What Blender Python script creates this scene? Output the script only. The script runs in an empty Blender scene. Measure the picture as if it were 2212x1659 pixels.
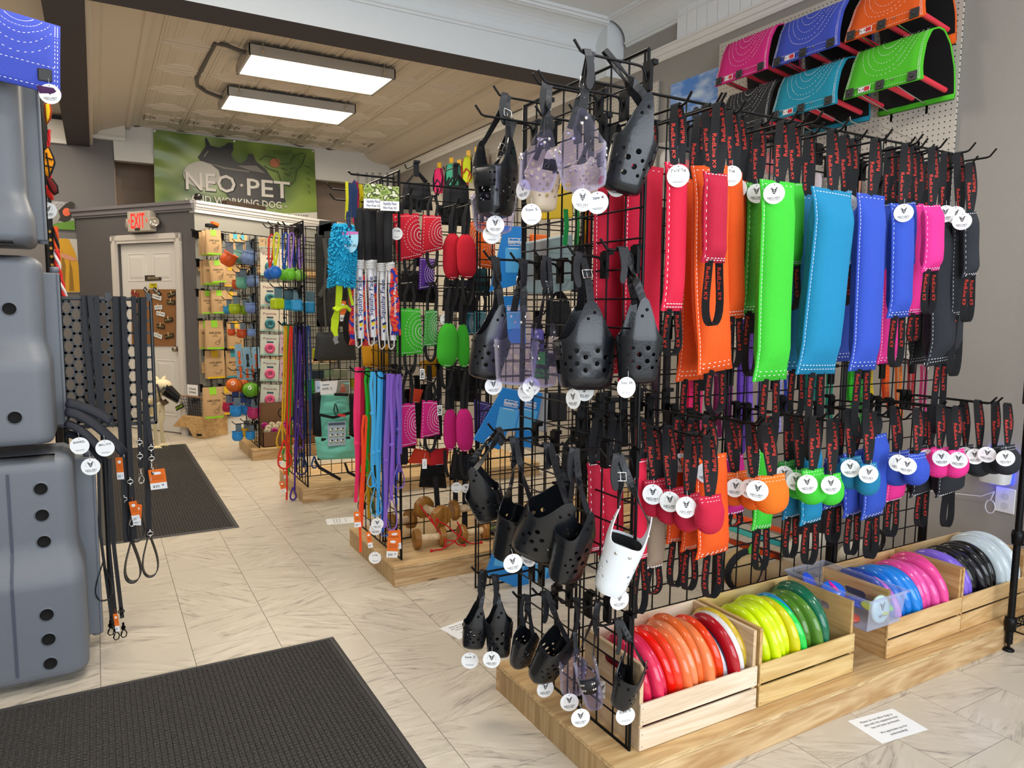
import bpy, math, random
from mathutils import Vector, Matrix
S = bpy.context.scene
COL = S.collection
R = random.Random(11)
PI = math.pi
V = Vector

# ---------------------------------------------------------------- camera, world, lights, exposure
FPX, CX, CY, EYE = 1567.21, 1106.0, 829.5, V((0, 0, 1.31))
_yaw, _pit, _rol = [math.radians(a) for a in (29.7765, 5.9851, -0.57464)]
_f = V((math.sin(_yaw)*math.cos(_pit), math.cos(_yaw)*math.cos(_pit), -math.sin(_pit)))
_r = V((math.cos(_yaw), -math.sin(_yaw), 0))
_d = _f.cross(_r)
CR = math.cos(_rol)*_r + math.sin(_rol)*_d
CD = -math.sin(_rol)*_r + math.cos(_rol)*_d
CF = _f
cam_d = bpy.data.cameras.new('camera')
cam_d.sensor_width, cam_d.sensor_fit, cam_d.lens = 36, 'HORIZONTAL', FPX/2212*36
cam_d.clip_start = 0.05
cam = bpy.data.objects.new('camera', cam_d)
COL.objects.link(cam)
cam.matrix_world = Matrix(((CR.x, -CD.x, -CF.x, EYE.x), (CR.y, -CD.y, -CF.y, EYE.y), (CR.z, -CD.z, -CF.z, EYE.z), (0, 0, 0, 1)))
S.camera = cam

world = bpy.data.worlds.new('sky')
S.world = world
world.use_nodes = True
world.node_tree.nodes['Background'].inputs['Color'].default_value = (0.72, 0.84, 1.0, 1)
world.node_tree.nodes['Background'].inputs['Strength'].default_value = 1.2

def area(name, loc, rot, sx, sy, power, col):
    l = bpy.data.lights.new(name, 'AREA')
    l.shape, l.size, l.size_y, l.energy, l.color = 'RECTANGLE', sx, sy, power, col
    o = bpy.data.objects.new(name, l)
    COL.objects.link(o)
    o.location, o.rotation_euler = loc, rot
    return o
# daylight through the shop's front windows, behind the camera
area('front_window_daylight', (1.0, -2.1, 1.65), (math.radians(90), 0, 0), 4.6, 2.3, 122, (0.88, 0.94, 1.0))
# two rear fixtures' light, plus an unseen pair added to brighten the rear left
for _x, _y, _z, _p in ((1.62, 6.08, 3.12, 36), (1.67, 7.27, 3.12, 34), (-.9, 6.2, 3.2, 34), (-.8, 8.2, 3.2, 22)):
    area('fluorescent_and_fill_light', (_x, _y, _z), (0, 0, 0), 1.05, .4, _p, (1.0, 0.87, 0.68))
for _x, _y, _z, _p, _c in ((.6, 2.9, 3.28, 34, (1, .9, .76)), (2.4, .3, 3.28, 20, (1, .97, .93)), (-.3, .9, 3.28, 20, (1, .93, .82))):  # assumed front-room ceiling lamps, added out of view without fixtures
    area('front_room_light', (_x, _y, _z), (0, 0, 0), 1.05, .4, _p, _c)
S.view_settings.view_transform = 'Standard'
S.view_settings.look = 'None'
S.view_settings.gamma = 1
S.view_settings.use_curve_mapping = False
S.view_settings.exposure = 0.3
S.cycles.max_bounces = 7
S.cycles.diffuse_bounces = 3
S.cycles.glossy_bounces = 3
S.cycles.transmission_bounces = 5
S.cycles.transparent_max_bounces = 16
S.cycles.caustics_reflective = False
S.cycles.caustics_refractive = False
S.cycles.sample_clamp_indirect = 4

# ---------------------------------------------------------------- pixels of the 2212 x 1659 frame to points on real planes
def ray(u, v):
    return CR*((u-CX)/FPX) + CD*((v-CY)/FPX) + CF
def onp(u, v, ax, val):
    w = ray(u, v)
    return EYE + w*((val-EYE[ax])/w[ax])
def onx(u, v, X): return onp(u, v, 0, X)
def ony(u, v, Y): return onp(u, v, 1, Y)
def onz(u, v, Z=0.0): return onp(u, v, 2, Z)
def at_depth(u, v, d): return EYE + ray(u, v)*d
def proj(p):
    q = V(p)-EYE
    z = q.dot(CF)
    return (CX+FPX*q.dot(CR)/z, CY+FPX*q.dot(CD)/z, z)

# ---------------------------------------------------------------- materials
def lin(c):
    if isinstance(c, str):
        c = [int(c[i:i+2], 16)/255 for i in (0, 2, 4)]
    return tuple(x/12.92 if x <= .04045 else ((x+.055)/1.055)**2.4 for x in c[:3]) + (1,)
MATS = {}
def _new(name):
    m = bpy.data.materials.new(name)
    m.use_nodes = True
    return m, m.node_tree.nodes, m.node_tree.links, m.node_tree.nodes['Principled BSDF']
def mat(name, col='808080', rough=.6, metal=0, bump=None, var=.0, vscale=12, coat=0, sheen=0, emit=None, estr=0, trans=0, ior=1.45, alpha=1, stretch=(1, 1, 1), twill=0):
    """A principled material; var mottles the colour with noise, bump=(scale, strength) adds fine relief, twill a diagonal weave."""
    if name in MATS: return MATS[name]
    m, N, L, b = _new(name)
    c = lin(col)
    b.inputs['Base Color'].default_value = c
    b.inputs['Roughness'].default_value = rough
    b.inputs['Metallic'].default_value = metal
    b.inputs['IOR'].default_value = ior
    if coat: b.inputs['Coat Weight'].default_value = coat
    if sheen:
        b.inputs['Sheen Weight'].default_value = sheen
        b.inputs['Sheen Tint'].default_value = c
    if emit:
        b.inputs['Emission Color'].default_value = lin(emit)
        b.inputs['Emission Strength'].default_value = estr
    if trans: b.inputs['Transmission Weight'].default_value = trans
    if alpha < 1: b.inputs['Alpha'].default_value = alpha
    if bump or var or twill:
        tc = N.new('ShaderNodeTexCoord'); mp = N.new('ShaderNodeMapping')
        mp.inputs['Scale'].default_value = (1, .15, 1) if twill and stretch == (1, 1, 1) else stretch
        L.new(tc.outputs['Object'], mp.inputs['Vector'])
    if var:
        n = N.new('ShaderNodeTexNoise'); n.inputs['Scale'].default_value = vscale; n.inputs['Detail'].default_value = 3
        r = N.new('ShaderNodeMix'); r.data_type = 'RGBA'
        r.inputs['A'].default_value = tuple(x*(1-var) for x in c[:3])+(1,)
        r.inputs['B'].default_value = tuple(min(1, x*(1+var)) for x in c[:3])+(1,)
        L.new(mp.outputs[0], n.inputs['Vector']); L.new(n.outputs['Fac'], r.inputs['Factor']); L.new(r.outputs['Result'], b.inputs['Base Color'])
    if bump or twill:
        bp = N.new('ShaderNodeBump')
        if twill:
            t = N.new('ShaderNodeTexWave'); t.inputs['Scale'].default_value = twill; t.inputs['Distortion'].default_value = .35
            t.inputs['Detail'].default_value = 1
            t.bands_direction = 'DIAGONAL'
            L.new(mp.outputs[0], t.inputs['Vector'])
            bp.inputs['Strength'].default_value = .55; bp.inputs['Distance'].default_value = .002
            L.new(t.outputs['Fac'], bp.inputs['Height'])
            mx = N.new('ShaderNodeMix'); mx.data_type = 'RGBA'
            mx.inputs['A'].default_value = tuple(x*.84 for x in c[:3])+(1,)
            mx.inputs['B'].default_value = tuple(min(1, x*1.08+.004) for x in c[:3])+(1,)
            L.new(t.outputs['Fac'], mx.inputs['Factor']); L.new(mx.outputs['Result'], b.inputs['Base Color'])
        else:
            n2 = N.new('ShaderNodeTexNoise'); n2.inputs['Scale'].default_value = bump[0]; n2.inputs['Detail'].default_value = 2
            L.new(mp.outputs[0], n2.inputs['Vector'])
            bp.inputs['Strength'].default_value = bump[1]; bp.inputs['Distance'].default_value = .01
            L.new(n2.outputs['Fac'], bp.inputs['Height'])
        L.new(bp.outputs['Normal'], b.inputs['Normal'])
    MATS[name] = m
    return m
def clear(name, tint='e6e2f4', rough=.08, a=.28):
    """Clear plastic: mostly see-through with a glossy coat."""
    if name in MATS: return MATS[name]
    m, N, L, b = _new(name)
    b.inputs['Base Color'].default_value = lin(tint); b.inputs['Roughness'].default_value = rough
    t = N.new('ShaderNodeBsdfTransparent'); t.inputs['Color'].default_value = lin(tint)
    mx = N.new('ShaderNodeMixShader'); lw = N.new('ShaderNodeLayerWeight'); lw.inputs['Blend'].default_value = .5
    fr = N.new('ShaderNodeMath'); fr.operation = 'POWER'; fr.inputs[1].default_value = 3.5; L.new(lw.outputs['Facing'], fr.inputs[0])
    ad = N.new('ShaderNodeMath'); ad.operation = 'ADD'; ad.use_clamp = True; ad.inputs[1].default_value = a
    L.new(fr.outputs[0], ad.inputs[0]); L.new(ad.outputs[0], mx.inputs['Fac'])
    L.new(t.outputs[0], mx.inputs[1]); L.new(b.outputs[0], mx.inputs[2])
    L.new(mx.outputs[0], N['Material Output'].inputs['Surface'])
    MATS[name] = m
    return m
def wood(name, c1, c2, axis=0, scale=9, rough=.55, knots=True, ring=5):
    """Pine or plywood: long grain along one local axis, soft bands and dark knots."""
    if name in MATS: return MATS[name]
    m, N, L, b = _new(name)
    tc = N.new('ShaderNodeTexCoord'); oi = N.new('ShaderNodeObjectInfo')
    ad = N.new('ShaderNodeVectorMath'); ad.operation = 'MULTIPLY_ADD'
    ad.inputs[1].default_value = (1, 1, 1)
    ml = N.new('ShaderNodeVectorMath'); ml.operation = 'SCALE'; ml.inputs[0].default_value = (7.3, 5.1, 3.7)
    L.new(oi.outputs['Random'], ml.inputs['Scale'])
    L.new(tc.outputs['Object'], ad.inputs[0]); L.new(ml.outputs[0], ad.inputs[2])
    mp = N.new('ShaderNodeMapping'); sc = [scale]*3; sc[axis] = scale*.1
    mp.inputs['Scale'].default_value = sc
    L.new(ad.outputs[0], mp.inputs['Vector'])
    n = N.new('ShaderNodeTexNoise'); n.inputs['Scale'].default_value = 1.6; n.inputs['Detail'].default_value = 4; n.inputs['Distortion'].default_value = .6
    L.new(mp.outputs[0], n.inputs['Vector'])
    w = N.new('ShaderNodeMath'); w.operation = 'MULTIPLY'; w.inputs[1].default_value = ring
    fr = N.new('ShaderNodeMath'); fr.operation = 'PINGPONG'; fr.inputs[1].default_value = .5
    L.new(n.outputs['Fac'], w.inputs[0]); L.new(w.outputs[0], fr.inputs[0])
    n2 = N.new('ShaderNodeTexNoise'); n2.inputs['Scale'].default_value = 14; n2.inputs['Detail'].default_value = 2
    L.new(mp.outputs[0], n2.inputs['Vector'])
    sm = N.new('ShaderNodeMath'); sm.operation = 'MULTIPLY_ADD'; sm.inputs[1].default_value = .5
    L.new(n2.outputs['Fac'], sm.inputs[0]); L.new(fr.outputs[0], sm.inputs[2])
    r = N.new('ShaderNodeValToRGB')
    r.color_ramp.elements[0].position = .2; r.color_ramp.elements[0].color = lin(c1)
    r.color_ramp.elements[1].position = .8; r.color_ramp.elements[1].color = lin(c2)
    L.new(sm.outputs[0], r.inputs['Fac'])
    out = r.outputs['Color']
    if knots:
        vo = N.new('ShaderNodeTexVoronoi'); vo.inputs['Scale'].default_value = 1.0
        mk = N.new('ShaderNodeMapping'); ks = [5.5]*3; ks[axis] = 2.6
        mk.inputs['Scale'].default_value = ks
        L.new(ad.outputs[0], mk.inputs['Vector']); L.new(mk.outputs[0], vo.inputs['Vector'])
        kr = N.new('ShaderNodeValToRGB')
        kr.color_ramp.elements[0].position = .045; kr.color_ramp.elements[0].color = (1, 1, 1, 1)
        kr.color_ramp.elements[1].position = .11; kr.color_ramp.elements[1].color = (0, 0, 0, 1)
        L.new(vo.outputs['Distance'], kr.inputs['Fac'])
        mx = N.new('ShaderNodeMix'); mx.data_type = 'RGBA'; mx.inputs['B'].default_value = lin('6b4426')
        L.new(kr.outputs['Color'], mx.inputs['Factor']); L.new(out, mx.inputs['A']); out = mx.outputs['Result']
    L.new(out, b.inputs['Base Color'])
    b.inputs['Roughness'].default_value = rough
    MATS[name] = m
    return m

# ---------------------------------------------------------------- mesh builder (world coordinates)
def frame_on(path, side, i):
    a = path[max(i-1, 0)]; c = path[min(i+1, len(path)-1)]
    t = (c-a)
    t = t.normalized() if t.length > 1e-9 else V((0, 0, 1))
    s = side - t*side.dot(t)
    s = s.normalized() if s.length > 1e-6 else t.orthogonal().normalized()
    return t, s, t.cross(s)
TXT = {}
def text2d(s, font_res=2):
    """Letters as flat triangles: vertices, faces, width; cap height about 0.7 at size 1, centred."""
    if s in TXT: return TXT[s]
    c = bpy.data.curves.new('t', 'FONT'); c.body = s; c.align_x = 'CENTER'; c.align_y = 'CENTER'; c.resolution_u = font_res; c.offset = .012
    o = bpy.data.objects.new('t', c)
    m = bpy.data.meshes.new_from_object(o)
    vs = [tuple(v.co[:2]) for v in m.vertices]; fs = [tuple(p.vertices) for p in m.polygons]
    xs = [v[0] for v in vs] or [0]
    ys = [v[1] for v in vs] or [0]
    mx, my = (min(xs)+max(xs))/2, (min(ys)+max(ys))/2
    vs = [(x-mx, y-my) for x, y in vs]
    TXT[s] = (vs, fs, max(xs)-min(xs), max(ys)-min(ys))
    bpy.data.objects.remove(o); bpy.data.curves.remove(c); bpy.data.meshes.remove(m)
    return TXT[s]
class MB:
    def __init__(s): s.v = []; s.f = []; s.m = []; s.sm = []
    def add(s, vs, fs, m=0, smooth=False, M=None):
        k = len(s.v)
        s.v += [tuple(M @ V(p)) for p in vs] if M is not None else [tuple(p) for p in vs]
        s.f += [tuple(i+k for i in f) for f in fs]
        s.m += [m]*len(fs); s.sm += [smooth]*len(fs)
        return s
    def box(s, a, b, m=0, M=None):
        x0, y0, z0 = a; x1, y1, z1 = b
        return s.add([(x0, y0, z0), (x1, y0, z0), (x1, y1, z0), (x0, y1, z0), (x0, y0, z1), (x1, y0, z1), (x1, y1, z1), (x0, y1, z1)],
                     [(0, 3, 2, 1), (4, 5, 6, 7), (0, 1, 5, 4), (1, 2, 6, 5), (2, 3, 7, 6), (3, 0, 4, 7)], m, False, M)
    def cbox(s, c, h, m=0, M=None):
        return s.box([c[i]-h[i] for i in range(3)], [c[i]+h[i] for i in range(3)], m, M)
    def tube(s, pts, r, n=6, m=0, closed=False, M=None):
        pts = [V(p) for p in pts]; N = len(pts)
        rs = r if isinstance(r, (list, tuple)) else [r]*N
        vs, fs, ref = [], [], None
        for i in range(N):
            a = pts[(i-1) % N] if closed else pts[max(i-1, 0)]
            c = pts[(i+1) % N] if closed else pts[min(i+1, N-1)]
            t = (c-a).normalized()
            if ref is None: ref = t.orthogonal().normalized()
            ref = ref - t*ref.dot(t)
            ref = ref.normalized() if ref.length > 1e-6 else t.orthogonal().normalized()
            b = t.cross(ref)
            for j in range(n):
                a2 = 2*PI*j/n
                vs.append(pts[i] + (ref*math.cos(a2)+b*math.sin(a2))*rs[i])
        for i in range(N if closed else N-1):
            for j in range(n):
                i2 = (i+1) % N
                fs.append((i*n+j, i*n+(j+1) % n, i2*n+(j+1) % n, i2*n+j))
        s.add(vs, fs, m, n > 4, M)
        if not closed:
            s.add(vs[:n], [tuple(reversed(range(n)))], m, False, M); s.add(vs[-n:], [tuple(range(n))], m, False, M)
        return s
    def ribbon(s, pts, sides, w, t=.002, m=0, M=None):
        """A flat strap along pts; sides is one vector or one per point; w may vary."""
        pts = [V(p) for p in pts]; N = len(pts)
        sd = [V(x) for x in sides] if isinstance(sides, list) else [V(sides)]*N
        ws = w if isinstance(w, list) else [w]*N
        vs, fs = [], []
        for i in range(N):
            _, a, b = frame_on(pts, sd[i], i)
            for q, z in ((-.5, -.5), (.5, -.5), (.5, .5), (-.5, .5)):
                vs.append(pts[i]+a*q*ws[i]+b*z*t)
        for i in range(N-1):
            for j in range(4):
                fs.append((i*4+j, i*4+(j+1) % 4, (i+1)*4+(j+1) % 4, (i+1)*4+j))
        fs += [(3, 2, 1, 0), tuple(N*4-4+j for j in range(4))]
        return s.add(vs, fs, m, False, M)
    def lathe(s, prof, n=24, m=0, M=None, smooth=True, a0=0, a1=2*PI):
        full = abs(a1-a0-2*PI) < 1e-6; k = n if full else n+1
        vs = [(r*math.cos(a0+(a1-a0)*j/n), r*math.sin(a0+(a1-a0)*j/n), z) for r, z in prof for j in range(k)]
        fs = [(i*k+j, i*k+(j+1) % k, (i+1)*k+(j+1) % k, (i+1)*k+j) for i in range(len(prof)-1) for j in range(n)]
        return s.add(vs, fs, m, smooth, M)
    def prism(s, poly, z0, z1, m=0, M=None):
        n = len(poly)
        vs = [(x, y, z0) for x, y in poly]+[(x, y, z1) for x, y in poly]
        return s.add(vs, [tuple(reversed(range(n))), tuple(range(n, 2*n))]+[(i, (i+1) % n, n+(i+1) % n, n+i) for i in range(n)], m, False, M)
    def flat(s, poly, m=0, M=None, z=0.0):
        return s.add([(x, y, z) for x, y in poly], [tuple(range(len(poly)))], m, False, M)
    def disc(s, c, r, m=0, M=None, n=12, z=0.0, ry=None):
        return s.flat([(c[0]+r*math.cos(2*PI*i/n), c[1]+(ry or r)*math.sin(2*PI*i/n)) for i in range(n)], m, M, z)
    def patch(s, fn, nu, nv, m=0, M=None, smooth=True, wrap=False):
        vs = [fn(i/nu, j/nv) for j in range(nv+1) for i in range(nu if wrap else nu+1)]
        k = nu if wrap else nu+1
        fs = [(j*k+i, j*k+(i+1) % k, (j+1)*k+(i+1) % k, (j+1)*k+i) for j in range(nv) for i in range(nu)]
        return s.add(vs, fs, m, smooth, M)
    def text(s, t, size, m=0, M=None, fn=None, width=None):
        """Lettering in the local x/y plane of M, or through fn(x, y); width squeezes it to fit."""
        vs, fs, w, h = text2d(t)
        sx = size if not width else width/max(w, 1e-6)
        vs = [(x*sx, y*size, 0) for x, y in vs]
        if fn: vs = [fn(x, y) for x, y, _ in vs]
        return s.add(vs, fs, m, False, M)
    def sphere(s, c, r, m=0, n=12, k=8, M=None):
        rr = r if isinstance(r, (tuple, list)) else (r, r, r)
        return s.patch(lambda u, w: (c[0]+rr[0]*math.cos(2*PI*u)*math.sin(PI*w), c[1]+rr[1]*math.sin(2*PI*u)*math.sin(PI*w), c[2]-rr[2]*math.cos(PI*w)), n, k, m, M, True, True)
    def mesh(s, name, mats, org=None):
        me = bpy.data.meshes.new(name)
        vs = [tuple(V(p)-org) for p in s.v] if org is not None else s.v
        me.from_pydata(vs, [], s.f)
        for x in mats if isinstance(mats, (list, tuple)) else [mats]: me.materials.append(x)
        me.polygons.foreach_set('material_index', s.m)
        me.polygons.foreach_set('use_smooth', s.sm)
        me.update()
        return me
    def build(s, name, mats, parent=None, org=None):
        """One mesh object; with a parent its vertices are kept in world place."""
        if parent is not None: org = WM[parent.name].translation
        elif org is None:
            xs = list(zip(*s.v)); org = V(((min(xs[0])+max(xs[0]))/2, (min(xs[1])+max(xs[1]))/2, min(xs[2])))
        return put(s.mesh(name, mats, V(org)), name, Matrix.Translation(V(org)), parent)
WM = {}
def put(me, name, M, parent=None):
    o = bpy.data.objects.new(name, me)
    COL.objects.link(o)
    if parent is not None:
        o.parent = parent
        o.matrix_basis = WM[parent.name].inverted() @ M
    else:
        o.matrix_basis = M
    WM[o.name] = M.copy()
    return o
def tag(o, label, cat, group=None):
    o['label'] = label; o['category'] = cat
    if group: o['group'] = group
    return o
def thing(name, label, cat, loc, group=None):
    return tag(put(None, name, Matrix.Translation(V(loc))), label, cat, group)
def struct(o): o['kind'] = 'structure'; return o
def stuff(o): o['kind'] = 'stuff'; return o
def bev(o, w=.003, seg=2):
    b = o.modifiers.new('bevel', 'BEVEL'); b.width = w; b.segments = seg; b.limit_method = 'ANGLE'
    return o
def basis(o, x, y, z=None):
    """Matrix with origin o and the given local x and y directions."""
    x = V(x).normalized(); y = V(y); y = (y - x*y.dot(x)).normalized(); z = x.cross(y)
    return Matrix(((x.x, y.x, z.x, o[0]), (x.y, y.y, z.y, o[1]), (x.z, y.z, z.z, o[2]), (0, 0, 0, 1)))
def rotz(a): return Matrix.Rotation(a, 4, 'Z')
def T(x, y=None, z=None): return Matrix.Translation(V(x) if y is None else V((x, y, z)))
def arc(n, fn): return [fn(i/(n-1)) for i in range(n)]
class Path:
    """A strap's centre line with a side direction at each point; at(s, q) is the point s along it and q across."""
    def __init__(s, pts, sides):
        s.p = [V(p) for p in pts]; s.sd = [V(x) for x in sides]; s.L = [0]
        for a, b in zip(s.p, s.p[1:]): s.L.append(s.L[-1]+(b-a).length)
        s.fr = [frame_on(s.p, s.sd[i], i) for i in range(len(s.p))]
    def at(s, d, q, lift=0):
        d = min(max(d, 0), s.L[-1]-1e-6); i = 0
        while s.L[i+1] < d: i += 1
        k = (d-s.L[i])/(s.L[i+1]-s.L[i])
        a = s.fr[i][1].lerp(s.fr[i+1][1], k).normalized(); b = s.fr[i][2].lerp(s.fr[i+1][2], k).normalized()
        return s.p[i].lerp(s.p[i+1], k)+a*q+b*lift
BLACK = mat('black_metal', '141416', .38, .6)
WEB = mat('black_webbing', '16171b', .8, twill=260)
REDINK = mat('red_thread', 'd23a2c', .7)
WHITE = mat('white_thread', 'f2eef0', .7)
PAPER = mat('white_card', 'f3f4f5', .55)
INK = mat('black_ink', '151515', .6)
GREYINK = mat('grey_ink', '77797c', .6)
CHROME = mat('chrome', 'd8d6d2', .18, 1)
# ---------------------------------------------------------------- the room
XW, XL, YB, YF, YH, ZB, ZC = 3.42, -1.75, 9.2, -2.3, 4.55, 2.98, 3.26
WALLG = mat('warm_grey_wall_paint', '9a958f', .75, bump=(60, .06), var=.03, vscale=2)
DARKG = mat('dark_grey_wall_paint', '59575a', .75, bump=(60, .06), var=.03, vscale=2)
BEAMG = mat('charcoal_beam_paint', '484347', .8, bump=(80, .05))
CEILW = mat('white_ceiling_paint', 'dfe3e4', .6, bump=(90, .08), var=.02)
TINC = mat('cream_tin_ceiling', 'ddd2c3', .5, bump=(50, .05), var=.03, vscale=3)
TRIMW = mat('white_trim_paint', 'e4e2de', .45)
BAND = mat('white_plaster', 'e2e1dd', .8, bump=(40, .08), var=.03)

def floor_mat():
    m, N, L, b = _new('marbled_vinyl_tile')
    tc = N.new('ShaderNodeTexCoord'); oi = N.new('ShaderNodeObjectInfo')
    geo = N.new('ShaderNodeNewGeometry')
    sc = N.new('ShaderNodeVectorMath'); sc.operation = 'SCALE'; sc.inputs[0].default_value = (31, 17, 9)
    L.new(oi.outputs['Random'], sc.inputs['Scale'])
    ang = N.new('ShaderNodeMath'); ang.operation = 'MULTIPLY_ADD'; ang.inputs[1].default_value = 1.5; ang.inputs[2].default_value = -.55
    L.new(oi.outputs['Random'], ang.inputs[0])
    rot = N.new('ShaderNodeVectorRotate'); rot.rotation_type = 'Z_AXIS'
    L.new(tc.outputs['Object'], rot.inputs['Vector']); L.new(ang.outputs[0], rot.inputs['Angle'])
    ad = N.new('ShaderNodeVectorMath'); ad.operation = 'ADD'
    L.new(rot.outputs[0], ad.inputs[0]); L.new(sc.outputs[0], ad.inputs[1])
    mp = N.new('ShaderNodeMapping'); mp.inputs['Scale'].default_value = (2.0, 13, 1)
    L.new(ad.outputs[0], mp.inputs['Vector'])
    n1 = N.new('ShaderNodeTexNoise'); n1.inputs['Scale'].default_value = 2.6; n1.inputs['Detail'].default_value = 7; n1.inputs['Roughness'].default_value = .68; n1.inputs['Distortion'].default_value = 1.1
    L.new(mp.outputs[0], n1.inputs['Vector'])
    r1 = N.new('ShaderNodeValToRGB')
    e = r1.color_ramp.elements
    e[0].position = .31; e[0].color = lin('857e78'); e[1].position = .44; e[1].color = lin('c4b9a8')
    x = e.new(.60); x.color = lin('d3c9b9')
    L.new(n1.outputs['Fac'], r1.inputs['Fac'])
    n2 = N.new('ShaderNodeTexNoise'); n2.inputs['Scale'].default_value = 5; n2.inputs['Detail'].default_value = 3
    L.new(ad.outputs[0], n2.inputs['Vector'])
    mx = N.new('ShaderNodeMix'); mx.data_type = 'RGBA'; mx.inputs['B'].default_value = lin('c9bfae')
    r2 = N.new('ShaderNodeValToRGB'); r2.color_ramp.elements[0].position = .48; r2.color_ramp.elements[1].position = .62
    L.new(n2.outputs['Fac'], r2.inputs['Fac']); L.new(r2.outputs['Color'], mx.inputs['Factor'])
    L.new(r1.outputs['Color'], mx.inputs['A']); L.new(mx.outputs['Result'], b.inputs['Base Color'])
    b.inputs['Roughness'].default_value = .33
    return m
FLOORM = floor_mat()
SUB = mat('tile_joint', '7d7264', .9)
o = MB().box((XL, YF, -.05), (XW, 10.4, -.0025)).build('floor', SUB); struct(o); FLOOR = o
# 12 inch tiles, columns staggered by half a tile
TP = .3045
cells = []
for i in range(int((XL+.04)/TP)-1, 14):
    x0 = -.041+i*TP
    if x0+TP < XL-.3 or x0 > XW: continue
    for j in range(-8, 32):
        y0 = .02+(j+(.47 if i % 2 else 0))*TP
        u, v, z = proj((x0+TP/2, y0+TP/2, 0))
        seen = z > .3 and -60 < u < 2270 and 400 < v < 1720
        if x0+TP < XW+.3 and y0 < 9.3: cells.append((z if seen else 99, x0, y0))
cells.sort()
g = .0011
tm = MB().box((g, g, -.0025), (TP-g, TP-g, 0)).mesh('tile', FLOORM)
for z, x0, y0 in cells[:290]:
    put(tm, 'tile', T(x0, y0, 0), FLOOR)
b = MB()
for z, x0, y0 in cells[290:]: b.box((x0+g, y0+g, -.0025), (x0+TP-g, y0+TP-g, 0))
stuff(b.build('tile_field', FLOORM, FLOOR))

def wall(name, a, b, m): return struct(MB().box(a, b).build(name, m))
wall('wall_right', (XW, YF, 0), (XW+.1, 10.4, 3.6), WALLG)
wall('wall_left', (XL-.1, YF, 0), (XL, 10.4, 3.6), WALLG)
# back wall: grey left part, white plaster band with a recess below it
wall('wall_back', (XL, YB, 0), (.24, YB+.1, 3.3), mat('mid_grey_wall_paint', '706e70', .75, bump=(60, .06)))
pb = ony(235, 345, YB).z
b = MB()
prof = []
for i in range(28):
    x = .24+(XW-.24)*i/27
    prof.append((x, 3.28-.028*abs(math.sin(i*2.3))-.02*math.sin(i*5.1)**2))
poly = [(.245, pb), (XW, pb)] + [(x, z) for x, z in reversed(prof)]
M = Matrix(((1, 0, 0, 0), (0, 0, 1, YB), (0, 1, 0, 0), (0, 0, 0, 1)))
b.prism(poly, -.02, .1, 0, M)
struct(b.build('wall_back_band', BAND))
RECESS = mat('tan_recess_paint', 'cdb096', .7, var=.03)
wall('wall_back_recess', (.2, YB+.75, 0), (XW, YB+.85, 3.3), RECESS)
wall('wall_recess_side', (.14, YB+.1, 0), (.24, YB+.75, 3.3), RECESS)
b = MB()
p0 = ony(240, 375, YB+.7); p1 = ony(262, 375, YB+.7)
b.box((p0.x-.05, YB+.66, 0), (p1.x, YB+.75, p0.z-.02)); b.box((p1.x, YB+.70, 0), (XW, YB+.75, p0.z-.17))
struct(b.build('trim_7', mat('tan_panel_paint', 'c3aa93', .6)))
b = MB().tube([(ony(245, 350, YB+.3).x, YB+.3, 0), (ony(245, 350, YB+.3).x, YB+.3, 2.95)], .018, 10)
tag(b.build('standpipe', mat('tan_pipe_paint', 'c9b5a1', .5)), 'thin tan painted pipe in the recess left of the green banner', 'pipe')
# shop front behind the camera: wall with three big openings
b = MB()
for x0, x1 in ((XL, -1.35), (1.0-.06, 1.0+.06), (3.3, XW)): b.box((x0, YF, 0), (x1, YF+.1, 3.5))
b.box((XL, YF, 0), (XW, YF+.1, .45)); b.box((XL, YF, 2.85), (XW, YF+.1, 3.5))
struct(b.build('wall_front', WALLG))
# ceilings
wall('ceiling', (XL, YF, 3.37), (XW, YH+.05, 3.5), CEILW)
rc = wall('ceiling_rear', (XL, YH, ZC), (XW, 10.4, ZC+.1), TINC)
# pressed tin panels as pieces of the rear ceiling
def tin():
    b = MB()
    w, h = .42, .67
    def rim(i0, i1, z0, z1):
        a = [(i0, i0), (w-i0, i0), (w-i0, h-i0), (i0, h-i0)]; c = [(i1, i1), (w-i1, i1), (w-i1, h-i1), (i1, h-i1)]
        b.add([(x, y, z0) for x, y in a]+[(x, y, z1) for x, y in c], [(i, 4+i, 4+(i+1) % 4, (i+1) % 4) for i in range(4)])
    rim(.004, .004, 0, -.006); rim(.004, .02, -.006, -.006); rim(.02, .028, -.006, -.014); rim(.028, .042, -.014, -.014); rim(.042, .05, -.014, -.005)
    rim(.05, .088, -.005, -.005); rim(.088, .096, -.005, -.013); rim(.096, .108, -.013, -.013); rim(.108, .118, -.013, -.004); rim(.118, .14, -.004, -.012); rim(.14, .15, -.012, -.004)
    b.add([(.15, .15, -.004), (.15, h-.15, -.004), (w-.15, h-.15, -.004), (w-.15, .15, -.004)], [(0, 1, 2, 3)])
    return b.mesh('tin_panel', TINC)
tmesh = tin()
for i in range(6):
    for j in range(7):
        if 4.82+.67*j < YB-.3: put(tmesh, 'ceiling_panel', T(.49+.42*i, 4.82+.67*j if j < 6 else YB-.68, ZC), rc)
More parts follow.
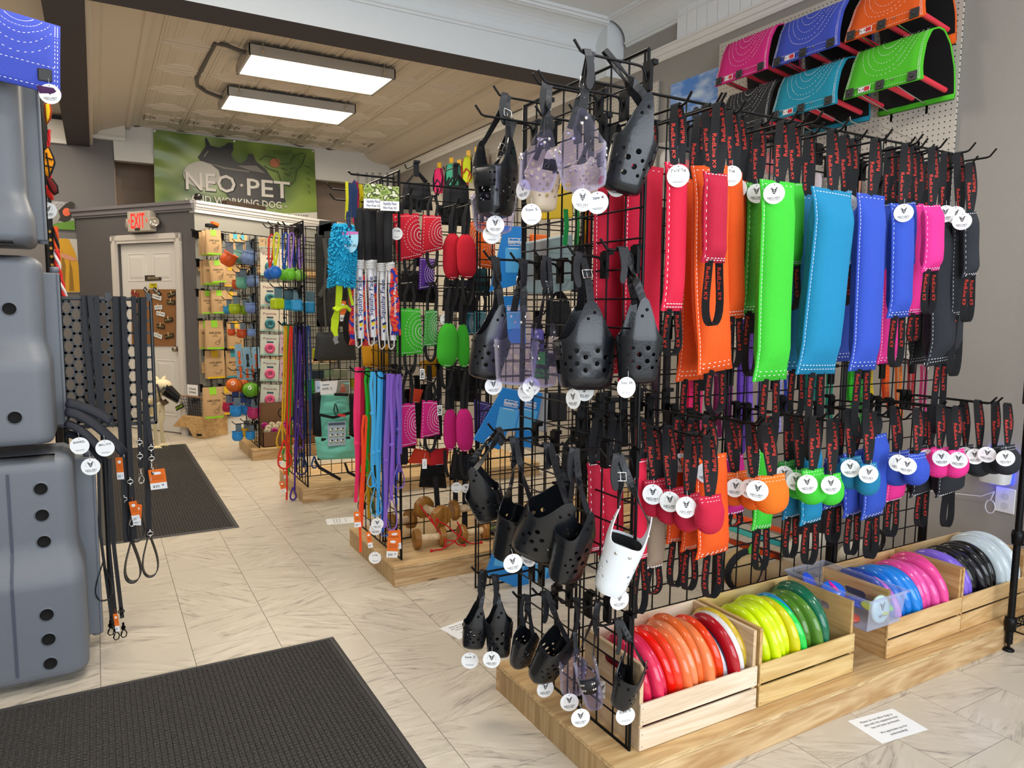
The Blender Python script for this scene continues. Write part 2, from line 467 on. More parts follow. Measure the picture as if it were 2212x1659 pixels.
# coves: from the dark beam up to the tin panels on the left, and on the right down to the wall
def cove(name, prof, along, s0, s1, m):
    """prof of (cross, z) swept along x or y."""
    b = MB()
    pts = prof
    if along == 'y': b.patch(lambda u, w: (pts[round(u*(len(pts)-1))][0], s0+(s1-s0)*w, pts[round(u*(len(pts)-1))][1]), len(pts)-1, 1, 0, None, False)
    else: b.patch(lambda u, w: (s0+(s1-s0)*w, pts[round(u*(len(pts)-1))][0], pts[round(u*(len(pts)-1))][1]), len(pts)-1, 1, 0, None, False)
    return struct(b.build(name, m))
cove('trim_1', [(.02, ZB+.02), (.05, ZB+.02), (.055, 3.1), (.1, 3.115), (.12, 3.14), (.31, 3.2), (.36, 3.215), (.37, 3.2), (.40, 3.2), (.42, 3.215), (.43, 3.245), (.455, 3.25), (.47, 3.258), (.49, 3.258)], 'y', YH+.25, YB, TINC)
cove('trim_2', [(XW, 3.09), (XW-.03, 3.09), (XW-.04, 3.1), (XW-.06, 3.13)]+[(XW-.06-.3*math.sin(a), 3.13+.11*(1-math.cos(a))) for a in [PI/2*i/6 for i in range(7)]]+[(3.04, 3.245), (3.03, 3.255), (3.0, 3.258)], 'y', YH+.25, YB, TINC)
# left white crown at the back wall, and its right twin near the banner
cove('trim_3', [(YB, 3.07), (YB-.06, 3.07), (YB-.07, 3.1), (YB-.1, 3.12), (YB-.16, 3.21), (YB-.2, 3.22), (YB-.22, 3.26)], 'x', .02, .36, TRIMW)
cove('trim_4', [(YB, 2.98), (YB-.05, 2.98), (YB-.06, 3.02), (YB-.1, 3.1), (YB-.14, 3.2)], 'x', XL, -.19, TRIMW)
# header beam across the room and the soffit beam running back
bm = MB().box((XL, YH, ZB), (XW, YH+.28, 3.4)); bm.m[0] = 1; bm.m[2] = 2
struct(bm.build('beam_header', [CEILW, BEAMG, CEILW]))
struct(MB().box((-.19, YH+.2, ZB), (.018, YB, 3.3)).build('beam_soffit', BEAMG))
# crown and cove on the header's front face and along the right wall of the front room
def crown(sign):
    return [(0, 3.17), (.012, 3.172), (.016, 3.185), (.028, 3.19), (.03, 3.2), (.02, 3.205)] + [(.02+.14*(1-math.cos(a)), 3.205+.125*math.sin(a)) for a in [PI/2*i/7 for i in range(8)]] + [(.165, 3.335), (.18, 3.335), (.185, 3.35), (.2, 3.352), (.205, 3.37)]
cove('trim_5', [(YH-p, z) for p, z in crown(1)], 'x', XL, 3.27, CEILW)
cove('trim_6', [(XW-p, z+.02) for p, z in crown(1)], 'y', YF, YH-.2, CEILW)
b = MB().box((3.27, YH-.16, ZB), (XW, YH+.01, 3.37)); struct(b.build('pillar_corner', CEILW))
# long picture moulding on the right wall, and white beadboard above it
prof = [(0, 2.985), (.012, 2.985), (.02, 3.0), (.02, 3.018), (.03, 3.022), (.034, 3.05), (.042, 3.054), (.042, 3.068), (0, 3.07)]
cove('trim_8', [(XW-p, z) for p, z in prof], 'y', YF, YB, TRIMW)
bw = struct(MB().box((XW-.012, YF, 3.07), (XW, 3.8, 3.36)).build('wall_right_beadboard', TRIMW))
slat = MB().box((0, 0, 0), (.014, .086, .29)).mesh('plank', mat('white_beadboard', 'eceef0', .5))
k = 0
while 3.8-.09*(k+1) > .8:
    put(slat, 'plank', T(XW-.026, 3.8-.09*(k+1), 3.07), bw); k += 1
# the corner booth: door wall and grey wall, both set at an angle
CB = V((.865, 7.72, 0))
DW = V((-.568, .823, 0)).normalized(); DG = V((.857, .515, 0)).normalized()
DWN = V((-.823, -.568, 0)).normalized(); DGN = V((.515, -.857, 0)).normalized()
ZT = 2.232
def on_wall(u, v, d, n, off=0):
    w = ray(u, v); p = CB+n*off
    return EYE + w*((p-EYE).dot(n)/w.dot(n))
def tw(p, d): return (V(p)-CB).dot(d)
MD = Matrix(((DW.x, 0, -DWN.x, CB.x), (DW.y, 0, -DWN.y, CB.y), (0, 1, 0, 0), (0, 0, 0, 1)))     # local x along the door wall, y up, z into the wall
MG = Matrix(((DG.x, 0, -DGN.x, CB.x), (DG.y, 0, -DGN.y, CB.y), (0, 1, 0, 0), (0, 0, 0, 1)))
dl = on_wall(386, 700, DW, DWN); dr = on_wall(262, 700, DW, DWN)
t0, t1 = tw(dl, DW), tw(dr, DW)
zd = on_wall(330, 524, DW, DWN).z
b = MB()
b.box((0, 0, 0), (t0, ZT, .1), 0, MD); b.box((t1, 0, 0), (1.78, ZT, .1), 0, MD); b.box((t0, zd, 0), (t1, ZT, .1), 0, MD)
struct(b.build('wall_door', DARKG))
b = MB().box((.0, 0, 0), (2.9, ZT, .1), 0, MG)
struct(b.build('wall_booth', mat('pale_grey_wall_paint', '92918a', .75, bump=(60, .05))))
# capping mouldings of the booth: grey over the door, white over the grey wall
b = MB()
for off, y0, y1 in ((.02, ZT-.02, ZT), (.035, ZT, ZT+.045), (.055, ZT+.045, ZT+.075)): b.box((-off*.2, y0, -off), (1.8, y1, .12), 0, MD)
struct(b.build('trim_9', mat('grey_trim_paint', '77747a', .6)))
b = MB()
for off, y0, y1 in ((.02, ZT-.035, ZT), (.03, ZT, ZT+.02), (.042, ZT+.02, ZT+.05), (.055, ZT+.05, ZT+.075)): b.box((-off*.2, y0, -off), (2.9, y1, .12), 0, MG)
struct(b.build('trim_10', TRIMW))
struct(MB().box((0, 0, -.014), (2.9, .135, 0), 0, MG).box((0, .135, -.009), (2.9, .15, 0), 0, MG).build('baseboard_booth', TRIMW))
# the door in its casing
DOORW = mat('white_door_paint', 'd6d4d2', .45)
b = MB()
cw = .085
for a, c in ((t0-cw, t0), (t1, t1+cw)):
    b.box((a, 0, -.018), (c, zd+cw, 0), 0, MD); b.box((a+.012, 0, -.026), (c-.03, zd+cw-.012, -.018), 0, MD)
b.box((t0-cw, zd, -.018), (t1+cw, zd+cw, 0), 0, MD); b.box((t0-cw, zd+.03, -.026), (t1+cw, zd+cw-.012, -.018), 0, MD)
struct(b.build('trim_11', mat('warm_white_casing', 'cdc8c4', .5)))
door = MB()
door.box((t0+.004, .01, .03), (t1-.004, zd-.004, .07), 0, MD)
door = struct(door.build('door_1', DOORW))
dwid = t1-t0
for (ax, bx) in ((.12, .45), (.55, .88)):
    for z0, z1 in ((.09, .39), (.46, .74), (.80, .95)):
        p = MB(); x0, x1, y0, y1 = t0+dwid*ax, t0+dwid*bx, zd*z0, zd*z1
        def ring(i0, i1, d0, d1):
            q = [(x0+i0, y0+i0), (x1-i0, y0+i0), (x1-i0, y1-i0), (x0+i0, y1-i0)]; r = [(x0+i1, y0+i1), (x1-i1, y0+i1), (x1-i1, y1-i1), (x0+i1, y1-i1)]
            p.add([(x, y, d0) for x, y in q]+[(x, y, d1) for x, y in r], [(i, (i+1) % 4, 4+(i+1) % 4, 4+i) for i in range(4)], 0, False, MD)
        ring(0, .008, .03, .024); ring(.008, .02, .024, .029); ring(.02, .05, .0295, .022)
        p.add([(x0+.05, y0+.05, .022), (x1-.05, y0+.05, .022), (x1-.05, y1-.05, .022), (x0+.05, y1-.05, .022)], [(0, 1, 2, 3)], 0, False, MD)
        p.build('door_panel', DOORW, door)
kp = on_wall(385, 754, DW, DWN, -.03); kx = t0+.055
MK = MD @ T(kx, kp.z, .03) @ Matrix.Rotation(PI, 4, 'X')
MB().lathe([(.0, .062), (.022, .06), (.029, .048), (.026, .034), (.012, .024), (.011, .006), (.03, .006), (.032, 0)], 16, 0, MK).build('door_knob', mat('satin_nickel', 'a49a8c', .3, .9), door)
# ---------------------------------------------------------------- wooden platforms and gridwall racks
PINE = wood('plywood_edge_pine', 'b08757', 'd8b98c', 0, 6, ring=9)
PINEY = wood('plywood_side_pine', '9c7d52', 'bfa276', 2, 7, knots=False)
PINET = wood('plywood_top_pine', 'b8915f', 'd6b684', 0, 5, knots=False, ring=9)
PLY = wood('plywood_ply_edge', 'a8865a', 'e2c797', 0, 30, knots=False)
PH = .097
def platform(label, x0, x1, y0, y1, split=None):
    t = thing('display_platform', label, 'platform', ((x0+x1)/2, (y0+y1)/2, 0))
    th = .017
    bev(MB().box((x0, y0, PH-th), (x1, y1, PH)).build('top_board', PINET, t), .0015)
    bev(MB().box((x0+.0005, y0, 0), (x1, y0+.019, PH-th-.0006)).build('front_board', PINE, t), .0015)
    MB().box((x0, y1-.019, 0), (x1, y1, PH-th-.0006)).build('back_board', PINE, t)
    ys = [y0+.0195]+([split] if split else [])+[y1-.0195]
    for a, c in zip(ys, ys[1:]):
        MB().box((x0+.0005, a+.001, 0), (x0+.019, c-.001, PH-th-.0006)).build('side_board', PINEY, t)
    MB().box((x0-.0006, y0-.0007, PH-th+.004), (x1, y0, PH-.004)).box((x0-.0007, y0, PH-th+.004), (x0, y1, PH-.004)).build('ply_edge', PLY, t)
    return t
platform('long low wooden platform under the disc crates and muzzle rack', 1.145, XW-.005, 1.40, 2.09, 1.83)
platform('low wooden platform under the wooden dumbbells', 1.163, 3.3, 3.12, 3.82)
platform('low wooden platform under the mint backpack rack', 1.145, 3.0, 4.79, 5.5)
platform('low wooden platform farthest back, under the carton of rolled toys', 1.10, 2.6, 6.32, 7.0)

GM = .0762
def wire_mesh(L, vert, r=.0028):
    return MB().tube([(0, 0, 0), (0, 0, L) if vert else (L, 0, 0)], r, 5).mesh('wire', BLACK)
WIREV, WIREH = {}, {}
def hook_mesh(L, r=.0036, cache={}):
    k = round(L, 2)
    if k not in cache:
        b = MB()
        b.cbox((0, -.007, -.012), (.014, .005, .036)); b.cbox((0, .004, .022), (.016, .008, .006))
        b.tube([(0, -.008, -.03), (0, -.018, .0), (0, -.026, .008), (0, -.04, .01), (0, -k+.03, .01), (0, -k+.02, .013), (0, -k, .036)], r, 6)
        cache[k] = b.mesh('hook', BLACK)
    return cache[k]
class Rack:
    """One gridwall stand: panels stand upright along local x of M with local -y the front."""
    def __init__(s, label, loc): s.t = thing('gridwall_rack', label, 'rack', loc)
    def panel(s, M, w, h, tilt=0):
        r = .0045
        b = MB()
        for x in (0, w): b.tube([(x, 0, 0), (x, 0, h)], r, 6); 
        for x in (.014, w-.014): b.tube([(x, 0, 0), (x, 0, h)], .0035, 5)
        for z in (0.002, h): b.tube([(0, 0, z), (w, 0, z)], r, 6)
        fr = put(b.mesh('grid_panel', BLACK), 'grid_panel', M, s.t)
        nv = round(w/GM); nh = round(h/GM)
        for i in range(1, nv):
            k = round(h, 3)
            if k not in WIREV: WIREV[k] = wire_mesh(k, True)
            put(WIREV[k], 'wire', M @ T(w*i/nv, 0, 0), fr)
        for j in range(1, nh):
            k = round(w, 3)
            if k not in WIREH: WIREH[k] = wire_mesh(k, False)
            put(WIREH[k], 'wire', M @ T(0, -.004, h*j/nh), fr)
        return fr
    def hook(s, p, d, L):
        """Hook whose plate sits at p, its prong running L along direction d."""
        d = V(d).normalized()
        M = basis(p, V((0, 0, 1)).cross(-d)*-1 if False else (-d).cross(V((0, 0, 1))), -d)
        o = put(hook_mesh(L), 'hook', M, s.t)
        return o
def RX(): return Matrix.Identity(4)
# rack 1 (nearest): end panel at x = 1.227 facing the aisle, three panels along y = 1.75 facing the camera
H1 = 1.86
RK1 = Rack('tall black gridwall rack holding the muzzles and the long tug toys', (2.1, 1.75, PH))
ME1 = Matrix(((0, 1, 0, 1.227), (-1, 0, 0, 2.083), (0, 0, 1, PH), (0, 0, 0, 1)))
RK1.panel(ME1, .61, H1)
Y1 = 1.762
for i in range(3): RK1.panel(T(1.242+.613*i, Y1, PH), .61, H1)
for x in (1.855, 2.468, 3.083): MB().box((x-.012, Y1+.004, PH), (x+.012, Y1+.03, .55)).build('leg', BLACK, RK1.t)
# rack 2 (middle)
H2 = 1.83
RK2 = Rack('black gridwall rack holding the bright leashes and pillow toys', (1.8, 3.5, PH))
ME2 = Matrix(((0, 1, 0, 1.228), (-1, 0, 0, 3.81), (0, 0, 1, PH), (0, 0, 0, 1)))
RK2.panel(ME2, .61, H2)
Y2 = 3.50
for i in range(3): RK2.panel(T(1.242+.613*i, Y2, PH), .61, H2)
# rack 3 with the backpacks
H3 = 1.76
RK3 = Rack('black gridwall rack holding the backpacks and rope leashes', (1.7, 5.1, PH))
ME3 = Matrix(((0, 1, 0, 1.19), (-1, 0, 0, 5.435), (0, 0, 1, PH), (0, 0, 0, 1)))
RK3.panel(ME3, .61, H3)
Y3 = 5.13
for i in range(2): RK3.panel(T(1.205+.613*i, Y3, PH), .61, H3)
# rack 4 with cups, ball toys and treat pouches
H4 = 1.76
RK4 = Rack('black gridwall rack farthest back, hung with rubber cups and pouches', (1.7, 6.65, PH))
ME4 = Matrix(((0, 1, 0, 1.165), (-1, 0, 0, 6.97), (0, 0, 1, PH), (0, 0, 0, 1)))
RK4.panel(ME4, .61, H4)
Y4 = 6.66
for i in range(2): RK4.panel(T(1.18+.613*i, Y4, PH), .61, H4)
# grid hung on the booth wall for the kraft treat bags
RKW = Rack('black grid panels on the booth wall hung with kraft treat bags', CB+DG*.9+DGN*.04+V((0, 0, .45)))
MW0 = Matrix(((DG.x, -DGN.x, 0, 0), (DG.y, -DGN.y, 0, 0), (0, 0, 1, 0), (0, 0, 0, 1)))
gz0 = on_wall(450, 905, DG, DGN, .03).z; gz1 = on_wall(450, 497, DG, DGN, .03).z
for i in range(3):
    o = CB+DG*(.1+.615*i)+DGN*.03
    RKW.panel(T(o.x, o.y, gz0) @ MW0, .61, gz1-gz0)
for z in (on_wall(437, 575, DG, DGN, .01).z, on_wall(437, 795, DG, DGN, .01).z):
    MB().box((.02, z-.05, -.03), (1.9, z+.05, -.001), 0, MG).build('wood_batten', PINE, RKW.t)

# ---------------------------------------------------------------- floor mats and paper notices
MATR = mat('black_rubber_edge', '3b3a3a', .6)
def mat_pile():
    m, N, L, b = _new('charcoal_mat_pile')
    tc = N.new('ShaderNodeTexCoord')
    n = N.new('ShaderNodeTexNoise'); n.inputs['Scale'].default_value = 420; n.inputs['Detail'].default_value = 2
    L.new(tc.outputs['Object'], n.inputs['Vector'])
    r = N.new('ShaderNodeValToRGB')
    r.color_ramp.elements[0].position = .35; r.color_ramp.elements[0].color = lin('1c1a19')
    r.color_ramp.elements[1].position = .68; r.color_ramp.elements[1].color = lin('57524e')
    L.new(n.outputs['Fac'], r.inputs['Fac']); L.new(r.outputs['Color'], b.inputs['Base Color'])
    bp = N.new('ShaderNodeBump'); bp.inputs['Strength'].default_value = .8; bp.inputs['Distance'].default_value = .003
    L.new(n.outputs['Fac'], bp.inputs['Height']); L.new(bp.outputs['Normal'], b.inputs['Normal'])
    b.inputs['Roughness'].default_value = .95
    return m
PILE = mat_pile()
def floor_mat_thing(label, x0, x1, y0, y1, cells=True):
    t = thing('floor_mat', label, 'mat', ((x0+x1)/2, (y0+y1)/2, 0))
    b = MB(); e = .022
    q = lambda i, z: [(x0+i, y0+i, z), (x1-i, y0+i, z), (x1-i, y1-i, z), (x0+i, y1-i, z)]
    R4 = [(i, (i+1) % 4, 4+(i+1) % 4, 4+i) for i in range(4)]
    b.add(q(0, .001)+q(.012, .007), R4); b.add(q(.012, .007)+q(e, .007), R4); b.add(q(e, .007)+q(e+.002, .003), R4)
    b.build('rubber_border', MATR, t)
    b = MB(); b.add(q(e, .003), [(0, 1, 2, 3)])
    # raised pile in little square blocks
    p = .0165; nx = int((x1-x0-2*e)/p); ny = int((y1-y0-2*e)/p)
    for i in range(nx):
        for j in range(ny):
            x, y = x0+e+i*p, y0+e+j*p
            h = .0085+.0012*((i+j) % 2)
            a = .0022; c = .0042
            b.add([(x+a, y+a, .003), (x+p-a, y+a, .003), (x+p-a, y+p-a, .003), (x+a, y+p-a, .003), (x+c, y+c, h), (x+p-c, y+c, h), (x+p-c, y+p-c, h), (x+c, y+p-c, h)],
                  [(4, 5, 6, 7), (0, 1, 5, 4), (1, 2, 6, 5), (2, 3, 7, 6), (3, 0, 4, 7)])
    stuff(b.build('pile', PILE, t))
floor_mat_thing('charcoal entrance mat with waffle pile, nearest the camera', -1.35, .765, 1.55, 2.75)
floor_mat_thing('charcoal mat lying in the aisle toward the rear door', -.03, .685, 4.43, 7.38)
def notice(label, c, wx, wy, rot, lines, sz):
    M = T(c.x, c.y, .0008) @ rotz(rot)
    t = thing('floor_notice', label, 'notice', (c.x, c.y, 0))
    MB().box((-wx/2, -wy/2, -.0005), (wx/2, wy/2, 0), 0, M).build('paper_sheet', PAPER, t)
    b = MB()
    for s, y in lines: b.text(s, sz, 0, M @ T(0, y, .0006))
    stuff(b.build('print', GREYINK, t))
c = onz(1917, 1567)
notice('white printed notice taped to the floor by the crates', c, .2, .13, math.radians(-7), [('Please do not allow dogs to', .04), ('play with the equipment that', .023), ('has not been purchased.', .006), ('We appreciate you for', -.025), ('understanding!', -.042)], .0125)
c = onz(736, 1125)
notice('white printed notice on the floor between the two middle racks', c, .13, .17, math.radians(80), [('Please do not allow dogs to', .04), ('play with the equipment that', .023), ('has not been purchased.', .006), ('We appreciate you for', -.03)], .009)
c = onz(1010, 1355)
notice('white printed notice on the floor behind the lowest muzzles', c, .19, .13, math.radians(12), [('Please do not allow dogs to', .04), ('play with the equipment that', .023), ('has not been purchased.', .006), ('We appreciate you for', -.025)], .0115)

# ---------------------------------------------------------------- ceiling lights, exit sign, banner
GLOW = mat('lit_diffuser', 'ffffff', .5, emit='fff6e4', estr=5.0)
STEEL = mat('white_fixture_steel', 'b9b6b0', .4, .3)
def light(label, x0, x1, y0, y1, z0, seen=True):
    t = thing('ceiling_light', label, 'light', ((x0+x1)/2, (y0+y1)/2, z0))
    h = .075
    b = MB()
    r = .022
    b.box((x0, y0, z0), (x1, y0+.012, z0+h)); b.box((x0, y1-.012, z0), (x1, y1, z0+h)); b.box((x0, y0, z0), (x0+.012, y1, z0+h)); b.box((x1-.012, y0, z0), (x1, y1, z0+h))
    b.box((x0, y0, z0+h-.006), (x1, y1, z0+h))
    for a, c in (((x0, y0), (x1, y0+r)), ((x0, y1-r), (x1, y1)), ((x0, y0), (x0+r, y1)), ((x1-r, y0), (x1, y1))):
        b.box((a[0], a[1], z0-.003), (c[0], c[1], z0))
    bev(b.build('housing', STEEL, t), .002, 1)
    MB().box((x0+r, y0+r, z0+.004), (x1-r, y1-r, z0+.007)).build('diffuser', GLOW, t)
    b = MB()
    for x in (x0+.1, x1-.1): b.box((x-.012, y0-.012, z0+.01), (x+.012, y0, z0+.035)); b.tube([(x, y0-.006, z0+.03), (x, y0-.006, z0+.14)], .004, 6)
    for y in (y0+.04, y1-.04): b.box((x0-.008, y-.015, z0+.015), (x0, y+.015, z0+.05)); b.box((x1, y-.015, z0+.015), (x1+.012, y+.015, z0+.05))
    b.build('latch', CHROME, t)
    return t
ZL = 3.155
la = light('fluorescent box light nearer the dark header beam', 1.06, 2.2, 5.80, 6.36, ZL)
lb = light('fluorescent box light nearer the green banner', 1.09, 2.25, 7.0, 7.55, ZL)
pts = [(1.055, 5.93, ZL+.04), (.93, 5.95, ZL+.075), (.86, 6.0, ZL+.095), (.85, 6.5, ZL+.095), (.84, 7.0, ZL+.095), (.87, 7.2, ZL+.09), (.95, 7.28, ZL+.07), (1.085, 7.3, ZL+.04)]
tag(MB().tube(pts, .016, 8).build('conduit', mat('grey_conduit', '5d5955', .5)), 'grey cable conduit joining the two ceiling lights', 'conduit')

# exit sign with two lamp heads over the door
es = on_wall(315, 480, DW, DWN)
ME = MD @ T(tw(es, DW), es.z, 0) @ Matrix.Rotation(PI, 4, 'Y')      # x to the viewer's right, y up, z towards the viewer
t = thing('exit_sign', 'lit red EXIT sign with two lamp heads above the white door', 'sign', es)
bev(MB().cbox((0, 0, .045), (.16, .1, .045), 0, ME).build('housing', mat('beige_plastic', 'b9b1a4', .45), t), .012, 3)
b = MB(); b.text('EXIT', .205, 0, ME @ T(0, .004, .0925), None, .2)
for s in (-1, 1): b.flat([(s*.118, .03), (s*.142, .004), (s*.118, -.022), (s*.118, -.012), (s*.13, .004), (s*.118, .02)][::s], 0, ME, .0925)
b.build('letters', mat('red_exit_glow', 'ff2a22', .4, emit='ff1c18', estr=1.7), t)
MB().cbox((-.01, -.078, .091), (.035, .012, .003), 0, ME).build('test_plate', mat('dark_plate', '3a3530', .5), t)
for s in (-1, 1):
    MH = ME @ T(s*.195, -.012, .05) @ Matrix.Rotation(s*.5, 4, 'Y')
    MB().lathe([(0, -.04), (.03, -.035), (.045, .0), (.048, .02), (.042, .022)], 16, 0, MH).box((-.05*s-.02, -.012, -.02), (.02-.05*s, .012, .0), 0, MH).build('lamp_head', mat('beige_plastic'), t)
    MB().lathe([(.042, .022), (.03, .012), (.012, .016), (0, .018)], 14, 0, MH).build('lamp_lens', mat('lamp_lens', 'cfcac0', .15, .7), t)
# ---------------------------------------------------------------- round shop tags
def smooth(x): x = max(0, min(1, x)); return x*x*(3-2*x)
def dog_logo(b, s, m, M, z, paper):
    P = lambda pts: [(x*s, y*s) for x, y in pts]
    b.flat(P([(-.62, .9), (-.78, .45), (-.42, .18), (-.25, .52)]), m, M, z); b.flat(P([(.62, .98), (.25, .55), (.42, .2), (.74, .5)]), m, M, z)
    b.flat(P([(-.42, .5), (-.5, .05), (-.3, -.45), (0, -.72), (.3, -.45), (.5, .05), (.42, .5), (0, .42)]), m, M, z)
    zz = z*1.25
    for q in (-1, 1):
        b.flat(P([(q*.58, .72), (q*.62, .48), (q*.44, .38)])[::q], paper, M, zz)
        b.flat(P([(q*.14, .12), (q*.34, .2), (q*.3, .06)])[::q], paper, M, zz)
        b.flat(P([(q*.1, -.18), (q*.28, -.12), (q*.2, -.36), (q*.06, -.42)])[::q], paper, M, zz)
        for a in (-.35, .0, .35, .7):
            c, d = math.cos(a), math.sin(a)
            b.flat(P([(q*(1.0*c)-.03*d*q, 1.0*d), (q*1.28*c, 1.28*d-.03), (q*1.28*c, 1.28*d+.03), (q*1.0*c, 1.0*d+.05)])[::q], m, M, zz)
    b.flat(P([(-.05, .38), (-.07, -.05), (.07, -.05), (.05, .38)]), paper, M, zz)
TAGM = {}
def tag_mesh(kind, r=.0285):
    if kind in TAGM: return TAGM[kind]
    b = MB()
    n = 26
    ring = [(r*math.cos(2*PI*i/n), r*math.sin(2*PI*i/n)) for i in range(n)]
    b.prism(ring, -.0004, .0004, 0)
    for sgn in (1, -1):
        M = Matrix.Identity(4) if sgn > 0 else Matrix.Rotation(PI, 4, 'Y')
        b.disc((0, r*.82), .0016, 1, M, 8, .0006)
        if kind == 'logo' or sgn < 0:
            dog_logo(b, r*.42, 1, M @ T(0, r*.22, 0), .0006, 0)
            b.text('NEO-PET', r*.34, 1, M @ T(0, -r*.44, .0006), None, r*1.15)
            b.flat([(-r*.42, -r*.63), (r*.42, -r*.63), (r*.42, -r*.6), (-r*.42, -r*.6)], 1, M, .0006)
        else:
            b.text(kind, r*.36, 1, M @ T(0, r*.45, .0006) @ Matrix.Rotation(.06, 4, 'Z'), None, min(r*1.3, r*.2*len(kind)))
            for y, w in ((-.5, .5), (-.6, .42)): b.flat([(-r*w, r*y), (r*w, r*y), (r*w, r*(y+.035)), (-r*w, r*(y+.035))], 2, M, .0006)
    b.tube([(0, r*.82, .001), (.001, r*1.15, .0015), (0, r*1.55, 0)], .0004, 3, 3)
    TAGM[kind] = b.mesh('price_tag', [PAPER, INK, GREYINK, WHITE])
    return TAGM[kind]
def hangtag(parent, p, kind='logo', n=None, roll=0, sc=1):
    """Round card tag centred at p, its face turned to n (default towards where a customer stands)."""
    p = V(p)
    if n is None:
        n = (EYE-p); n.z *= .3
        n = n.normalized() + V((R.uniform(-.35, .35), 0, R.uniform(-.1, .1)))
    n = V(n).normalized()
    x = V((0, 0, 1)).cross(n).normalized()
    M = basis(p, x, n.cross(x)) @ Matrix.Rotation(roll, 4, 'Z') @ Matrix.Scale(sc, 4)
    return put(tag_mesh(kind), 'price_tag', M, parent)

# ---------------------------------------------------------------- fabric tug toys on webbing loops
HOOKS = []
def fabric(col): return mat('fabric_'+col, col, .82, twill=130, sheen=.25)
def dashes(b, pts, L=.007, gap=.0045, w=.0009, nrm=V((0, -1, 0))):
    """Stitches along a polyline on the toy's face."""
    for a, c in zip(pts, pts[1:]):
        d = c-a; n = max(1, int(d.length/(L+gap)))
        if d.length < 1e-5: continue
        u = d.normalized(); s = u.cross(nrm).normalized()*w
        for i in range(n):
            p = a+d*(i/n); q = p+u*L
            b.add([p-s, q-s, q+s, p+s], [(0, 1, 2, 3)])
def web_loop(parent, a, c, top, w=.022, spread=.008, text=True, name='strap', n=14, tw=1.1):
    """Webbing running from a up over top and down to c, turning edge-on as it wraps the hook."""
    a, c, top = V(a), V(c), V(top)
    pts, sd = [], []
    def leg(p0, p1, sg, flip):
        for i in range(n):
            k = i/(n-1)
            p = p0.lerp(p1, k)
            p = p + V((sg*.007*math.sin(PI*k), -.004*math.sin(PI*k), 0))
            ang = (.15+tw*smooth(k))
            pts.append(p); sd.append(V((math.cos(ang), -math.sin(ang), 0)))
    leg(a, top+V((-spread, 0, -spread*.4)), -1, 1)
    pts.append(top+V((0, 0, spread*.3))); sd.append(sd[-1])
    k = len(pts)
    leg(c, top+V((spread, 0, -spread*.4)), 1, 1)
    pts[k:] = pts[k:][::-1]; sd[k:] = sd[k:][::-1]
    b = MB(); b.ribbon(pts, sd, w, .0015)
    o = b.build(name, WEB, parent)
    if text:
        P = Path(pts, sd); t = MB(); half = P.L[-1]/2
        s = .03 if half > .09 else .02
        step = .135
        for base, q in ((0, 1), (half, -1)):
            d = base+s+.03
            while d < base+half-.045:
                for lift in (.0022, -.0022):
                    sg = 1 if lift > 0 else -1
                    t.text('RedLine K9', .015, 0, None, lambda x, y, d=d, sg=sg, lift=lift, q=q: P.at(d+x*q*sg, y*q, lift), .086)
                d += step
        if t.v: stuff(t.build('strap_lettering', REDINK, o))
    return o
def end_loop(parent, a, c, drop, sway=0, w=.022, text=True):
    """Handle loop hanging below a toy."""
    a, c = V(a), V(c); pts, sd = [], []
    m = (a+c)/2; n = 17
    for i in range(n):
        th = PI*i/(n-1)
        k = math.sin(th)**.75
        x = (a.x+(c.x-a.x)*(i/(n-1))) + .016*math.sin(2*th)*-1 + sway*k
        pts.append(V((x, m.y-.006+.012*(i/(n-1)), m.z-drop*k))); sd.append(V((.75*math.cos(th*1.0), -.75+.25*math.cos(th), .0)) if False else V((.35, -.9, .1)))
    b = MB(); b.ribbon(pts, sd, w, .0015)
    o = b.build('hand_loop', WEB, parent)
    if text:
        P = Path(pts, sd); t = MB()
        for d in (.06, P.L[-1]-.06):
            for lift in (.0022, -.0022):
                sg = 1 if lift > 0 else -1
                t.text('RedLine K9', .015, 0, None, lambda x, y: P.at(d+x*sg, y, lift), .086)
        stuff(t.build('loop_lettering', REDINK, o))
    return o
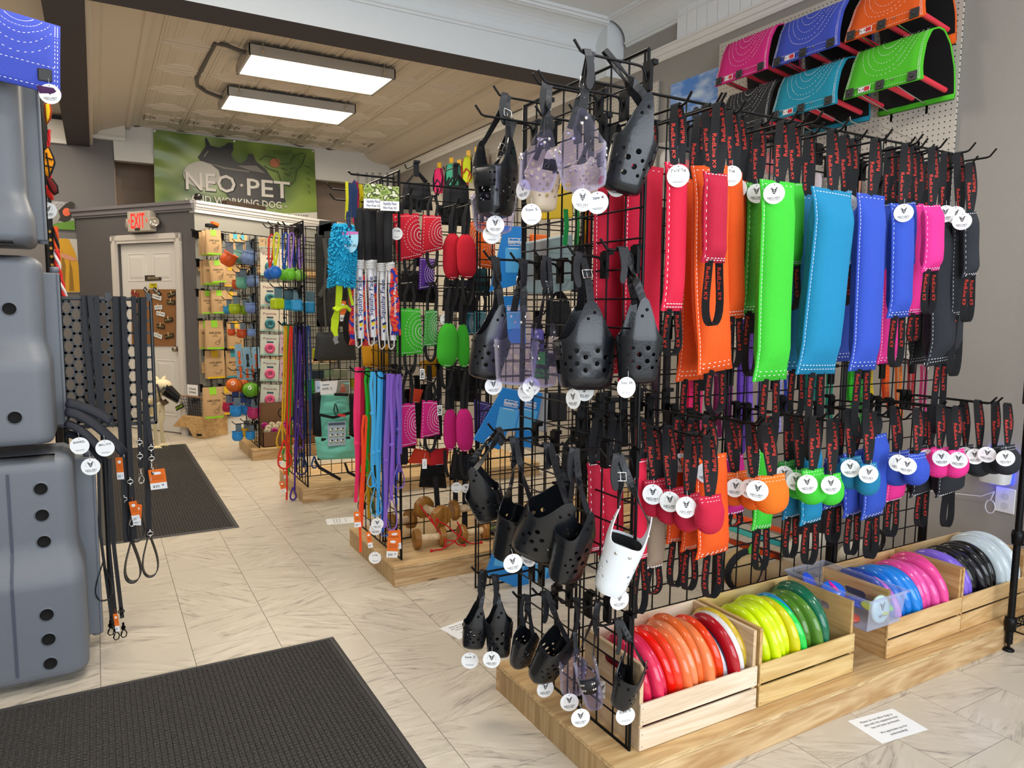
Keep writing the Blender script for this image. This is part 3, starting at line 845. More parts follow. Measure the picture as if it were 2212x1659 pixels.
def tug(label, col, top, bot, w, y, hang=None, loop=0, group='fabric tug toys on the long rack', tg=None, kind='logo', thick=.5, bend=0, sway=0, text=True, seam=True):
    """Stuffed tug: top/bot are the middles of its two ends, w its width in pixels, y how far out on the hook it hangs."""
    pt, pb = ony(top[0], top[1], y), ony(bot[0], bot[1], y)
    W = (ony(top[0]+w/2, top[1], y)-ony(top[0]-w/2, top[1], y)).x
    dn = pb-pt; L = dn.length; dn.normalize(); xd = V((1, 0, 0)); xd = (xd-dn*xd.dot(dn)).normalized(); nf = V((0, -1, 0))
    t = thing('tug_toy', label, 'tug toy', (pt.x, y, pb.z), group)
    ph = R.uniform(0, 6)
    tk = W*thick*.5
    def core(s): return pt+dn*(L*s)+xd*(bend*math.sin(PI*s)*W + .03*W*math.sin(ph+5*s))+nf*(.02*W*math.sin(ph*2+4*s))
    def th(s): return tk*smooth(min(s, 1-s)/.16+.02)*(1+.06*math.sin(ph+11*s))+.0025
    def hw(s): return W*.5*(1-.1*smooth(min(s, 1-s)/.12))
    def surf(u, s):
        a = 2*PI*u; c, d = math.cos(a), math.sin(a)
        return core(s)+xd*(hw(s)*(abs(c)**.85)*(1 if c > 0 else -1))+nf*(th(s)*(abs(d)**.9)*(1 if d > 0 else -1))
    b = MB(); b.patch(surf, 18, 18, 0, None, True, True)
    n = 18
    b.f.append(tuple(reversed(range(n)))); b.f.append(tuple(n*18+i for i in range(n))); b.m += [0, 0]; b.sm += [False, False]
    if seam:  # sewn flange down one side
        fl = []
        for i in range(13):
            s = i/12; fl.append(core(s)-xd*(hw(s)+.0035)+nf*(th(s)*.25))
        b.ribbon(fl, [xd]*13, .011, .004)
    b.build('body', fabric(col), t)
    st = MB()
    if seam: dashes(st, [p+nf*.0035+xd*.001 for p in fl])
    for s in (.022, .972): dashes(st, [core(s)+xd*(hw(s)*q)+nf*(th(s)*(1-q*q)**.45*.95+.0035) for q in (-.9, -.6, -.3, 0, .3, .6, .9)])
    dashes(st, [core(.95)+xd*(hw(.95)*q)+nf*(th(.95)*(1-q*q)**.45+.0035) for q in (-.9, -.6, -.3, 0, .3, .6, .9)])
    stuff(st.build('stitching', WHITE, t))
    if hang:
        h = ony(hang[0], hang[1], y)
        HOOKS.append((h.x, h.z, y))
        web_loop(t, core(0)-xd*.013+V((0, -.003, -.006)), core(0)+xd*.013+V((0, .003, -.006)), h, text=text)
    if loop:
        dz = (ony(bot[0], bot[1]+loop, y)-pb).length
        end_loop(t, core(1)-xd*min(.03, W*.3)+V((0, 0, .006)), core(1)+xd*min(.03, W*.3)+V((0, 0, .006)), dz, sway, text=text)
    if tg: hangtag(t, ony(tg[0], tg[1], y-th(.1)-.012), kind)
    return t
def mini(label, col, c, size, y, hang, tg=None, kind='logo', group='small tab tugs on the lower hooks', face=0):
    """Pocket-size tug: sewn flat at the top, rounded and full below, on a long webbing loop."""
    w, h = size
    p0 = ony(c[0], c[1]-h/2, y); p1 = ony(c[0], c[1]+h/2, y)
    W = (ony(c[0]+w/2, c[1], y)-ony(c[0]-w/2, c[1], y)).x
    H = (p0-p1).length
    t = thing('tab_tug', label, 'tug toy', (p0.x, y, p1.z), group)
    ca, sa = math.cos(face), math.sin(face)
    xd = V((ca, sa, 0)); nf = V((sa, -ca, 0))
    tk = W*.36
    ph = R.uniform(0, 6)
    def surf(u, s):
        a = 2*PI*u; cc, d = math.cos(a), math.sin(a)
        prof = 1.0 if s < .6 else math.sqrt(max(0, 1-((s-.6)/.43)**3))*.9+.1*(1-s)/.4
        tt = tk*smooth(s/.4)*prof+.0025
        return p0-V((0, 0, 1))*(H*s)+xd*(W*.5*prof*(1-.06*math.sin(PI*min(1, s*2)))*(abs(cc)**.8)*(1 if cc > 0 else -1))+nf*(tt*d)+V((.0012*math.sin(ph+9*s), 0, 0))
    b = MB(); b.patch(surf, 16, 12, 0, None, True, True)
    b.f.append(tuple(reversed(range(16)))); b.f.append(tuple(16*12+i for i in range(16))); b.m += [0, 0]; b.sm += [False, False]
    b.build('body', fabric(col), t)
    st = MB()
    for z in (.05, .13): dashes(st, [p0+xd*(W*.5*q)-V((0, 0, H*z))+nf*(tk*smooth(z/.4)*(1-q*q)**.5+.0045) for q in (-.9, -.5, 0, .5, .9)], .005, .004, .0008)
    stuff(st.build('stitching', WHITE, t))
    hh = ony(hang[0], hang[1], y)
    HOOKS.append((hh.x, hh.z, y))
    web_loop(t, p0-xd*.008+nf*.002-V((0, 0, .004)), p0+xd*.008-nf*.002-V((0, 0, .004)), hh, .02)
    if tg: hangtag(t, ony(tg[0], tg[1], y-tk-.014), kind, None, R.uniform(-.15, .15))
    return t
RED, CRIM, ORG, GRN, DGRN, TEAL, BLU, PNK, BLK = 'dd1840', 'bb1038', 'f65a10', '3ecb34', '3fa028', '0f86b4', '2f51c0', 'ee2f92', '20242b'
# long tugs, upper hooks
tug('widest red tug toy behind the gridwall corner post', RED, (1394, 357), (1378, 822), 82, 1.60, (1408, 262), 0, kind='logo', tg=None)
tug('red tug seen through the muzzle grid, the left of two there', 'cf1a3c', (1318, 382), (1312, 808), 66, 1.68, (1330, 270), 0, text=False)
tug('slim red tug with a 3 x 16 inch tag near the corner post', RED, (1464, 353), (1454, 672), 42, 1.47, (1462, 225), 100, tg=(1465, 380), kind='3" x 16" Tug')
tug('rearmost long orange tug, behind the slim red one', 'ee5210', (1500, 385), (1492, 822), 58, 1.64, (1512, 250), 150, bend=.05)
tug('large orange tug with a small red tug hanging before it', ORG, (1532, 358), (1548, 802), 76, 1.52, (1528, 226), 95, bend=-.06)
tug('short crimson tug hanging in front of the large orange one', CRIM, (1548, 374), (1542, 568), 48, 1.42, (1553, 222), 140, bend=-.05, thick=.6)
tug('narrow orange tug with tag, right of the short crimson one', ORG, (1584, 372), (1588, 688), 40, 1.56, (1580, 240), 110, tg=(1580, 380), kind='Tug')
tug('short orange tug half hidden at the right of the orange group', ORG, (1600, 390), (1600, 570), 26, 1.60, (1597, 250), 0, tg=(1592, 408), kind='Tug ')
tug('dark green tug, leftmost of the greens and mostly hidden', DGRN, (1612, 408), (1606, 680), 30, 1.66, (1618, 280), 0)
tug('mid green tug with tag left of the largest bright green one', '45a52c', (1634, 396), (1628, 676), 42, 1.58, (1640, 265), 140, tg=(1634, 418))
tug('largest bright green tug with a shop tag on its top', GRN, (1682, 392), (1665, 822), 72, 1.46, (1690, 262), 160, tg=(1672, 418), bend=-.02)
tug('short bright green tug peeking out right of the largest green one', GRN, (1716, 396), (1716, 574), 34, 1.56, (1714, 268), 100)
tug('darker teal tug behind the large teal one', '0d6f98', (1742, 420), (1722, 800), 60, 1.62, (1748, 285), 110)
tug('large teal tug with white stitching down its left edge', TEAL, (1796, 410), (1768, 808), 84, 1.46, (1798, 280), 190, bend=-.02)
tug('narrow short teal tug right of the large teal one', TEAL, (1826, 412), (1827, 574), 26, 1.56, (1824, 292), 90, tg=(1832, 440))
tug('dark blue tug behind the large blue one', '2a449f', (1838, 425), (1824, 780), 40, 1.62, (1842, 300), 0)
tug('large blue tug with white stitched edge', BLU, (1884, 420), (1862, 800), 58, 1.46, (1892, 300), 150)
tug('short dark blue tug hidden behind the tagged blue one', '2848ad', (1916, 440), (1914, 600), 28, 1.6, (1922, 318), 0)
tug('medium blue tug with a shop tag, right of the large blue one', BLU, (1948, 440), (1940, 686), 46, 1.46, (1958, 310), 110, tg=(1952, 460))
tug('narrow blue tug at the right edge of the blue group', BLU, (1966, 436), (1963, 592), 24, 1.54, (1970, 318), 90)
tug('long pink tug low behind the tagged blue one', 'de2a88', (1928, 520), (1918, 784), 48, 1.6, (1936, 330), 0)
tug('pink tug behind the short pink one', PNK, (1980, 440), (1974, 680), 30, 1.54, (1984, 330), 60)
tug('short pink tug hanging in front of the blacks', PNK, (2014, 443), (2012, 586), 38, 1.44, (2016, 318), 95)
tug('black tug at the left of the black group, mostly hidden', BLK, (1992, 500), (1984, 786), 36, 1.62, (1998, 350), 0)
tug('largest black tug, second from the rack end', BLK, (2040, 466), (2032, 786), 66, 1.5, (2042, 330), 150, tg=(2042, 462))
tug('slim black tug with two tags near the rack end', BLK, (2072, 470), (2068, 684), 30, 1.46, (2070, 330), 130, tg=(2064, 464))
tug('short black tug at the far right end of the upper hooks', BLK, (2096, 458), (2094, 598), 30, 1.42, (2096, 352), 100, tg=(2078, 478))
# middle-length tugs, lower hooks
G2 = 'short tug toys on the lower hooks'
tug('lower red tug right beside the gridwall corner post', RED, (1383, 992), (1383, 1208), 28, 1.58, (1385, 905), 120, G2)
tug('lower red tug behind the white muzzle, seen through the grid', 'cf1a3c', (1320, 1000), (1322, 1192), 48, 1.66, (1330, 905), 0, G2, text=False)
tug('lower dark red tug, leftmost behind the muzzle grid', 'b81536', (1286, 998), (1287, 1190), 24, 1.66, (1292, 905), 0, G2, text=False)
tug('tan sparkly tug under the small red tugs', '9a8672', (1416, 1110), (1414, 1226), 40, 1.64, (1418, 930), 60, G2, seam=False)
tug('lower orange tug at the left of three', 'ea5010', (1466, 975), (1462, 1170), 38, 1.62, (1468, 900), 100, G2, tg=(1470, 1000))
tug('lower orange tug in the middle of three', ORG, (1494, 985), (1492, 1187), 34, 1.58, (1497, 905), 90, G2)
tug('lower large orange tug behind the biggest crimson tab tug', ORG, (1536, 985), (1538, 1198), 68, 1.5, (1528, 900), 96, G2, tg=(1525, 1022))
tug('magenta tug behind the orange tab tugs', 'c0197c', (1586, 985), (1586, 1110), 42, 1.64, (1590, 905), 30, G2)
tug('lower green tug hanging below the orange tab tugs', GRN, (1658, 960), (1645, 1142), 40, 1.6, (1660, 900), 92, G2)
tug('lower teal tug, left of the two teal ones', '1277a6', (1712, 1000), (1712, 1117), 36, 1.6, (1718, 905), 90, G2)
tug('lower teal tug, right of the two teal ones', TEAL, (1752, 970), (1750, 1129), 44, 1.54, (1756, 900), 92, G2, tg=(1752, 972))
tug('dark blue lower tug behind the teal tab tugs', '26409c', (1806, 985), (1804, 1095), 48, 1.64, (1810, 905), 80, G2)
tug('blue lower tug in the middle, beneath the teal tab tugs', '3450bf', (1842, 975), (1842, 1112), 38, 1.58, (1846, 900), 88, G2)
tug('lower blue tug standing free right of the teal tab tugs', BLU, (1890, 940), (1887, 1116), 46, 1.52, (1890, 890), 92, G2)
tug('lower pink tug beneath the blue tab tugs', PNK, (1934, 995), (1931, 1081), 38, 1.62, (1938, 900), 80, G2)
tug('lower black tug, left of the two at the rack end', BLK, (1992, 960), (1992, 1064), 54, 1.6, (1996, 890), 74, G2, text=True)
tug('lower black tug, right of the two at the rack end', BLK, (2052, 975), (2050, 1065), 54, 1.52, (2050, 880), 74, G2, text=False)
# small tab tugs
mini('crimson tab tug nearest the corner post, under its tag', CRIM, (1416, 1074), (52, 78), 1.56, (1408, 922), (1410, 1068))
mini('crimson tab tug, second from the corner post', CRIM, (1450, 1092), (54, 74), 1.52, (1442, 920), (1447, 1084))
mini('crimson tab tug under the two overlapping tags', CRIM, (1488, 1106), (50, 78), 1.46, (1492, 935), (1482, 1096))
mini('crimson tab tug behind the biggest one, a tag between them', CRIM, (1512, 1098), (40, 76), 1.5, (1505, 935), (1500, 1094))
mini('biggest crimson tab tug, in front of the large orange tug', 'c8133c', (1534, 1110), (50, 80), 1.38, (1531, 942))
mini('orange tab tug at the left of its group, tag on its middle', 'e8620f', (1588, 1054), (52, 70), 1.56, (1574, 905), (1588, 1054))
mini('orange tab tug in the middle of its group with two tags', 'e8620f', (1628, 1064), (44, 68), 1.5, (1620, 912), (1620, 1056))
mini('orange tab tug at the front right of its group', 'f2740f', (1668, 1066), (56, 80), 1.38, (1655, 915), (1636, 1060))
mini('dark green tab tug, first of the greens', '2f9433', (1702, 1026), (42, 62), 1.58, (1704, 890), (1694, 1026))
mini('green tab tug, second of the greens', '38b23a', (1727, 1044), (40, 62), 1.52, (1724, 895), (1719, 1040))
mini('green tab tug with the largest tag, third of the greens', GRN, (1756, 1050), (48, 72), 1.44, (1760, 900), (1744, 1046))
mini('green tab tug at the right end of the greens', GRN, (1796, 1056), (40, 64), 1.42, (1796, 905), (1795, 1048))
mini('teal tab tug, left of the pair', '0f7ca8', (1838, 1020), (46, 66), 1.48, (1834, 885), (1837, 1012))
mini('teal tab tug, right of the pair', '0f7ca8', (1876, 1034), (36, 66), 1.42, (1874, 885), (1876, 1024))
mini('blue tab tug with a round tag, left of the pair', '2947ad', (1938, 1010), (54, 70), 1.5, (1932, 878), (1940, 1000))
mini('blue tab tug with a side seam, right of the pair', '3150c2', (1981, 1012), (36, 66), 1.42, (1982, 882), (1959, 1007))
mini('pink tab tug at the back left of its group', PNK, (2008, 995), (36, 56), 1.54, (2012, 875), (2003, 988))
mini('pink tab tug in the middle of its group', PNK, (2030, 998), (38, 60), 1.46, (2032, 875), (2034, 990))
mini('pink tab tug at the right of its group', PNK, (2066, 1000), (34, 58), 1.42, (2066, 878), (2070, 994))
mini('black tab tug at the left of the last group', BLK, (2086, 990), (34, 56), 1.54, (2082, 865), (2085, 982))
mini('black tab tug, second in the last group', BLK, (2116, 996), (34, 60), 1.46, (2112, 865), (2106, 986))
mini('black tab tug, third in the last group', BLK, (2148, 992), (38, 56), 1.42, (2150, 868), (2132, 982))
mini('black tab tug at the very end of the lower hooks', BLK, (2176, 992), (34, 60), 1.36, (2176, 872), (2172, 990))
# hooks on rack 1 for everything above
done = []
for x, z, y in sorted(HOOKS, key=lambda h: h[2]):
    if any(abs(x-a) < .034 and abs(z-c) < .06 for a, c in done): continue
    done.append((x, z))
    L = min(.36, Y1-y+.045)
    RK1.hook((x, Y1-.006, z-.017), (0, -1, 0), L)
for u, v in ((2150, 325), (2105, 312), (1975, 300), (1775, 245)):      # empty hooks at the right end
    p = ony(u, v, 1.46); RK1.hook((p.x, Y1-.006, p.z-.03), (0, -1, 0), .30)
# ---------------------------------------------------------------- basket muzzles on the end panel of rack 1
LEA = mat('black_leather', '14171c', .3, coat=.2, bump=(140, .05))
LEAD = mat('black_strap_leather', '1b1c20', .42)
FELT = mat('black_felt', '101012', .95)
CLR = clear('clear_vinyl', 'f1effb', .06, .015)
WHL = mat('white_coated_leather', 'dfe5ea', .4)
TANL = mat('cream_coated_leather', 'd9c9ab', .45)
RIVB = mat('black_rivet', '0e0e10', .25, .8)
def muzzle(label, kind, u, v0, v1, w, y, hang, yaw=None, tilt=0, roll=0, slot=False, pad=False, tags=(), buckle=True, tail=.09, open_=.5):
    """Basket hangs with its closed end down: u, v1 the bottom middle, v0 the cheek tips, w its width in pixels."""
    pb = ony(u, v1, y); ptp = ony(u, v0, y)
    d = proj(pb)[2]
    W = w*d/FPX; H = (ptp-pb).z
    m1 = {'black': LEA, 'clear': CLR, 'white': WHL, 'cream': TANL}[kind]
    t = thing('dog_muzzle', label, 'muzzle', (pb.x, y, pb.z), 'basket muzzles on the gridwall end panel')
    if yaw is None: yaw = R.uniform(-.5, .4)
    M = T(pb) @ Matrix.Rotation(yaw, 4, 'Z') @ Matrix.Rotation(tilt, 4, 'Y') @ Matrix.Rotation(roll, 4, 'X')
    A, B, h0 = W*.49, W*.40, H*open_
    NT, NL, NU = 24, 6, 5
    def pos(i2, j2, off=0):
        th = PI*i2/NT
        c, s = math.cos(th), math.sin(th)
        e = .72
        cx = (abs(c)**e)*(1 if c >= 0 else -1); sy = (abs(s)**e)*(1 if s >= 0 else -1)
        k = j2/2
        if k <= NL:
            q = k/NL; z = h0*q
        else:
            lobe = abs(s)**10
            q = 1; z = h0+(k-NL)/NU*((H-h0)*lobe+.004)
        fa = .84+.16*min(1, z/h0); fb = .80+.2*min(1, z/h0)
        up = max(0, (z-h0)/(H-h0))
        return V((A*fa*cx*(1-.25*up), B*fb*sy*(1-.15*up*up), z))
    b = MB(); idx = {}
    def vid(p, key):
        if key not in idx:
            idx[key] = len(b.v); b.v.append(tuple(M @ p))
        return idx[key]
    def face(ids): b.f.append(tuple(ids)); b.m.append(0); b.sm.append(True)
    for j in range(NL+NU):
        for i in range(NT):
            if slot and j in (1, 2, 3) and i in (0, NT-1): continue
            ring = [(2*i, 2*j), (2*i+1, 2*j), (2*i+2, 2*j), (2*i+2, 2*j+1), (2*i+2, 2*j+2), (2*i+1, 2*j+2), (2*i, 2*j+2), (2*i, 2*j+1)]
            ids = [vid(pos(a, c), (a % (2*NT), c)) for a, c in ring]
            th = 2*PI*(i+.5)/NT
            hole = j < NL and (i+j) % 2 == 0 and abs(math.sin(th)) > .55 and (1 <= j <= 4) and not (j == 4 and abs(math.sin(th)) < .85)
            if hole:
                cc = sum((pos(a, c) for a, c in ring), V())/8
                rr = .40*min((pos(*ring[3])-pos(*ring[7])).length, (pos(*ring[1])-pos(*ring[5])).length)
                inn = []; ux = (pos(*ring[3])-pos(*ring[7])).normalized(); uz = (pos(*ring[5])-pos(*ring[1])).normalized()
                for n_, (a, c) in enumerate(ring):
                    aa = PI/4*(n_-3); inn.append(vid(cc+(ux*math.cos(aa)+uz*math.sin(aa))*rr, ('h', i, j, n_)))
                for n_ in range(8): face((ids[n_], ids[(n_+1) % 8], inn[(n_+1) % 8], inn[n_]))
            else: face(ids)
    # folded bottom
    prev = [vid(pos(a, 0), (a, 0)) for a in range(2*NT)]
    for r, z in ((.93, -.012*W/.12), (.6, -.018*W/.12), (.25, -.016*W/.12)):
        cur = []
        for a in range(2*NT):
            p = pos(a, 0); cur.append(vid(V((p.x*r, p.y*r*.9, z)), ('b', a, r)))
        for a in range(2*NT): face((cur[a], cur[(a+1) % (2*NT)], prev[(a+1) % (2*NT)], prev[a]))
        prev = cur
    o = b.build('basket', m1, t)
    so = o.modifiers.new('thickness', 'SOLIDIFY'); so.thickness = .0026; so.offset = 0; o.modifiers.new('split', 'EDGE_SPLIT').split_angle = .8
    # rivets, front patch
    rb = MB(); rm = RIVB if kind == 'black' else CHROME
    def rivet(th, z, out=.002, r=.0045):
        i2 = th/PI*NT; k = (z/h0*NL if z <= h0 else NL+(z-h0)/max(1e-6, ((H-h0)*abs(math.sin(th))**10+.004))*NU)
        p = pos(i2, 2*min(k, NL+NU)); n = V((math.cos(th)/A, math.sin(th)/B, 0)).normalized()
        x = V((0, 0, 1)).cross(n)
        rb.lathe([(r, 0), (r*.95, .0015), (r*.5, .0028), (0, .003)], 8, 0, M @ basis(p+n*.001, x, n.cross(x)))
    for q in (PI/2, -PI/2):
        rivet(q+.05, H*.86); rivet(q-.06, H*.78)
    for th in (.28, -.28, .5, -.5):
        rivet(th, h0*.86); rivet(th, h0*.66)
    for th in (PI-.25, PI+.25): rivet(th, h0*.85)
    stuff(rb.build('rivets', rm, t))
    fp = MB()
    fp.patch(lambda a, c: pos((a*2-1)*NT*.19, 2*NL*(.52+.46*c))*1.0+V((.0035, 0, 0)), 8, 2, 0, M)
    f = fp.build('nose_strap', LEAD if kind != 'white' else WHL, t)
    f.modifiers.new('thickness', 'SOLIDIFY').thickness = .002
    if pad:
        fp = MB(); fp.patch(lambda a, c: pos((a*2-1)*NT*.42, 2*NL)*.94+V((0, 0, -.022+.028*c)), 14, 2, 0, M)
        o = fp.build('felt_pad', FELT, t); o.modifiers.new('thickness', 'SOLIDIFY').thickness = .004
    # straps up to the hook
    h = ony(hang[0], hang[1], y)
    up = V((0, 0, 1)); hd = V((-1, 0, .05))
    e1 = (M.to_3x3() @ V((1, 0, 0))).normalized()
    sw = min(.021, W*.17)
    for q, nm in ((PI/2, 'strap'), (-PI/2, 'strap')):
        a = M @ (pos(q/PI*NT, 2*(NL+NU))+V((0, 0, -.018)))
        m = (a+h)/2 + V((R.uniform(-.012, .012), R.uniform(-.012, .012), 0)) + (a-h).cross(e1).normalized()*.012*(1 if q > 0 else -1)
        pts = []; sd = []
        for i in range(11):
            k = i/10
            p = a*(1-k)**2+m*2*k*(1-k)+(h+V((0, .003 if q > 0 else -.003, 0)))*k*k
            pts.append(p); ang = smooth(k)
            sd.append(e1*(1-ang)+hd*ang)
        sb = MB(); sb.ribbon(pts, sd, sw, .0026)
        P = Path(pts, sd)
        for i in range(5):
            for lift in (.0016, -.0016):
                c0 = P.at(P.L[-1]*(.3+.12*i), 0, lift); s0 = P.at(P.L[-1]*(.3+.12*i)+.0015, 0, lift)-c0; q0 = P.at(P.L[-1]*(.3+.12*i), .0015, lift)-c0
                sb.add([c0+s0*math.cos(x)+q0*math.sin(x) for x in [PI*n_/3 for n_ in range(6)]], [(0, 1, 2, 3, 4, 5)], 1)
        sb.build(nm, [LEAD, RIVB if kind == 'black' else mat('punch_hole', '6a6a6e', .6)], t)
        if buckle and q > 0:
            d0 = P.L[-1]*.62
            c0 = P.at(d0, 0, .003); xx = (P.at(d0, .01, .003)-c0).normalized(); yy = (P.at(d0+.01, 0, .003)-c0).normalized()
            MBk = basis(c0, xx, yy)
            bb = MB(); hw = sw*.68
            bb.tube([(-hw, -.011, 0), (hw, -.011, 0), (hw, .011, 0), (-hw, .011, 0)], .0019, 6, 0, True, MBk)
            bb.tube([(0, -.011, .002), (0, .012, .003)], .0014, 5, 0, False, MBk)
            bb.build('buckle', CHROME if R.random() < .6 or kind != 'black' else RIVB, t)
    # the strap's spare end folded over the hook and hanging free
    if tail:
        tx = R.choice((-1, 1))
        pts = [h+V((-.012, .004, -.004)), h+V((-.012, 0, .004)), h+V((-.014, -.006, .001))]+[h+V((-.016+.01*math.sin(3*k)*tx, -.008-.006*k, -tail*k)) for k in (.15, .35, .6, .8, .93, 1)]
        MB().ribbon(pts, [hd]*len(pts), [sw]*(len(pts)-2)+[sw*.85, sw*.4], .0026).build('strap_end', LEAD, t)
    # over-hook saddle
    for (tu, tv, kd, *rest) in tags:
        ty = y-B*.7 if not rest else rest[0]
        n = None if len(rest) < 2 else rest[1]
        hangtag(t, ony(tu, tv, ty), kd, n, R.uniform(-.12, .12), rest[2] if len(rest) > 2 else .95)
    return h
MH = []
E1N = V((-.75, -.62, 0))
def mz(*a, **k): MH.append((muzzle(*a, **k), a[6]))
mz('biggest black muzzle on the top row, its strap looping above the grid corner', 'black', 1344, 205, 402, 100, 1.50, (1306, 108), -.5, .25, .05, tags=((1333, 402, 'Size 6', 1.52),), buckle=False, tail=0)
mz('largest clear vinyl muzzle, in front of the biggest black one', 'clear', 1262, 245, 392, 112, 1.46, (1276, 112), -.25, -.1, -.15, pad=False, tags=((1258, 432, 'logo', 1.45, V((-.2, -.95, 0))), (1291, 438, 'Size 6', 1.46, V((-.95, -.75, 0)))))
mz('clear muzzle with a black nose strap on the second hook of the top row', 'clear', 1158, 285, 398, 88, 1.66, (1186, 182), -.3, .12, .2, pad=True, tags=((1148, 463, 'Size 5', 1.64, V((-.3, -.95, 0))),))
mz('cream muzzle with large round holes on the top row', 'cream', 1170, 330, 444, 76, 1.76, (1190, 250), .1, 0, 0, open_=.62, tags=((1130, 410, 'logo', 1.74, V((-1, -.25, 0))),))
mz('cream muzzle showing only its perforated end below the largest clear one', 'cream', 1262, 345, 412, 66, 1.64, (1280, 250), .1, 0, 0, open_=.7)
mz('black muzzle at the aisle end of the top row, nose slot toward the aisle', 'black', 1070, 300, 452, 104, 1.93, (1098, 206), PI+.55, .0, .0, slot=True, open_=.55, tags=((1070, 486, 'logo', 1.9, V((-.3, -.95, 0))),))
mz('clear muzzle hidden behind the black one at the aisle end, only its base showing', 'clear', 1066, 400, 488, 100, 2.0, (1110, 260), .2, 0, 0, open_=.7, tags=((1062, 507, 'Size 6 ', 1.93, V((-.3, -.95, 0))),))
mz('black muzzle at the aisle end of the second row', 'black', 1046, 655, 806, 82, 1.97, (1072, 556), -.25, .22, 0, tags=((1066, 834, 'logo', 1.94, V((-.3, -.95, 0))),))
mz('clear muzzle second from the aisle end of the second row', 'clear', 1112, 662, 815, 96, 1.84, (1132, 562), -.2, .05, 0, tags=((1148, 835, 'logo', 1.8, V((-.25, -.95, 0))), (1136, 848, 'Size 4', 1.81, V((-1, -.6, 0)))))
mz('small clear muzzle third from the aisle end of the second row', 'clear', 1176, 700, 826, 62, 1.76, (1184, 556), .3, 0, 0)
mz('wide black muzzle with a nose slot and padded rim, middle of the second row', 'black', 1264, 655, 820, 138, 1.62, (1258, 548), PI-.35, .0, .08, slot=True, pad=True, tags=((1238, 862, 'logo', 1.6, V((-1, -.2, 0))), (1262, 846, 'logo', 1.66, V((-.7, -.7, 0)))))
mz('black muzzle with red showing through its holes, right end of the second row', 'black', 1378, 645, 812, 98, 1.49, (1348, 536), -.4, .0, .0, tags=((1353, 837, 'Size 3R', 1.46, V((-.15, -.95, 0))),))
mz('black muzzle at the aisle end of the third row', 'black', 1060, 985, 1108, 80, 1.97, (1084, 926), -.5, -.35, .2, open_=.42, tail=.05)
mz('black muzzle second in the third row, open end turned up', 'black', 1094, 1045, 1190, 80, 1.86, (1112, 945), .5, -.1, .3, open_=.62)
mz('large tilted black muzzle in the middle of the third row', 'black', 1155, 1030, 1180, 128, 1.70, (1186, 958), -.35, .45, .35, open_=.55, pad=True, tags=((1108, 1217, 'logo', 1.68, V((-.25, -.95, 0))), (1141, 1204, 'logo', 1.7, V((-1, -.35, 0)))), tail=.07)
mz('black muzzle on a long strap, fourth in the third row', 'black', 1222, 1080, 1238, 90, 1.60, (1244, 968), .2, .0, .25, open_=.6)
mz('white muzzle with a black felt pad', 'white', 1318, 1098, 1262, 104, 1.47, (1338, 982), .9, .0, .3, open_=.6, pad=True, tags=((1338, 1296, 'logo', 1.45, V((-.2, -.95, 0))),))
mz('small black muzzle at the aisle end of the lowest row', 'black', 1022, 1305, 1390, 56, 1.98, (1048, 1232), -.3, .15, 0, tags=((1015, 1427, 'Size 2', 1.97, V((-.45, -.85, 0))),))
mz('small black muzzle with its side turned out, second in the lowest row', 'black', 1077, 1300, 1408, 58, 1.92, (1072, 1242), -.4, 0, 0, open_=.6, tags=((1062, 1425, 'logo', 1.88, V((-.5, -.8, 0))),))
mz('small black muzzle with open end up, third in the lowest row', 'black', 1124, 1345, 1428, 56, 1.84, (1138, 1285), .2, 0, .3, open_=.7, tags=((1128, 1424, 'logo', 1.84, V((-.25, -.95, 0))),))
mz('medium black muzzle pointing down, fourth in the lowest row', 'black', 1172, 1335, 1455, 76, 1.76, (1180, 1278), .1, .15, .45, open_=.62, tags=((1178, 1488, 'logo', 1.74, V((-.2, -.95, 0))),))
mz('clear small muzzle with chrome rivets, fifth in the lowest row', 'clear', 1236, 1395, 1490, 58, 1.66, (1248, 1292), -.2, 0, 0, open_=.62, tags=((1230, 1517, 'logo', 1.64, V((-.4, -.9, 0))),))
mz('clear small muzzle with a black front patch, sixth in the lowest row', 'clear', 1284, 1415, 1516, 60, 1.57, (1296, 1300), PI+.9, 0, .25, open_=.6, pad=True, tags=((1254, 1551, 'logo', 1.55, V((-.3, -.9, 0))), (1300, 1490, 'logo', 1.62, V((-.6, -.8, 0)))))
mz('small black muzzle with brass holes at the right end of the lowest row', 'black', 1345, 1410, 1512, 72, 1.48, (1338, 1338), .6, 0, .25, open_=.55, tags=((1351, 1546, 'Size 0', 1.46, V((-.35, -.9, 0))),))
done = []
for h, y in sorted(MH, key=lambda q: q[0].x):
    if any(abs(y-a) < .05 and abs(h.z-c) < .05 for a, c in done): continue
    done.append((y, h.z))
    RK1.hook((1.222, y, h.z-.016), (-1, 0, 0), max(.12, min(.34, 1.222-h.x+.05)))
for u, v in ((1032, 232), (1168, 158)):
    p = onx(u, v, .96); 
    RK1.hook((1.222, min(max(p.y, 1.5), 2.05), p.z-.03), (-1, 0, 0), .27)
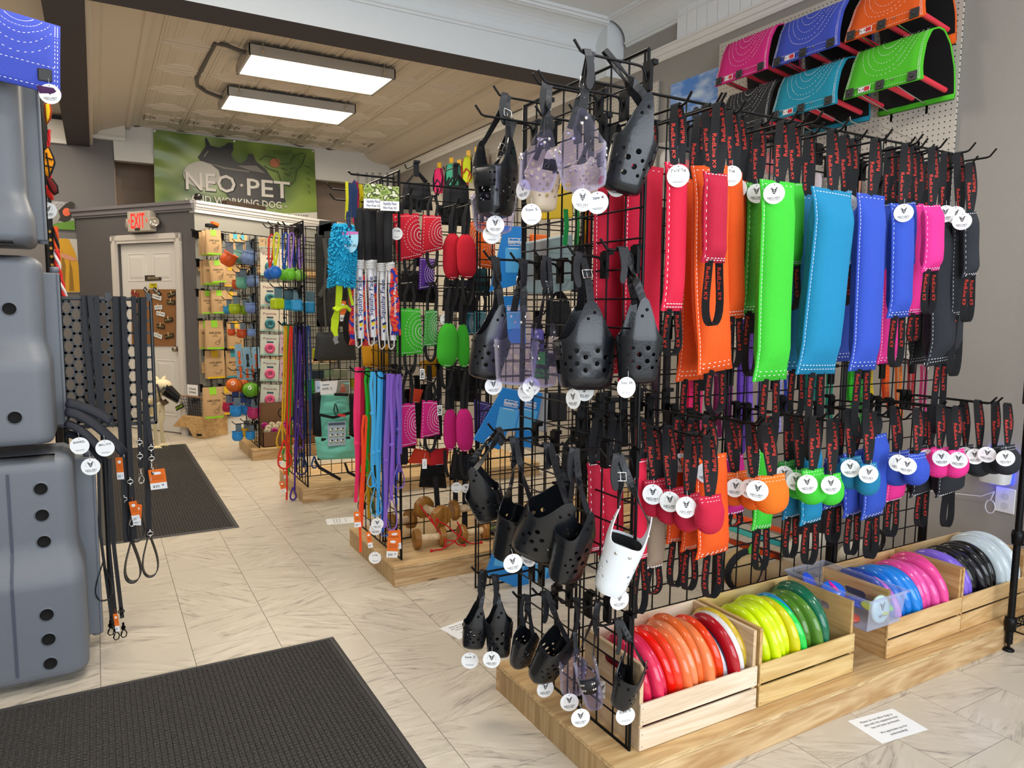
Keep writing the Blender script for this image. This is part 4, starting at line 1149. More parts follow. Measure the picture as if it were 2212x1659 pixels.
# ---------------------------------------------------------------- wooden crates of discs on the front platform
CRW = {'pale': wood('pale_crate_wood', 'd6bfa0', 'efdcc4', 0, 9, knots=False), 'yellow': wood('yellow_crate_wood', 'c9a364', 'e2c58a', 0, 9, knots=False),
       'mid': wood('pine_crate_wood', 'c79c63', 'e3bf8b', 0, 8)}
CRE = {'pale': wood('pale_crate_end', 'c7a77f', 'dfc4a0', 1, 9, knots=False), 'yellow': wood('yellow_crate_end', 'bd9659', 'd8b478', 1, 8, knots=False), 'mid': wood('pine_crate_end', 'b98c55', 'dbb57f', 1, 8, knots=False)}
CY0, CY1, CZ1 = 1.452, 1.728, .345
def crate(label, x0, x1, w, slots=True):
    t = thing('wooden_crate', label, 'crate', ((x0+x1)/2, (CY0+CY1)/2, PH))
    th, z0 = .0125, PH
    a, c = CY0+.008, CY1-.008
    for xa in (x0+.002, x1-th-.002):
        b = MB()
        ym = (a+c)/2; s0, s1, h0, h1 = ym-.045, ym+.045, CZ1-.065, CZ1-.037
        b.box((xa, a, z0), (xa+th, c, h0)); b.box((xa, a, h1), (xa+th, c, CZ1)); b.box((xa, a, h0), (xa+th, s0, h1)); b.box((xa, s1, h0), (xa+th, c, h1))
        for sg, yy in ((1, s0), (-1, s1)):   # rounded slot ends
            hc = (h0+h1)/2; r = (h1-h0)/2
            for k in range(6):
                a0, a1 = PI/2+PI*k/6, PI/2+PI*(k+1)/6
                q = [(yy, hc+r*math.sin(a0)), (yy+sg*r*(1+math.cos(a0)), hc+r*math.sin(a0)), (yy+sg*r*(1+math.cos(a1)), hc+r*math.sin(a1)), (yy, hc+r*math.sin(a1))]
                b.add([(xa, p, z) for p, z in q]+[(xa+th, p, z) for p, z in q], [(0, 1, 2, 3), (7, 6, 5, 4), (1, 2, 6, 5)])
        b.build('end_panel', CRE[w], t)
    for z, h, y in ((z0+.002, .064, CY0), (z0+.075, .062, CY0), (z0+.002, .064, CY1-.008), (z0+.090, .06, CY1-.008), (CZ1-.062, .062, CY1-.008)):
        b = MB().box((x0, y, z), (x1, y+.008, z+h))
        o = b.build('slat', CRW[w], t); bev(o, .0012, 1)
    b = MB()
    for x in (x0+.008, x1-.008):
        for z in (.014, .05, .087, .124): b.disc((x, z+z0), .0016, 0, Matrix(((1, 0, 0, 0), (0, 0, -1, CY0-.0004), (0, 1, 0, 0), (0, 0, 0, 1))), 6)
    stuff(b.build('nails', mat('nail_head', '5d5650', .5, .6), t))
    MB().box((x0+th+.003, a, z0), (x1-th-.003, c, z0+.006)).build('crate_bottom', CRW[w], t)
    return t
crate('pale wooden crate of red and orange discs, leftmost on the platform', 1.246, 1.702, 'pale')
crate('yellowish wooden crate of yellow and green discs', 1.714, 2.168, 'yellow')
crate('pine crate of blue and pink discs right of the clear bin', 2.352, 2.81, 'mid')
crate('pine crate of black and white discs against the right wall', 2.815, 3.275, 'mid')
DISC = {}
def disc_mesh(r, hollow):
    k = (round(r, 3), hollow)
    if k not in DISC:
        b = MB(); q = r
        top = [(0, .004), (q*.35, .0042), (q*.55, .003), (q*.6, .0018), (q*.72, .001), (q*.84, -.002), (q*.92, -.006), (q*.97, -.012), (q, -.02), (q*.995, -.027), (q*.975, -.03), (q*.955, -.027), (q*.94, -.018), (q*.9, -.009), (q*.8, -.0045), (q*.55, -.001), (0, .001)]
        b.lathe(top, 40)
        DISC[k] = b
    return DISC[k]
def plastic(col, tr=0): return mat('plastic_'+col, col, .22, coat=.4, var=.06, vscale=7)
def fdisc(label, col, x, y, z, r=.127, yaw=0, lean=0, face=-1, col2=None, grp='discs in the wooden crates'):
    M = T(x, y, z) @ Matrix.Rotation(yaw, 4, 'Z') @ Matrix.Rotation(PI/2*face+lean, 4, 'Y')
    b = MB(); src = disc_mesh(r, 0); b.add(src.v, src.f, 0, True, M)
    if col2:    # printed centre on the flight plate
        b.lathe([(r*.8, .0012), (r*.6, .0024), (r*.35, .0047), (0, .0047)], 32, 1, M)
        b.lathe([(r*.8, -.0052), (r*.55, -.002), (0, .0003)][::-1], 32, 1, M)
    o = b.build('flying_disc', [plastic(col)]+([plastic(col2)] if col2 else []))
    return tag(o, label, 'disc', grp)
def row(x0, x1, items, y=1.598, face=-1):
    n = len(items)
    for i, it in enumerate(items):
        k = i/(n-1)
        r = it[2] if len(it) > 2 and it[2] else .124
        fdisc(it[0], it[1], x0+(x1-x0)*k, y+R.uniform(-.008, .008)-.01*math.sin(i*1.7), PH+.008+r+R.uniform(0, .004), r, R.uniform(-.1, .02), R.uniform(-.08, .06)-.1, face, it[3] if len(it) > 3 else None)
row(1.285, 1.672, [
    ('crimson disc at the left end of the leftmost crate', 'd81f48'), ('crimson disc, second from the left end of the leftmost crate', 'e02a55', .127), ('crimson disc, third from the left end of the leftmost crate', 'd8234a', .122),
    ('pure red disc after the crimson ones', 'ee1508', .126), ('red orange disc after the pure red one', 'ee3a1c', .126), ('marbled orange disc, first of the paler ones', 'f0703a', .124),
    ('marbled pale orange disc, second of the paler ones', 'f28a58', .128), ('tallest orange disc standing above its neighbours', 'ee6a2c', .134), ('pale orange disc right of the tallest one', 'f08048', .128),
    ('bright orange red disc, left of the pair before the printed discs', 'ee4414', .124), ('bright orange red disc, right of the pair before the printed discs', 'ec4012', .124), ('purple disc with a white printed rim in the leftmost crate', 'd8d4dc', .112, '2c1745'),
    ('dark red ringed disc in the leftmost crate', 'b01020', .126, '31104a'), ('white disc behind the dark red ringed one', 'e2dcd8', .124), ('yellow rimmed disc at the right end of the leftmost crate', 'd8b830', .126)])
row(1.765, 2.06, [
    ('neon yellow disc, first in the second crate', 'cfe80c'), ('neon yellow disc, second in the second crate', 'd6f00a', .127), ('neon yellow disc, third in the second crate', 'd2ec10', .125), ('neon yellow disc, fourth in the second crate', 'd8ee0c', .128),
    ('golden yellow disc between neon yellow and green', 'd2cc0e', .126), ('bright green disc in the second crate', '1fcf4a', .125), ('blue and teal disc in the second crate', '148fd0', .122, '0c7a8a'), ('olive green disc with a hollow face', '4d7d22', .122),
    ('larger olive green disc before the dark greens', '55862a', .126), ('dark green disc, the taller of the last two', '11694a', .134), ('dark green disc at the right end of the second crate', '0f6242', .132)])
row(2.395, 2.74, [
    ('dark blue disc at the left end of the third crate', '1240a6', .13), ('pink and violet disc between the blue ones', 'd86ad0', .118), ('bright blue disc, first of four in the third crate', '1b72d2', .127), ('bright blue disc, second of four in the third crate', '1f7edc', .126),
    ('bright blue disc, third of four in the third crate', '1a86e0', .124), ('bright blue disc, fourth of four in the third crate', '1878d6', .122), ('pink disc, first after the blues in the third crate', 'e8489c', .126), ('pink disc, second after the blues in the third crate', 'ee56a8', .125),
    ('violet disc with pink rim in the third crate', 'ea52a2', .12, '7a2ab0'), ('hot pink disc left of the last one in the third crate', 'f0489a', .128), ('hot pink hollow disc at the right end of the third crate', 'f24a92', .13)])
row(2.86, 3.2, [
    ('lilac disc at the left end of the last crate', '8a6ae0', .128), ('lilac disc behind the first lilac one', '7d62d4', .122), ('black disc, nearest of the blacks in the last crate', '111114', .124), ('black disc, second of the blacks in the last crate', '0e0e12', .126),
    ('black disc tinged violet, third of the blacks', '15121c', .122), ('black disc, fourth of the blacks in the last crate', '0f0f13', .127), ('black disc, fifth of the blacks in the last crate', '111116', .126), ('black disc, last before the white ones', '0e0e11', .128),
    ('white disc, first of four beside the wall', 'cfdde4', .132), ('white disc, second of four beside the wall', 'd6e2e8', .136), ('white disc, third of four beside the wall', 'd2dee6', .14), ('white disc closest to the wall', 'd8e4ea', .142)])
# clear bin across the gap between the second and third crates
t = thing('clear_bin', 'clear plastic bin of small rubber discs between the second and third crates', 'bin', (2.26, 1.57, .345))
def bin_shell(b, x0, x1, y0, y1, z0, z1, tp=.012):
    q = lambda e, z: [(x0+e, y0+e, z), (x1-e, y0+e, z), (x1-e, y1-e, z), (x0+e, y1-e, z)]
    k = [(i, (i+1) % 4, 4+(i+1) % 4, 4+i) for i in range(4)]
    b.add(q(tp, z0)+q(0, z1), k); b.add(q(tp, z0), [(0, 3, 2, 1)])
    return q, k
b = MB(); bin_shell(b, 2.157, 2.362, 1.40, 1.73, .255, .365)
o = b.build('tub', clear('clear_tub_plastic', 'eef1fa', .1, .05), t); so = o.modifiers.new('thickness', 'SOLIDIFY'); so.thickness = .0018
b = MB()
for a, c in (((2.150, 1.393), (2.369, 1.40)), ((2.150, 1.73), (2.369, 1.737)), ((2.150, 1.40), (2.157, 1.73)), ((2.362, 1.40), (2.369, 1.73))): b.box((a[0], a[1], .361), (c[0], c[1], .367))
b.build('rim', MATS['clear_tub_plastic'], t)
def minidisc(label, col, p, rx=0, ry=0, r=.042, logo=False):
    M = T(p) @ Matrix.Rotation(rx, 4, 'X') @ Matrix.Rotation(ry, 4, 'Y')
    b = MB(); b.lathe([(0, .002), (r*.6, .002), (r*.9, -.001), (r, -.006), (r*.98, -.011), (r*.92, -.009), (r*.8, -.003), (0, -.002)], 22, 0, M)
    if logo:
        ML = M @ T(0, 0, .0022)
        dog_logo(b, r*.36, 1, ML @ T(0, r*.2, 0), .0004, 0); b.text('NEO-PET', r*.3, 1, ML @ T(0, -r*.4, .0004), None, r*.95)
    return tag(b.build('small_disc', [plastic(col), INK]), label, 'disc', 'small rubber discs in the clear bin')
minidisc('small dark blue disc at the back of the clear bin', '1450d8', (2.215, 1.665, .33), .9, .3)
minidisc('small blue disc leaning in the middle of the clear bin', '1a6ae0', (2.235, 1.59, .325), .5, -.4)
minidisc('small pink disc in the clear bin', 'ee1fa2', (2.275, 1.60, .322), .5, .5)
minidisc('small blue disc lying flat in the clear bin', '1752d0', (2.285, 1.52, .30), .1, .1, .05)
minidisc('small yellow disc in the clear bin', 'd6e010', (2.28, 1.46, .305), .15, .1, .045)
minidisc('small lime green disc in the front corner of the clear bin', '6fd820', (2.325, 1.455, .31), .3, .3, .035)
minidisc('small orange red disc at the bottom of the clear bin', 'ee4420', (2.20, 1.5, .274), .05, 0, .036)
minidisc('small pale green disc printed with the shop logo at the bin front', 'cfe8da', (2.265, 1.424, .308), PI/2-.1, 0, .048, True)

# ---------------------------------------------------------------- wire shelf at the right edge
t = thing('wire_shelf', 'black wire shelving post and shelves at the right edge', 'shelf', (3.2, 1.2, 0))
PX, PY = 3.035, 1.385
b = MB(); b.tube([(PX, PY, .03), (PX, PY, 1.02)], .0125, 12)
for i in range(36): b.lathe([(.0125, -.0015), (.0135, 0), (.0125, .0015)], 12, 0, T(PX, PY, .05+i*.0254))
b.build('post', BLACK, t)
for x, y in ((PX, .95), (XW-.03, PY-.02)): MB().tube([(x, y, 0), (x, y, 1.02)], .0125, 12).build('post', BLACK, t)
MB().tube([(PX, PY, 0), (PX, PY, .03)], .006, 8).lathe([(0, 0), (.02, 0), (.021, .006), (.012, .012), (0, .012)], 14, 0, T(PX, PY, 0)).build('levelling_foot', BLACK, t)
for z in (.115, .46):
    MB().lathe([(.0125, -.035), (.02, -.033), (.0225, .0), (.02, .02), (.0125, .022)], 12, 0, T(PX, PY, z)).build('collar', BLACK, t)
    b = MB()
    for zz in (z-.03, z+.006):
        b.tube([(PX, PY, zz), (XW-.03, PY, zz)], .003, 6); b.tube([(PX, PY, zz), (PX, .95, zz)], .003, 6)
    for i in range(1, 13): b.tube([(PX+.028*i, PY, z+.008), (PX+.028*i, .95, z+.008)], .0018, 4)
    for i in range(14): b.tube([(PX+.026*i, PY, z-.03), (PX+.026*i+.013, PY, z+.006), (PX+.026*i+.026, PY, z-.03)], .0015, 4)
    stuff(b.build('wire_deck', BLACK, t))
bev(MB().cbox((PX+.01, PY, 1.03), (.022, .02, .062)).build('post_bracket', mat('matte_black_plastic', '101012', .6), t), .003, 1)
# bagged merchandise on that shelf
b = MB(); c = V((3.13, 1.31, .125))
b.patch(lambda u, w: (c.x+(.055+.006*math.sin(9*u*PI+4*w))*math.cos(2*PI*u)*(math.sin(PI*(.1+.9*w))**.5), c.y+(.04+.005*math.sin(7*u*PI))*math.sin(2*PI*u)*(math.sin(PI*(.1+.9*w))**.5), c.z+.15*w), 16, 8, 0, None, True, True)
o = b.build('poly_bag', clear('poly_bag_film', 'f2f2f2', .1, .1))
tag(o, 'clear plastic bag of green toys on the lower wire shelf', 'bag')
b = MB(); b.sphere((c.x, c.y, c.z+.045), (.036, .028, .04)); b.sphere((c.x+.004, c.y-.004, c.z+.10), (.03, .024, .03))
tag(b.build('plush_toy', mat('dark_green_plush', '2f5a48', .9)), 'dark green toy inside the clear bag on the wire shelf', 'toy')

# ---------------------------------------------------------------- smart speaker plugged in low on the right wall
p = onx(2165, 1005, XW)
t = thing('plug_in_speaker', 'white plug-in speaker glowing blue low on the right wall', 'speaker', (XW-.05, p.y, p.z-.07))
b = MB(); r = .058
def rsq(u, e=.5): c, s = math.cos(2*PI*u), math.sin(2*PI*u); return (abs(c)**e)*(1 if c > 0 else -1), (abs(s)**e)*(1 if s > 0 else -1)
b.patch(lambda u, w: (XW-.052+.045*rsq(u)[0]*(.9+.1*math.sin(PI*w)), p.y+r*rsq(u)[1]*(.92+.08*math.sin(PI*w)), p.z-.07+.14*w), 28, 8, 0, None, True, True)
b.add([(XW-.052+.0405*rsq(i/28)[0], p.y+r*.92*rsq(i/28)[1], p.z+.07) for i in range(28)], [tuple(range(28))]); b.add([(XW-.052+.0405*rsq(i/28)[0], p.y+r*.92*rsq(i/28)[1], p.z-.07) for i in range(28)], [tuple(reversed(range(28)))])
b.build('speaker_body', mat('white_speaker_plastic', 'd9d8d6', .5), t)
MB().box((XW-.006, p.y-.052, p.z-.075), (XW-.002, p.y+.052, p.z+.075)).build('blue_light_ring', mat('blue_led', '2030ff', .4, emit='1c28ff', estr=6), t)
MB().lathe([(.006, 0), (.024, 0), (.024, .003), (.006, .003)], 16, 0, T(XW-.05, p.y, p.z-.0745)).build('status_light', MATS['blue_led'], t)
q = onx(2172, 1078, XW)
t2 = thing('wall_outlet', 'white wall outlet under the glowing speaker', 'outlet', (XW-.004, q.y, q.z-.06))
bev(MB().box((XW-.006, q.y-.04, q.z-.06), (XW, q.y+.04, q.z+.05)).build('cover_plate', mat('white_outlet_plastic', 'e6e4e2', .4), t2), .002, 1)
b = MB()
for dz in (-.03, .012): b.disc((q.y, q.z+dz), .016, 0, Matrix(((0, 0, -1, XW-.0066), (1, 0, 0, 0), (0, 1, 0, 0), (0, 0, 0, 1))), 14)
stuff(b.build('sockets', mat('outlet_face', 'cfcdca', .5), t2))
w0, w1, w2, w3 = onx(2148, 1062, XW-.03), onx(2120, 1072, XW-.03), onx(2080, 1068, XW-.03), onx(2140, 1080, XW-.03)
lp = [V((XW-.03, w3.y+.02*math.cos(a)-.0, w3.z-.02+.03*math.sin(a)-.01)) for a in [PI/2-2*PI*i/14 for i in range(15)]]
tag(MB().tube([w0, w1, w2, V((XW-.02, w2.y+.15, w2.z-.02))], .0022, 6).tube([w0]+lp+[w0+V((.01, .01, -.01))], .0022, 6).build('power_cord', mat('white_cord', 'e4e4e4', .5)), 'thin white cord looping below the speaker', 'cord')

# ---------------------------------------------------------------- pegboards, poster, bite sleeves on the right wall
def peg_mat():
    m, N, L, b = _new('cream_pegboard')
    tc = N.new('ShaderNodeTexCoord'); sx = N.new('ShaderNodeSeparateXYZ'); L.new(tc.outputs['Object'], sx.inputs[0])
    out = []
    for ax in ('Y', 'Z'):
        a = N.new('ShaderNodeMath'); a.operation = 'PINGPONG'; a.inputs[1].default_value = .0127
        L.new(sx.outputs[ax], a.inputs[0])
        p2 = N.new('ShaderNodeMath'); p2.operation = 'POWER'; p2.inputs[1].default_value = 2; L.new(a.outputs[0], p2.inputs[0]); out.append(p2)
    s = N.new('ShaderNodeMath'); s.operation = 'ADD'; L.new(out[0].outputs[0], s.inputs[0]); L.new(out[1].outputs[0], s.inputs[1])
    lt = N.new('ShaderNodeMath'); lt.operation = 'LESS_THAN'; lt.inputs[1].default_value = .0033**2; L.new(s.outputs[0], lt.inputs[0])
    mx = N.new('ShaderNodeMix'); mx.data_type = 'RGBA'; mx.inputs['A'].default_value = lin('c2bbb0'); mx.inputs['B'].default_value = lin('2a2622')
    L.new(lt.outputs[0], mx.inputs['Factor']); L.new(mx.outputs['Result'], b.inputs['Base Color']); b.inputs['Roughness'].default_value = .6
    return m
PEG = peg_mat()
def pegboard(label, y0, y1, z0, z1):
    return tag(MB().box((XW-.026, y0, z0), (XW-.018, y1, z1)).box((XW-.018, y0+.01, z0+.01), (XW-.002, y0+.035, z1-.01)).box((XW-.018, y1-.035, z0+.01), (XW-.002, y1-.01, z1-.01)).build('pegboard', PEG), label, 'pegboard')
pegboard('cream pegboard behind the bite sleeves', 1.94, 3.41, 1.08, 2.93)
pegboard('cream pegboard left of the blue sky poster', 3.97, 5.35, 1.2, 2.86)
pegboard('cream pegboard far back under the harnesses', 5.9, 8.3, 1.2, 2.62)
# poster: a boy's dark outline under a blue sky
t = thing('sky_poster', 'blue sky poster with a dark standing figure', 'poster', (XW-.01, 3.62, 2.3))
def sky_mat():
    m, N, L, b = _new('sky_print')
    tc = N.new('ShaderNodeTexCoord'); mp = N.new('ShaderNodeMapping'); mp.inputs['Scale'].default_value = (1, 3, 8); mp.inputs['Rotation'].default_value = (.5, 0, 0)
    n = N.new('ShaderNodeTexNoise'); n.inputs['Scale'].default_value = 1.6; n.inputs['Detail'].default_value = 5
    r = N.new('ShaderNodeValToRGB'); r.color_ramp.elements[0].position = .42; r.color_ramp.elements[0].color = lin('3f7fd0'); r.color_ramp.elements[1].position = .72; r.color_ramp.elements[1].color = lin('c8daf0')
    L.new(tc.outputs['Object'], mp.inputs[0]); L.new(mp.outputs[0], n.inputs['Vector']); L.new(n.outputs['Fac'], r.inputs['Fac']); L.new(r.outputs['Color'], b.inputs['Base Color'])
    return m
MB().box((XW-.022, 3.40, 2.20), (XW, 3.845, 2.80)).build('canvas', sky_mat(), t)
MP = Matrix(((0, 0, -1, XW-.0235), (-1, 0, 0, 3.60), (0, 1, 0, 2.36), (0, 0, 0, 1)))
b = MB(); b.disc((0, .2), .034, 0, MP, 16, 0, .045); b.flat([(-.07, -.16), (.06, -.16), (.055, .05), (.035, .14), (-.01, .165), (-.055, .13), (-.08, .02)], 0, MP)
b.build('figure_print', mat('dark_print', '2b3346', .6), t)
# bite sleeves
BLK_LIN = mat('black_lining', '0d0d10', .8)
CLASP = mat('black_clasp', '2a2a2a', .35)
REDT = mat('red_grip', 'e03848', .45)
def sleeve(label, col, BL, BR, TL, TR, xf=3.13, back=True, tags=True):
    """Folded jute pad hung over two long hooks: the flap faces the aisle, the fold runs over to the wall."""
    bl, br = onx(BL[0], BL[1], xf), onx(BR[0], BR[1], xf)
    tl, tr = onx(TL[0], TL[1], xf+.07), onx(TR[0], TR[1], xf+.07)
    z0 = (bl.z+br.z)/2; z1 = (tl.z+tr.z)/2
    yl, yr = bl.y, br.y; ym = (yl+yr)/2; hw = abs(yl-yr)/2; ht = abs(tl.y-tr.y)/2*.98
    t = thing('bite_sleeve', label, 'bite sleeve', (xf+.1, ym, z0), 'folded bite sleeves on the right wall')
    fm = mat('jute_'+col, col, .85, twill=150, sheen=.2, stretch=(.1, 1, 1))
    xb = min(XW-.03, xf+.27)
    prof = [(xf, z0), (xf+.004, z0+.05), (xf+.015, z0+(z1-z0)*.4), (xf+.035, z0+(z1-z0)*.7), (xf+.07, z1-.012), (xf+.11, z1), (xf+.15, z1-.004), (xf+.2, z1-.05), (xf+.245, z1-.15), (xb, z1-.28), (xb-.005, z0-.02)]
    n = len(prof)
    def pt(k, q, off=0):
        i = min(int(k*(n-1)), n-2); f = k*(n-1)-i
        x = prof[i][0]*(1-f)+prof[i+1][0]*f; z = prof[i][1]*(1-f)+prof[i+1][1]*f
        s = max(0, min(1, (z-z0)/(z1-z0)))
        w = hw*(1-s**1.3)+ht*s**1.3 if k < .45 else ht*1.02
        w *= 1-.05*math.sin(PI*min(1, k*2.2))
        d = V((prof[i+1][0]-prof[i][0], 0, prof[i+1][1]-prof[i][1])).normalized()
        nn = V((-d.z, 0, d.x))
        return V((x, ym+w*q, z))+nn*off
    b = MB(); b.patch(lambda u, w: pt(u, w*2-1, .005), 34, 6); b.build('cover', fm, t).modifiers.new('thickness', 'SOLIDIFY').thickness = .006
    b = MB(); b.patch(lambda u, w: pt(.004+u*.99, (w*2-1)*.985, -.0025), 34, 6); b.build('lining', BLK_LIN, t)
    st = MB()
    face = lambda k, q: pt(k, q, .0115)
    def stitch(kq):
        for (a, c), (d, e) in zip(kq, kq[1:]):
            P0, P1 = face(a, c), face(d, e)
            m = V((-1, 0, .25))
            dashes(st, [P0, P1], .0065, .004, .0009, m)
    for e in (.95, .91): stitch([(i/28*.42+.008, e) for i in range(29)]); stitch([(i/28*.42+.008, -e) for i in range(29)])
    for k in (.014, .075): stitch([(k, -.94+1.88*i/10) for i in range(11)])
    for r in (.30, .42, .54, .66, .78):
        stitch([(.46-r*.42*math.sin(PI*i/22), -r*math.cos(PI*i/22)) for i in range(23)])
    stuff(st.build('stitching', WHITE, t))
    for q in (-.82, -.02, .78):
        c = face(.042, -q)
        b = MB(); M = basis(c, (0, -1, 0), (0.1, 0, 1)); b.cbox((0, 0, .002), (.021, .021, .003), 0, M); b.lathe([(.009, .005), (.009, .011), (.004, .012), (0, .012)], 12, 0, M)
        bev(b.build('clasp', CLASP, t), .004, 2)
        g = V((xf+.012, c.y-.005, z0+.03))
        b = MB(); b.tube([g+V((.0, 0, 0)), V((xb-.02, c.y, z0+.0))], .012, 10); b.build('red_grip', REDT, t)
    if tags:
        c = face(.043, .42); M = basis(c+V((-.001, 0, 0)), (0, -1, 0), (.08, 0, 1))
        b = MB(); b.box((-.03, -.011, 0), (.03, .011, .0012), 0, M); b.flat([(.0, -.009), (.027, -.009), (.027, .009), (.0, .009)], 1, M, .0016); b.text('K-9', .017, 2, M @ T(-.014, 0, .0016), None, .024)
        b.build('woven_label', [WHITE, mat('label_red', 'c8202a', .6), INK], t)
    for q in (-.62, .28):          # the long chrome hooks it rests on
        y = ym-hw*q
        b = MB(); b.tube([(XW-.02, y, z0+.11), (XW-.05, y, z0+.11), (xf-.01, y, z0+.02), (xf-.05, y, z0-.0)], .0035, 6) if False else b.tube([(XW-.02, y, z0-.04), (xf+.02, y, z0+.012), (xf-.012, y, z0+.035)], .0032, 6)
        b.cbox((XW-.022, y, z0-.055), (.003, .02, .004)); b.cbox((XW-.022, y, z0-.06), (.004, .006, .02))
        b.build('wall_hook', CHROME, t)
    return t
sleeve('pink bite sleeve, leftmost of the upper row on the pegboard', 'd8207e', (1545, 187), (1660, 150), (1578, 85), (1692, 52))
sleeve('blue bite sleeve in the upper row on the pegboard', '3d50c0', (1668, 147), (1815, 98), (1693, 42), (1838, -2))
sleeve('orange bite sleeve at the top right of the pegboard', 'f2600e', (1825, 87), (2000, 40), (1850, -10), (2012, -52))
sleeve('green bite sleeve at the right of the lower row', '52c824', (1822, 217), (1995, 170), (1862, 105), (2030, 55))
sleeve('teal bite sleeve in the lower row on the pegboard', '1391ae', (1665, 263), (1810, 222), (1697, 165), (1840, 117))
sleeve('black bite sleeve at the left of the lower row', '232325', (1548, 300), (1662, 268), (1572, 205), (1680, 172), tags=False)
# bare pegboard hooks under them
for i, (u, v) in enumerate(((1838, 262), (1908, 275))):
    a = onx(u, v, XW-.30); e = onx(u+60, v+35, XW-.02)
    tag(MB().tube([a+V((-.01, 0, .02)), a, V((XW-.024, a.y, a.z-.03))], .0032, 6).cbox((XW-.022, a.y, a.z-.045), (.003, .02, .004)).cbox((XW-.022, a.y, a.z-.05), (.004, .006, .02)).build('wall_hook', CHROME),
        'bare chrome pegboard hook below the %s' % ('teal bite sleeve' if i == 0 else 'green bite sleeve'), 'hook')
# ---------------------------------------------------------------- stacked grey kennels at the left
KEN = mat('speckled_grey_plastic', '6e737b', .5, bump=(500, .12), var=.12, vscale=420)
HOLE = mat('dark_hole', '0b0a0a', .9)
def kennel(label, z0, z1, x1, yf, xflange, ledge, holes, xl=-1.15, dy=.0, grooves=()):
    """Half of a moulded kennel standing on end: a rounded front that steps out below a sloping ledge, a seam flange on its right."""
    t = thing('plastic_kennel', label, 'kennel', ((xl+x1)/2, yf+.2, z0), 'stacked kennels')
    ys = yf+.30; r = .055
    zl = z0+(z1-z0)*ledge
    def depth(z):           # how far the face stands back from yf
        k = smooth((z-zl+.03)/.10)
        return .075*k
    def pt(u, w):
        # u runs from the left seam across the face to the right seam; w up
        z = z0+.02+(z1-z0-.03)*w
        e = depth(z)
        xr = x1-.25*e
        segs = [(xl, ys), (xl, yf+e)] 
        # right side with a rounded vertical corner
        P = [V((xl, yf+e, z))]
        for i in range(9):
            a = PI/2*i/8
            P.append(V((xr-r+r*math.sin(a), yf+e+r-r*math.cos(a), z)))
        P.append(V((xr, ys, z)))
        k = u*(len(P)-1); i = min(int(k), len(P)-2)
        p = P[i].lerp(P[i+1], k-i)
        c = min(1, (1-w)/.06); c2 = min(1, w/.05)       # rounded top and bottom edges
        q = 1-math.sqrt(max(0, 1-(1-c)**2)); q2 = 1-math.sqrt(max(0, 1-(1-c2)**2))
        p.y += (q+q2*.8)*.05; p.x -= (q+q2*.8)*.035*(1 if u > .1 else 0)
        return p
    b = MB()
    ws = [0, .008, .02, .035, .05]+[.05+.88*i/26 for i in range(1, 27)]+[.95, .965, .98, .992, 1]
    nu = 20
    us = [i/nu for i in range(nu+1)]
    b.add([pt(u, w) for w in ws for u in us], [(j*(nu+1)+i, j*(nu+1)+i+1, (j+1)*(nu+1)+i+1, (j+1)*(nu+1)+i) for j in range(len(ws)-1) for i in range(nu)], 0, True)
    b.add([pt(u, 1) for u in us]+[V((xl, ys, z1-.01))], [tuple(reversed(range(nu+2)))]); b.add([pt(u, 0) for u in us]+[V((xl, ys, z0+.02))], [tuple(range(nu+2))])
    b.add([V((xl, ys, z0+.02)), pt(1, 0), pt(1, 1), V((xl, ys, z1-.01))], [(0, 1, 2, 3)])
    b.build('shell', KEN, t)
    # seam flange
    b = MB(); b.box((x1-.06, ys-.03, z0+.05), (xflange, ys+.06, z1-.06))
    b.box((xflange-.012, ys-.034, z0+.05), (xflange, ys+.064, z1-.06))
    bev(b.build('flange', KEN, t), .006, 2)
    for z in (z0+.04, z1-.058): MB().lathe([(0, 0), (.016, 0), (.014, .02), (0, .022)], 12, 0, T((x1+xflange)/2, ys, z)).build('seam_pin', KEN, t)
    hb = 0
    for u, v in holes:
        # vent holes: a dark cup let into the face
        p = ony(u, v, yf+depth(ony(u, v, yf+.03).z)-.0022)
        M = Matrix(((1, 0, 0, p.x), (0, 0, 1, p.y), (0, 1, 0, p.z), (0, 0, 0, 1)))
        b = MB(); b.lathe([(.0245, .004), (.0235, -.001), (.0205, -.0012)], 20, 1, M); b.lathe([(.0205, -.0012), (.0195, .0015), (0, .0016)], 20, 0, M)
        b.build('vent_hole', [HOLE, KEN], t)
    for gx in grooves:
        g = MB()
        for k in range(20):
            za, zb = z0+.06+(z1-z0-.12)*k/20, z0+.06+(z1-z0-.12)*(k+1)/20
            g.add([(gx-.004, yf+depth(za)-.006, za), (gx+.004, yf+depth(za)-.006, za), (gx+.004, yf+depth(zb)-.006, zb), (gx-.004, yf+depth(zb)-.006, zb)], [(0, 1, 2, 3)])
        g.build('groove', mat('groove_grey', '4a515e', .7), t)
    return t
zA = ony(100, 985, 2.86).z; zB = ony(100, 545, 2.95).z; zC = ony(40, 95, 2.92).z
kennel('grey plastic kennel at the bottom of the stack, standing on the floor', 0, zA, ony(188, 1300, 2.92).x, 2.83, ony(218, 1250, 3.13).x, .50, [(88, 1056), (91, 1113), (95, 1170), (101, 1328), (105, 1381), (109, 1433)], grooves=(ony(28, 1300, 2.83).x,))
kennel('grey plastic kennel in the middle of the stack', zA+.004, zB, ony(112, 800, 3.0).x, 2.91, ony(140, 800, 3.2).x, .47, [(20, 667), (32, 902)])
kennel('grey plastic kennel at the top of the stack', zB+.004, zC, ony(62, 300, 3.0).x, 2.90, ony(92, 300, 3.2).x, .2, [])
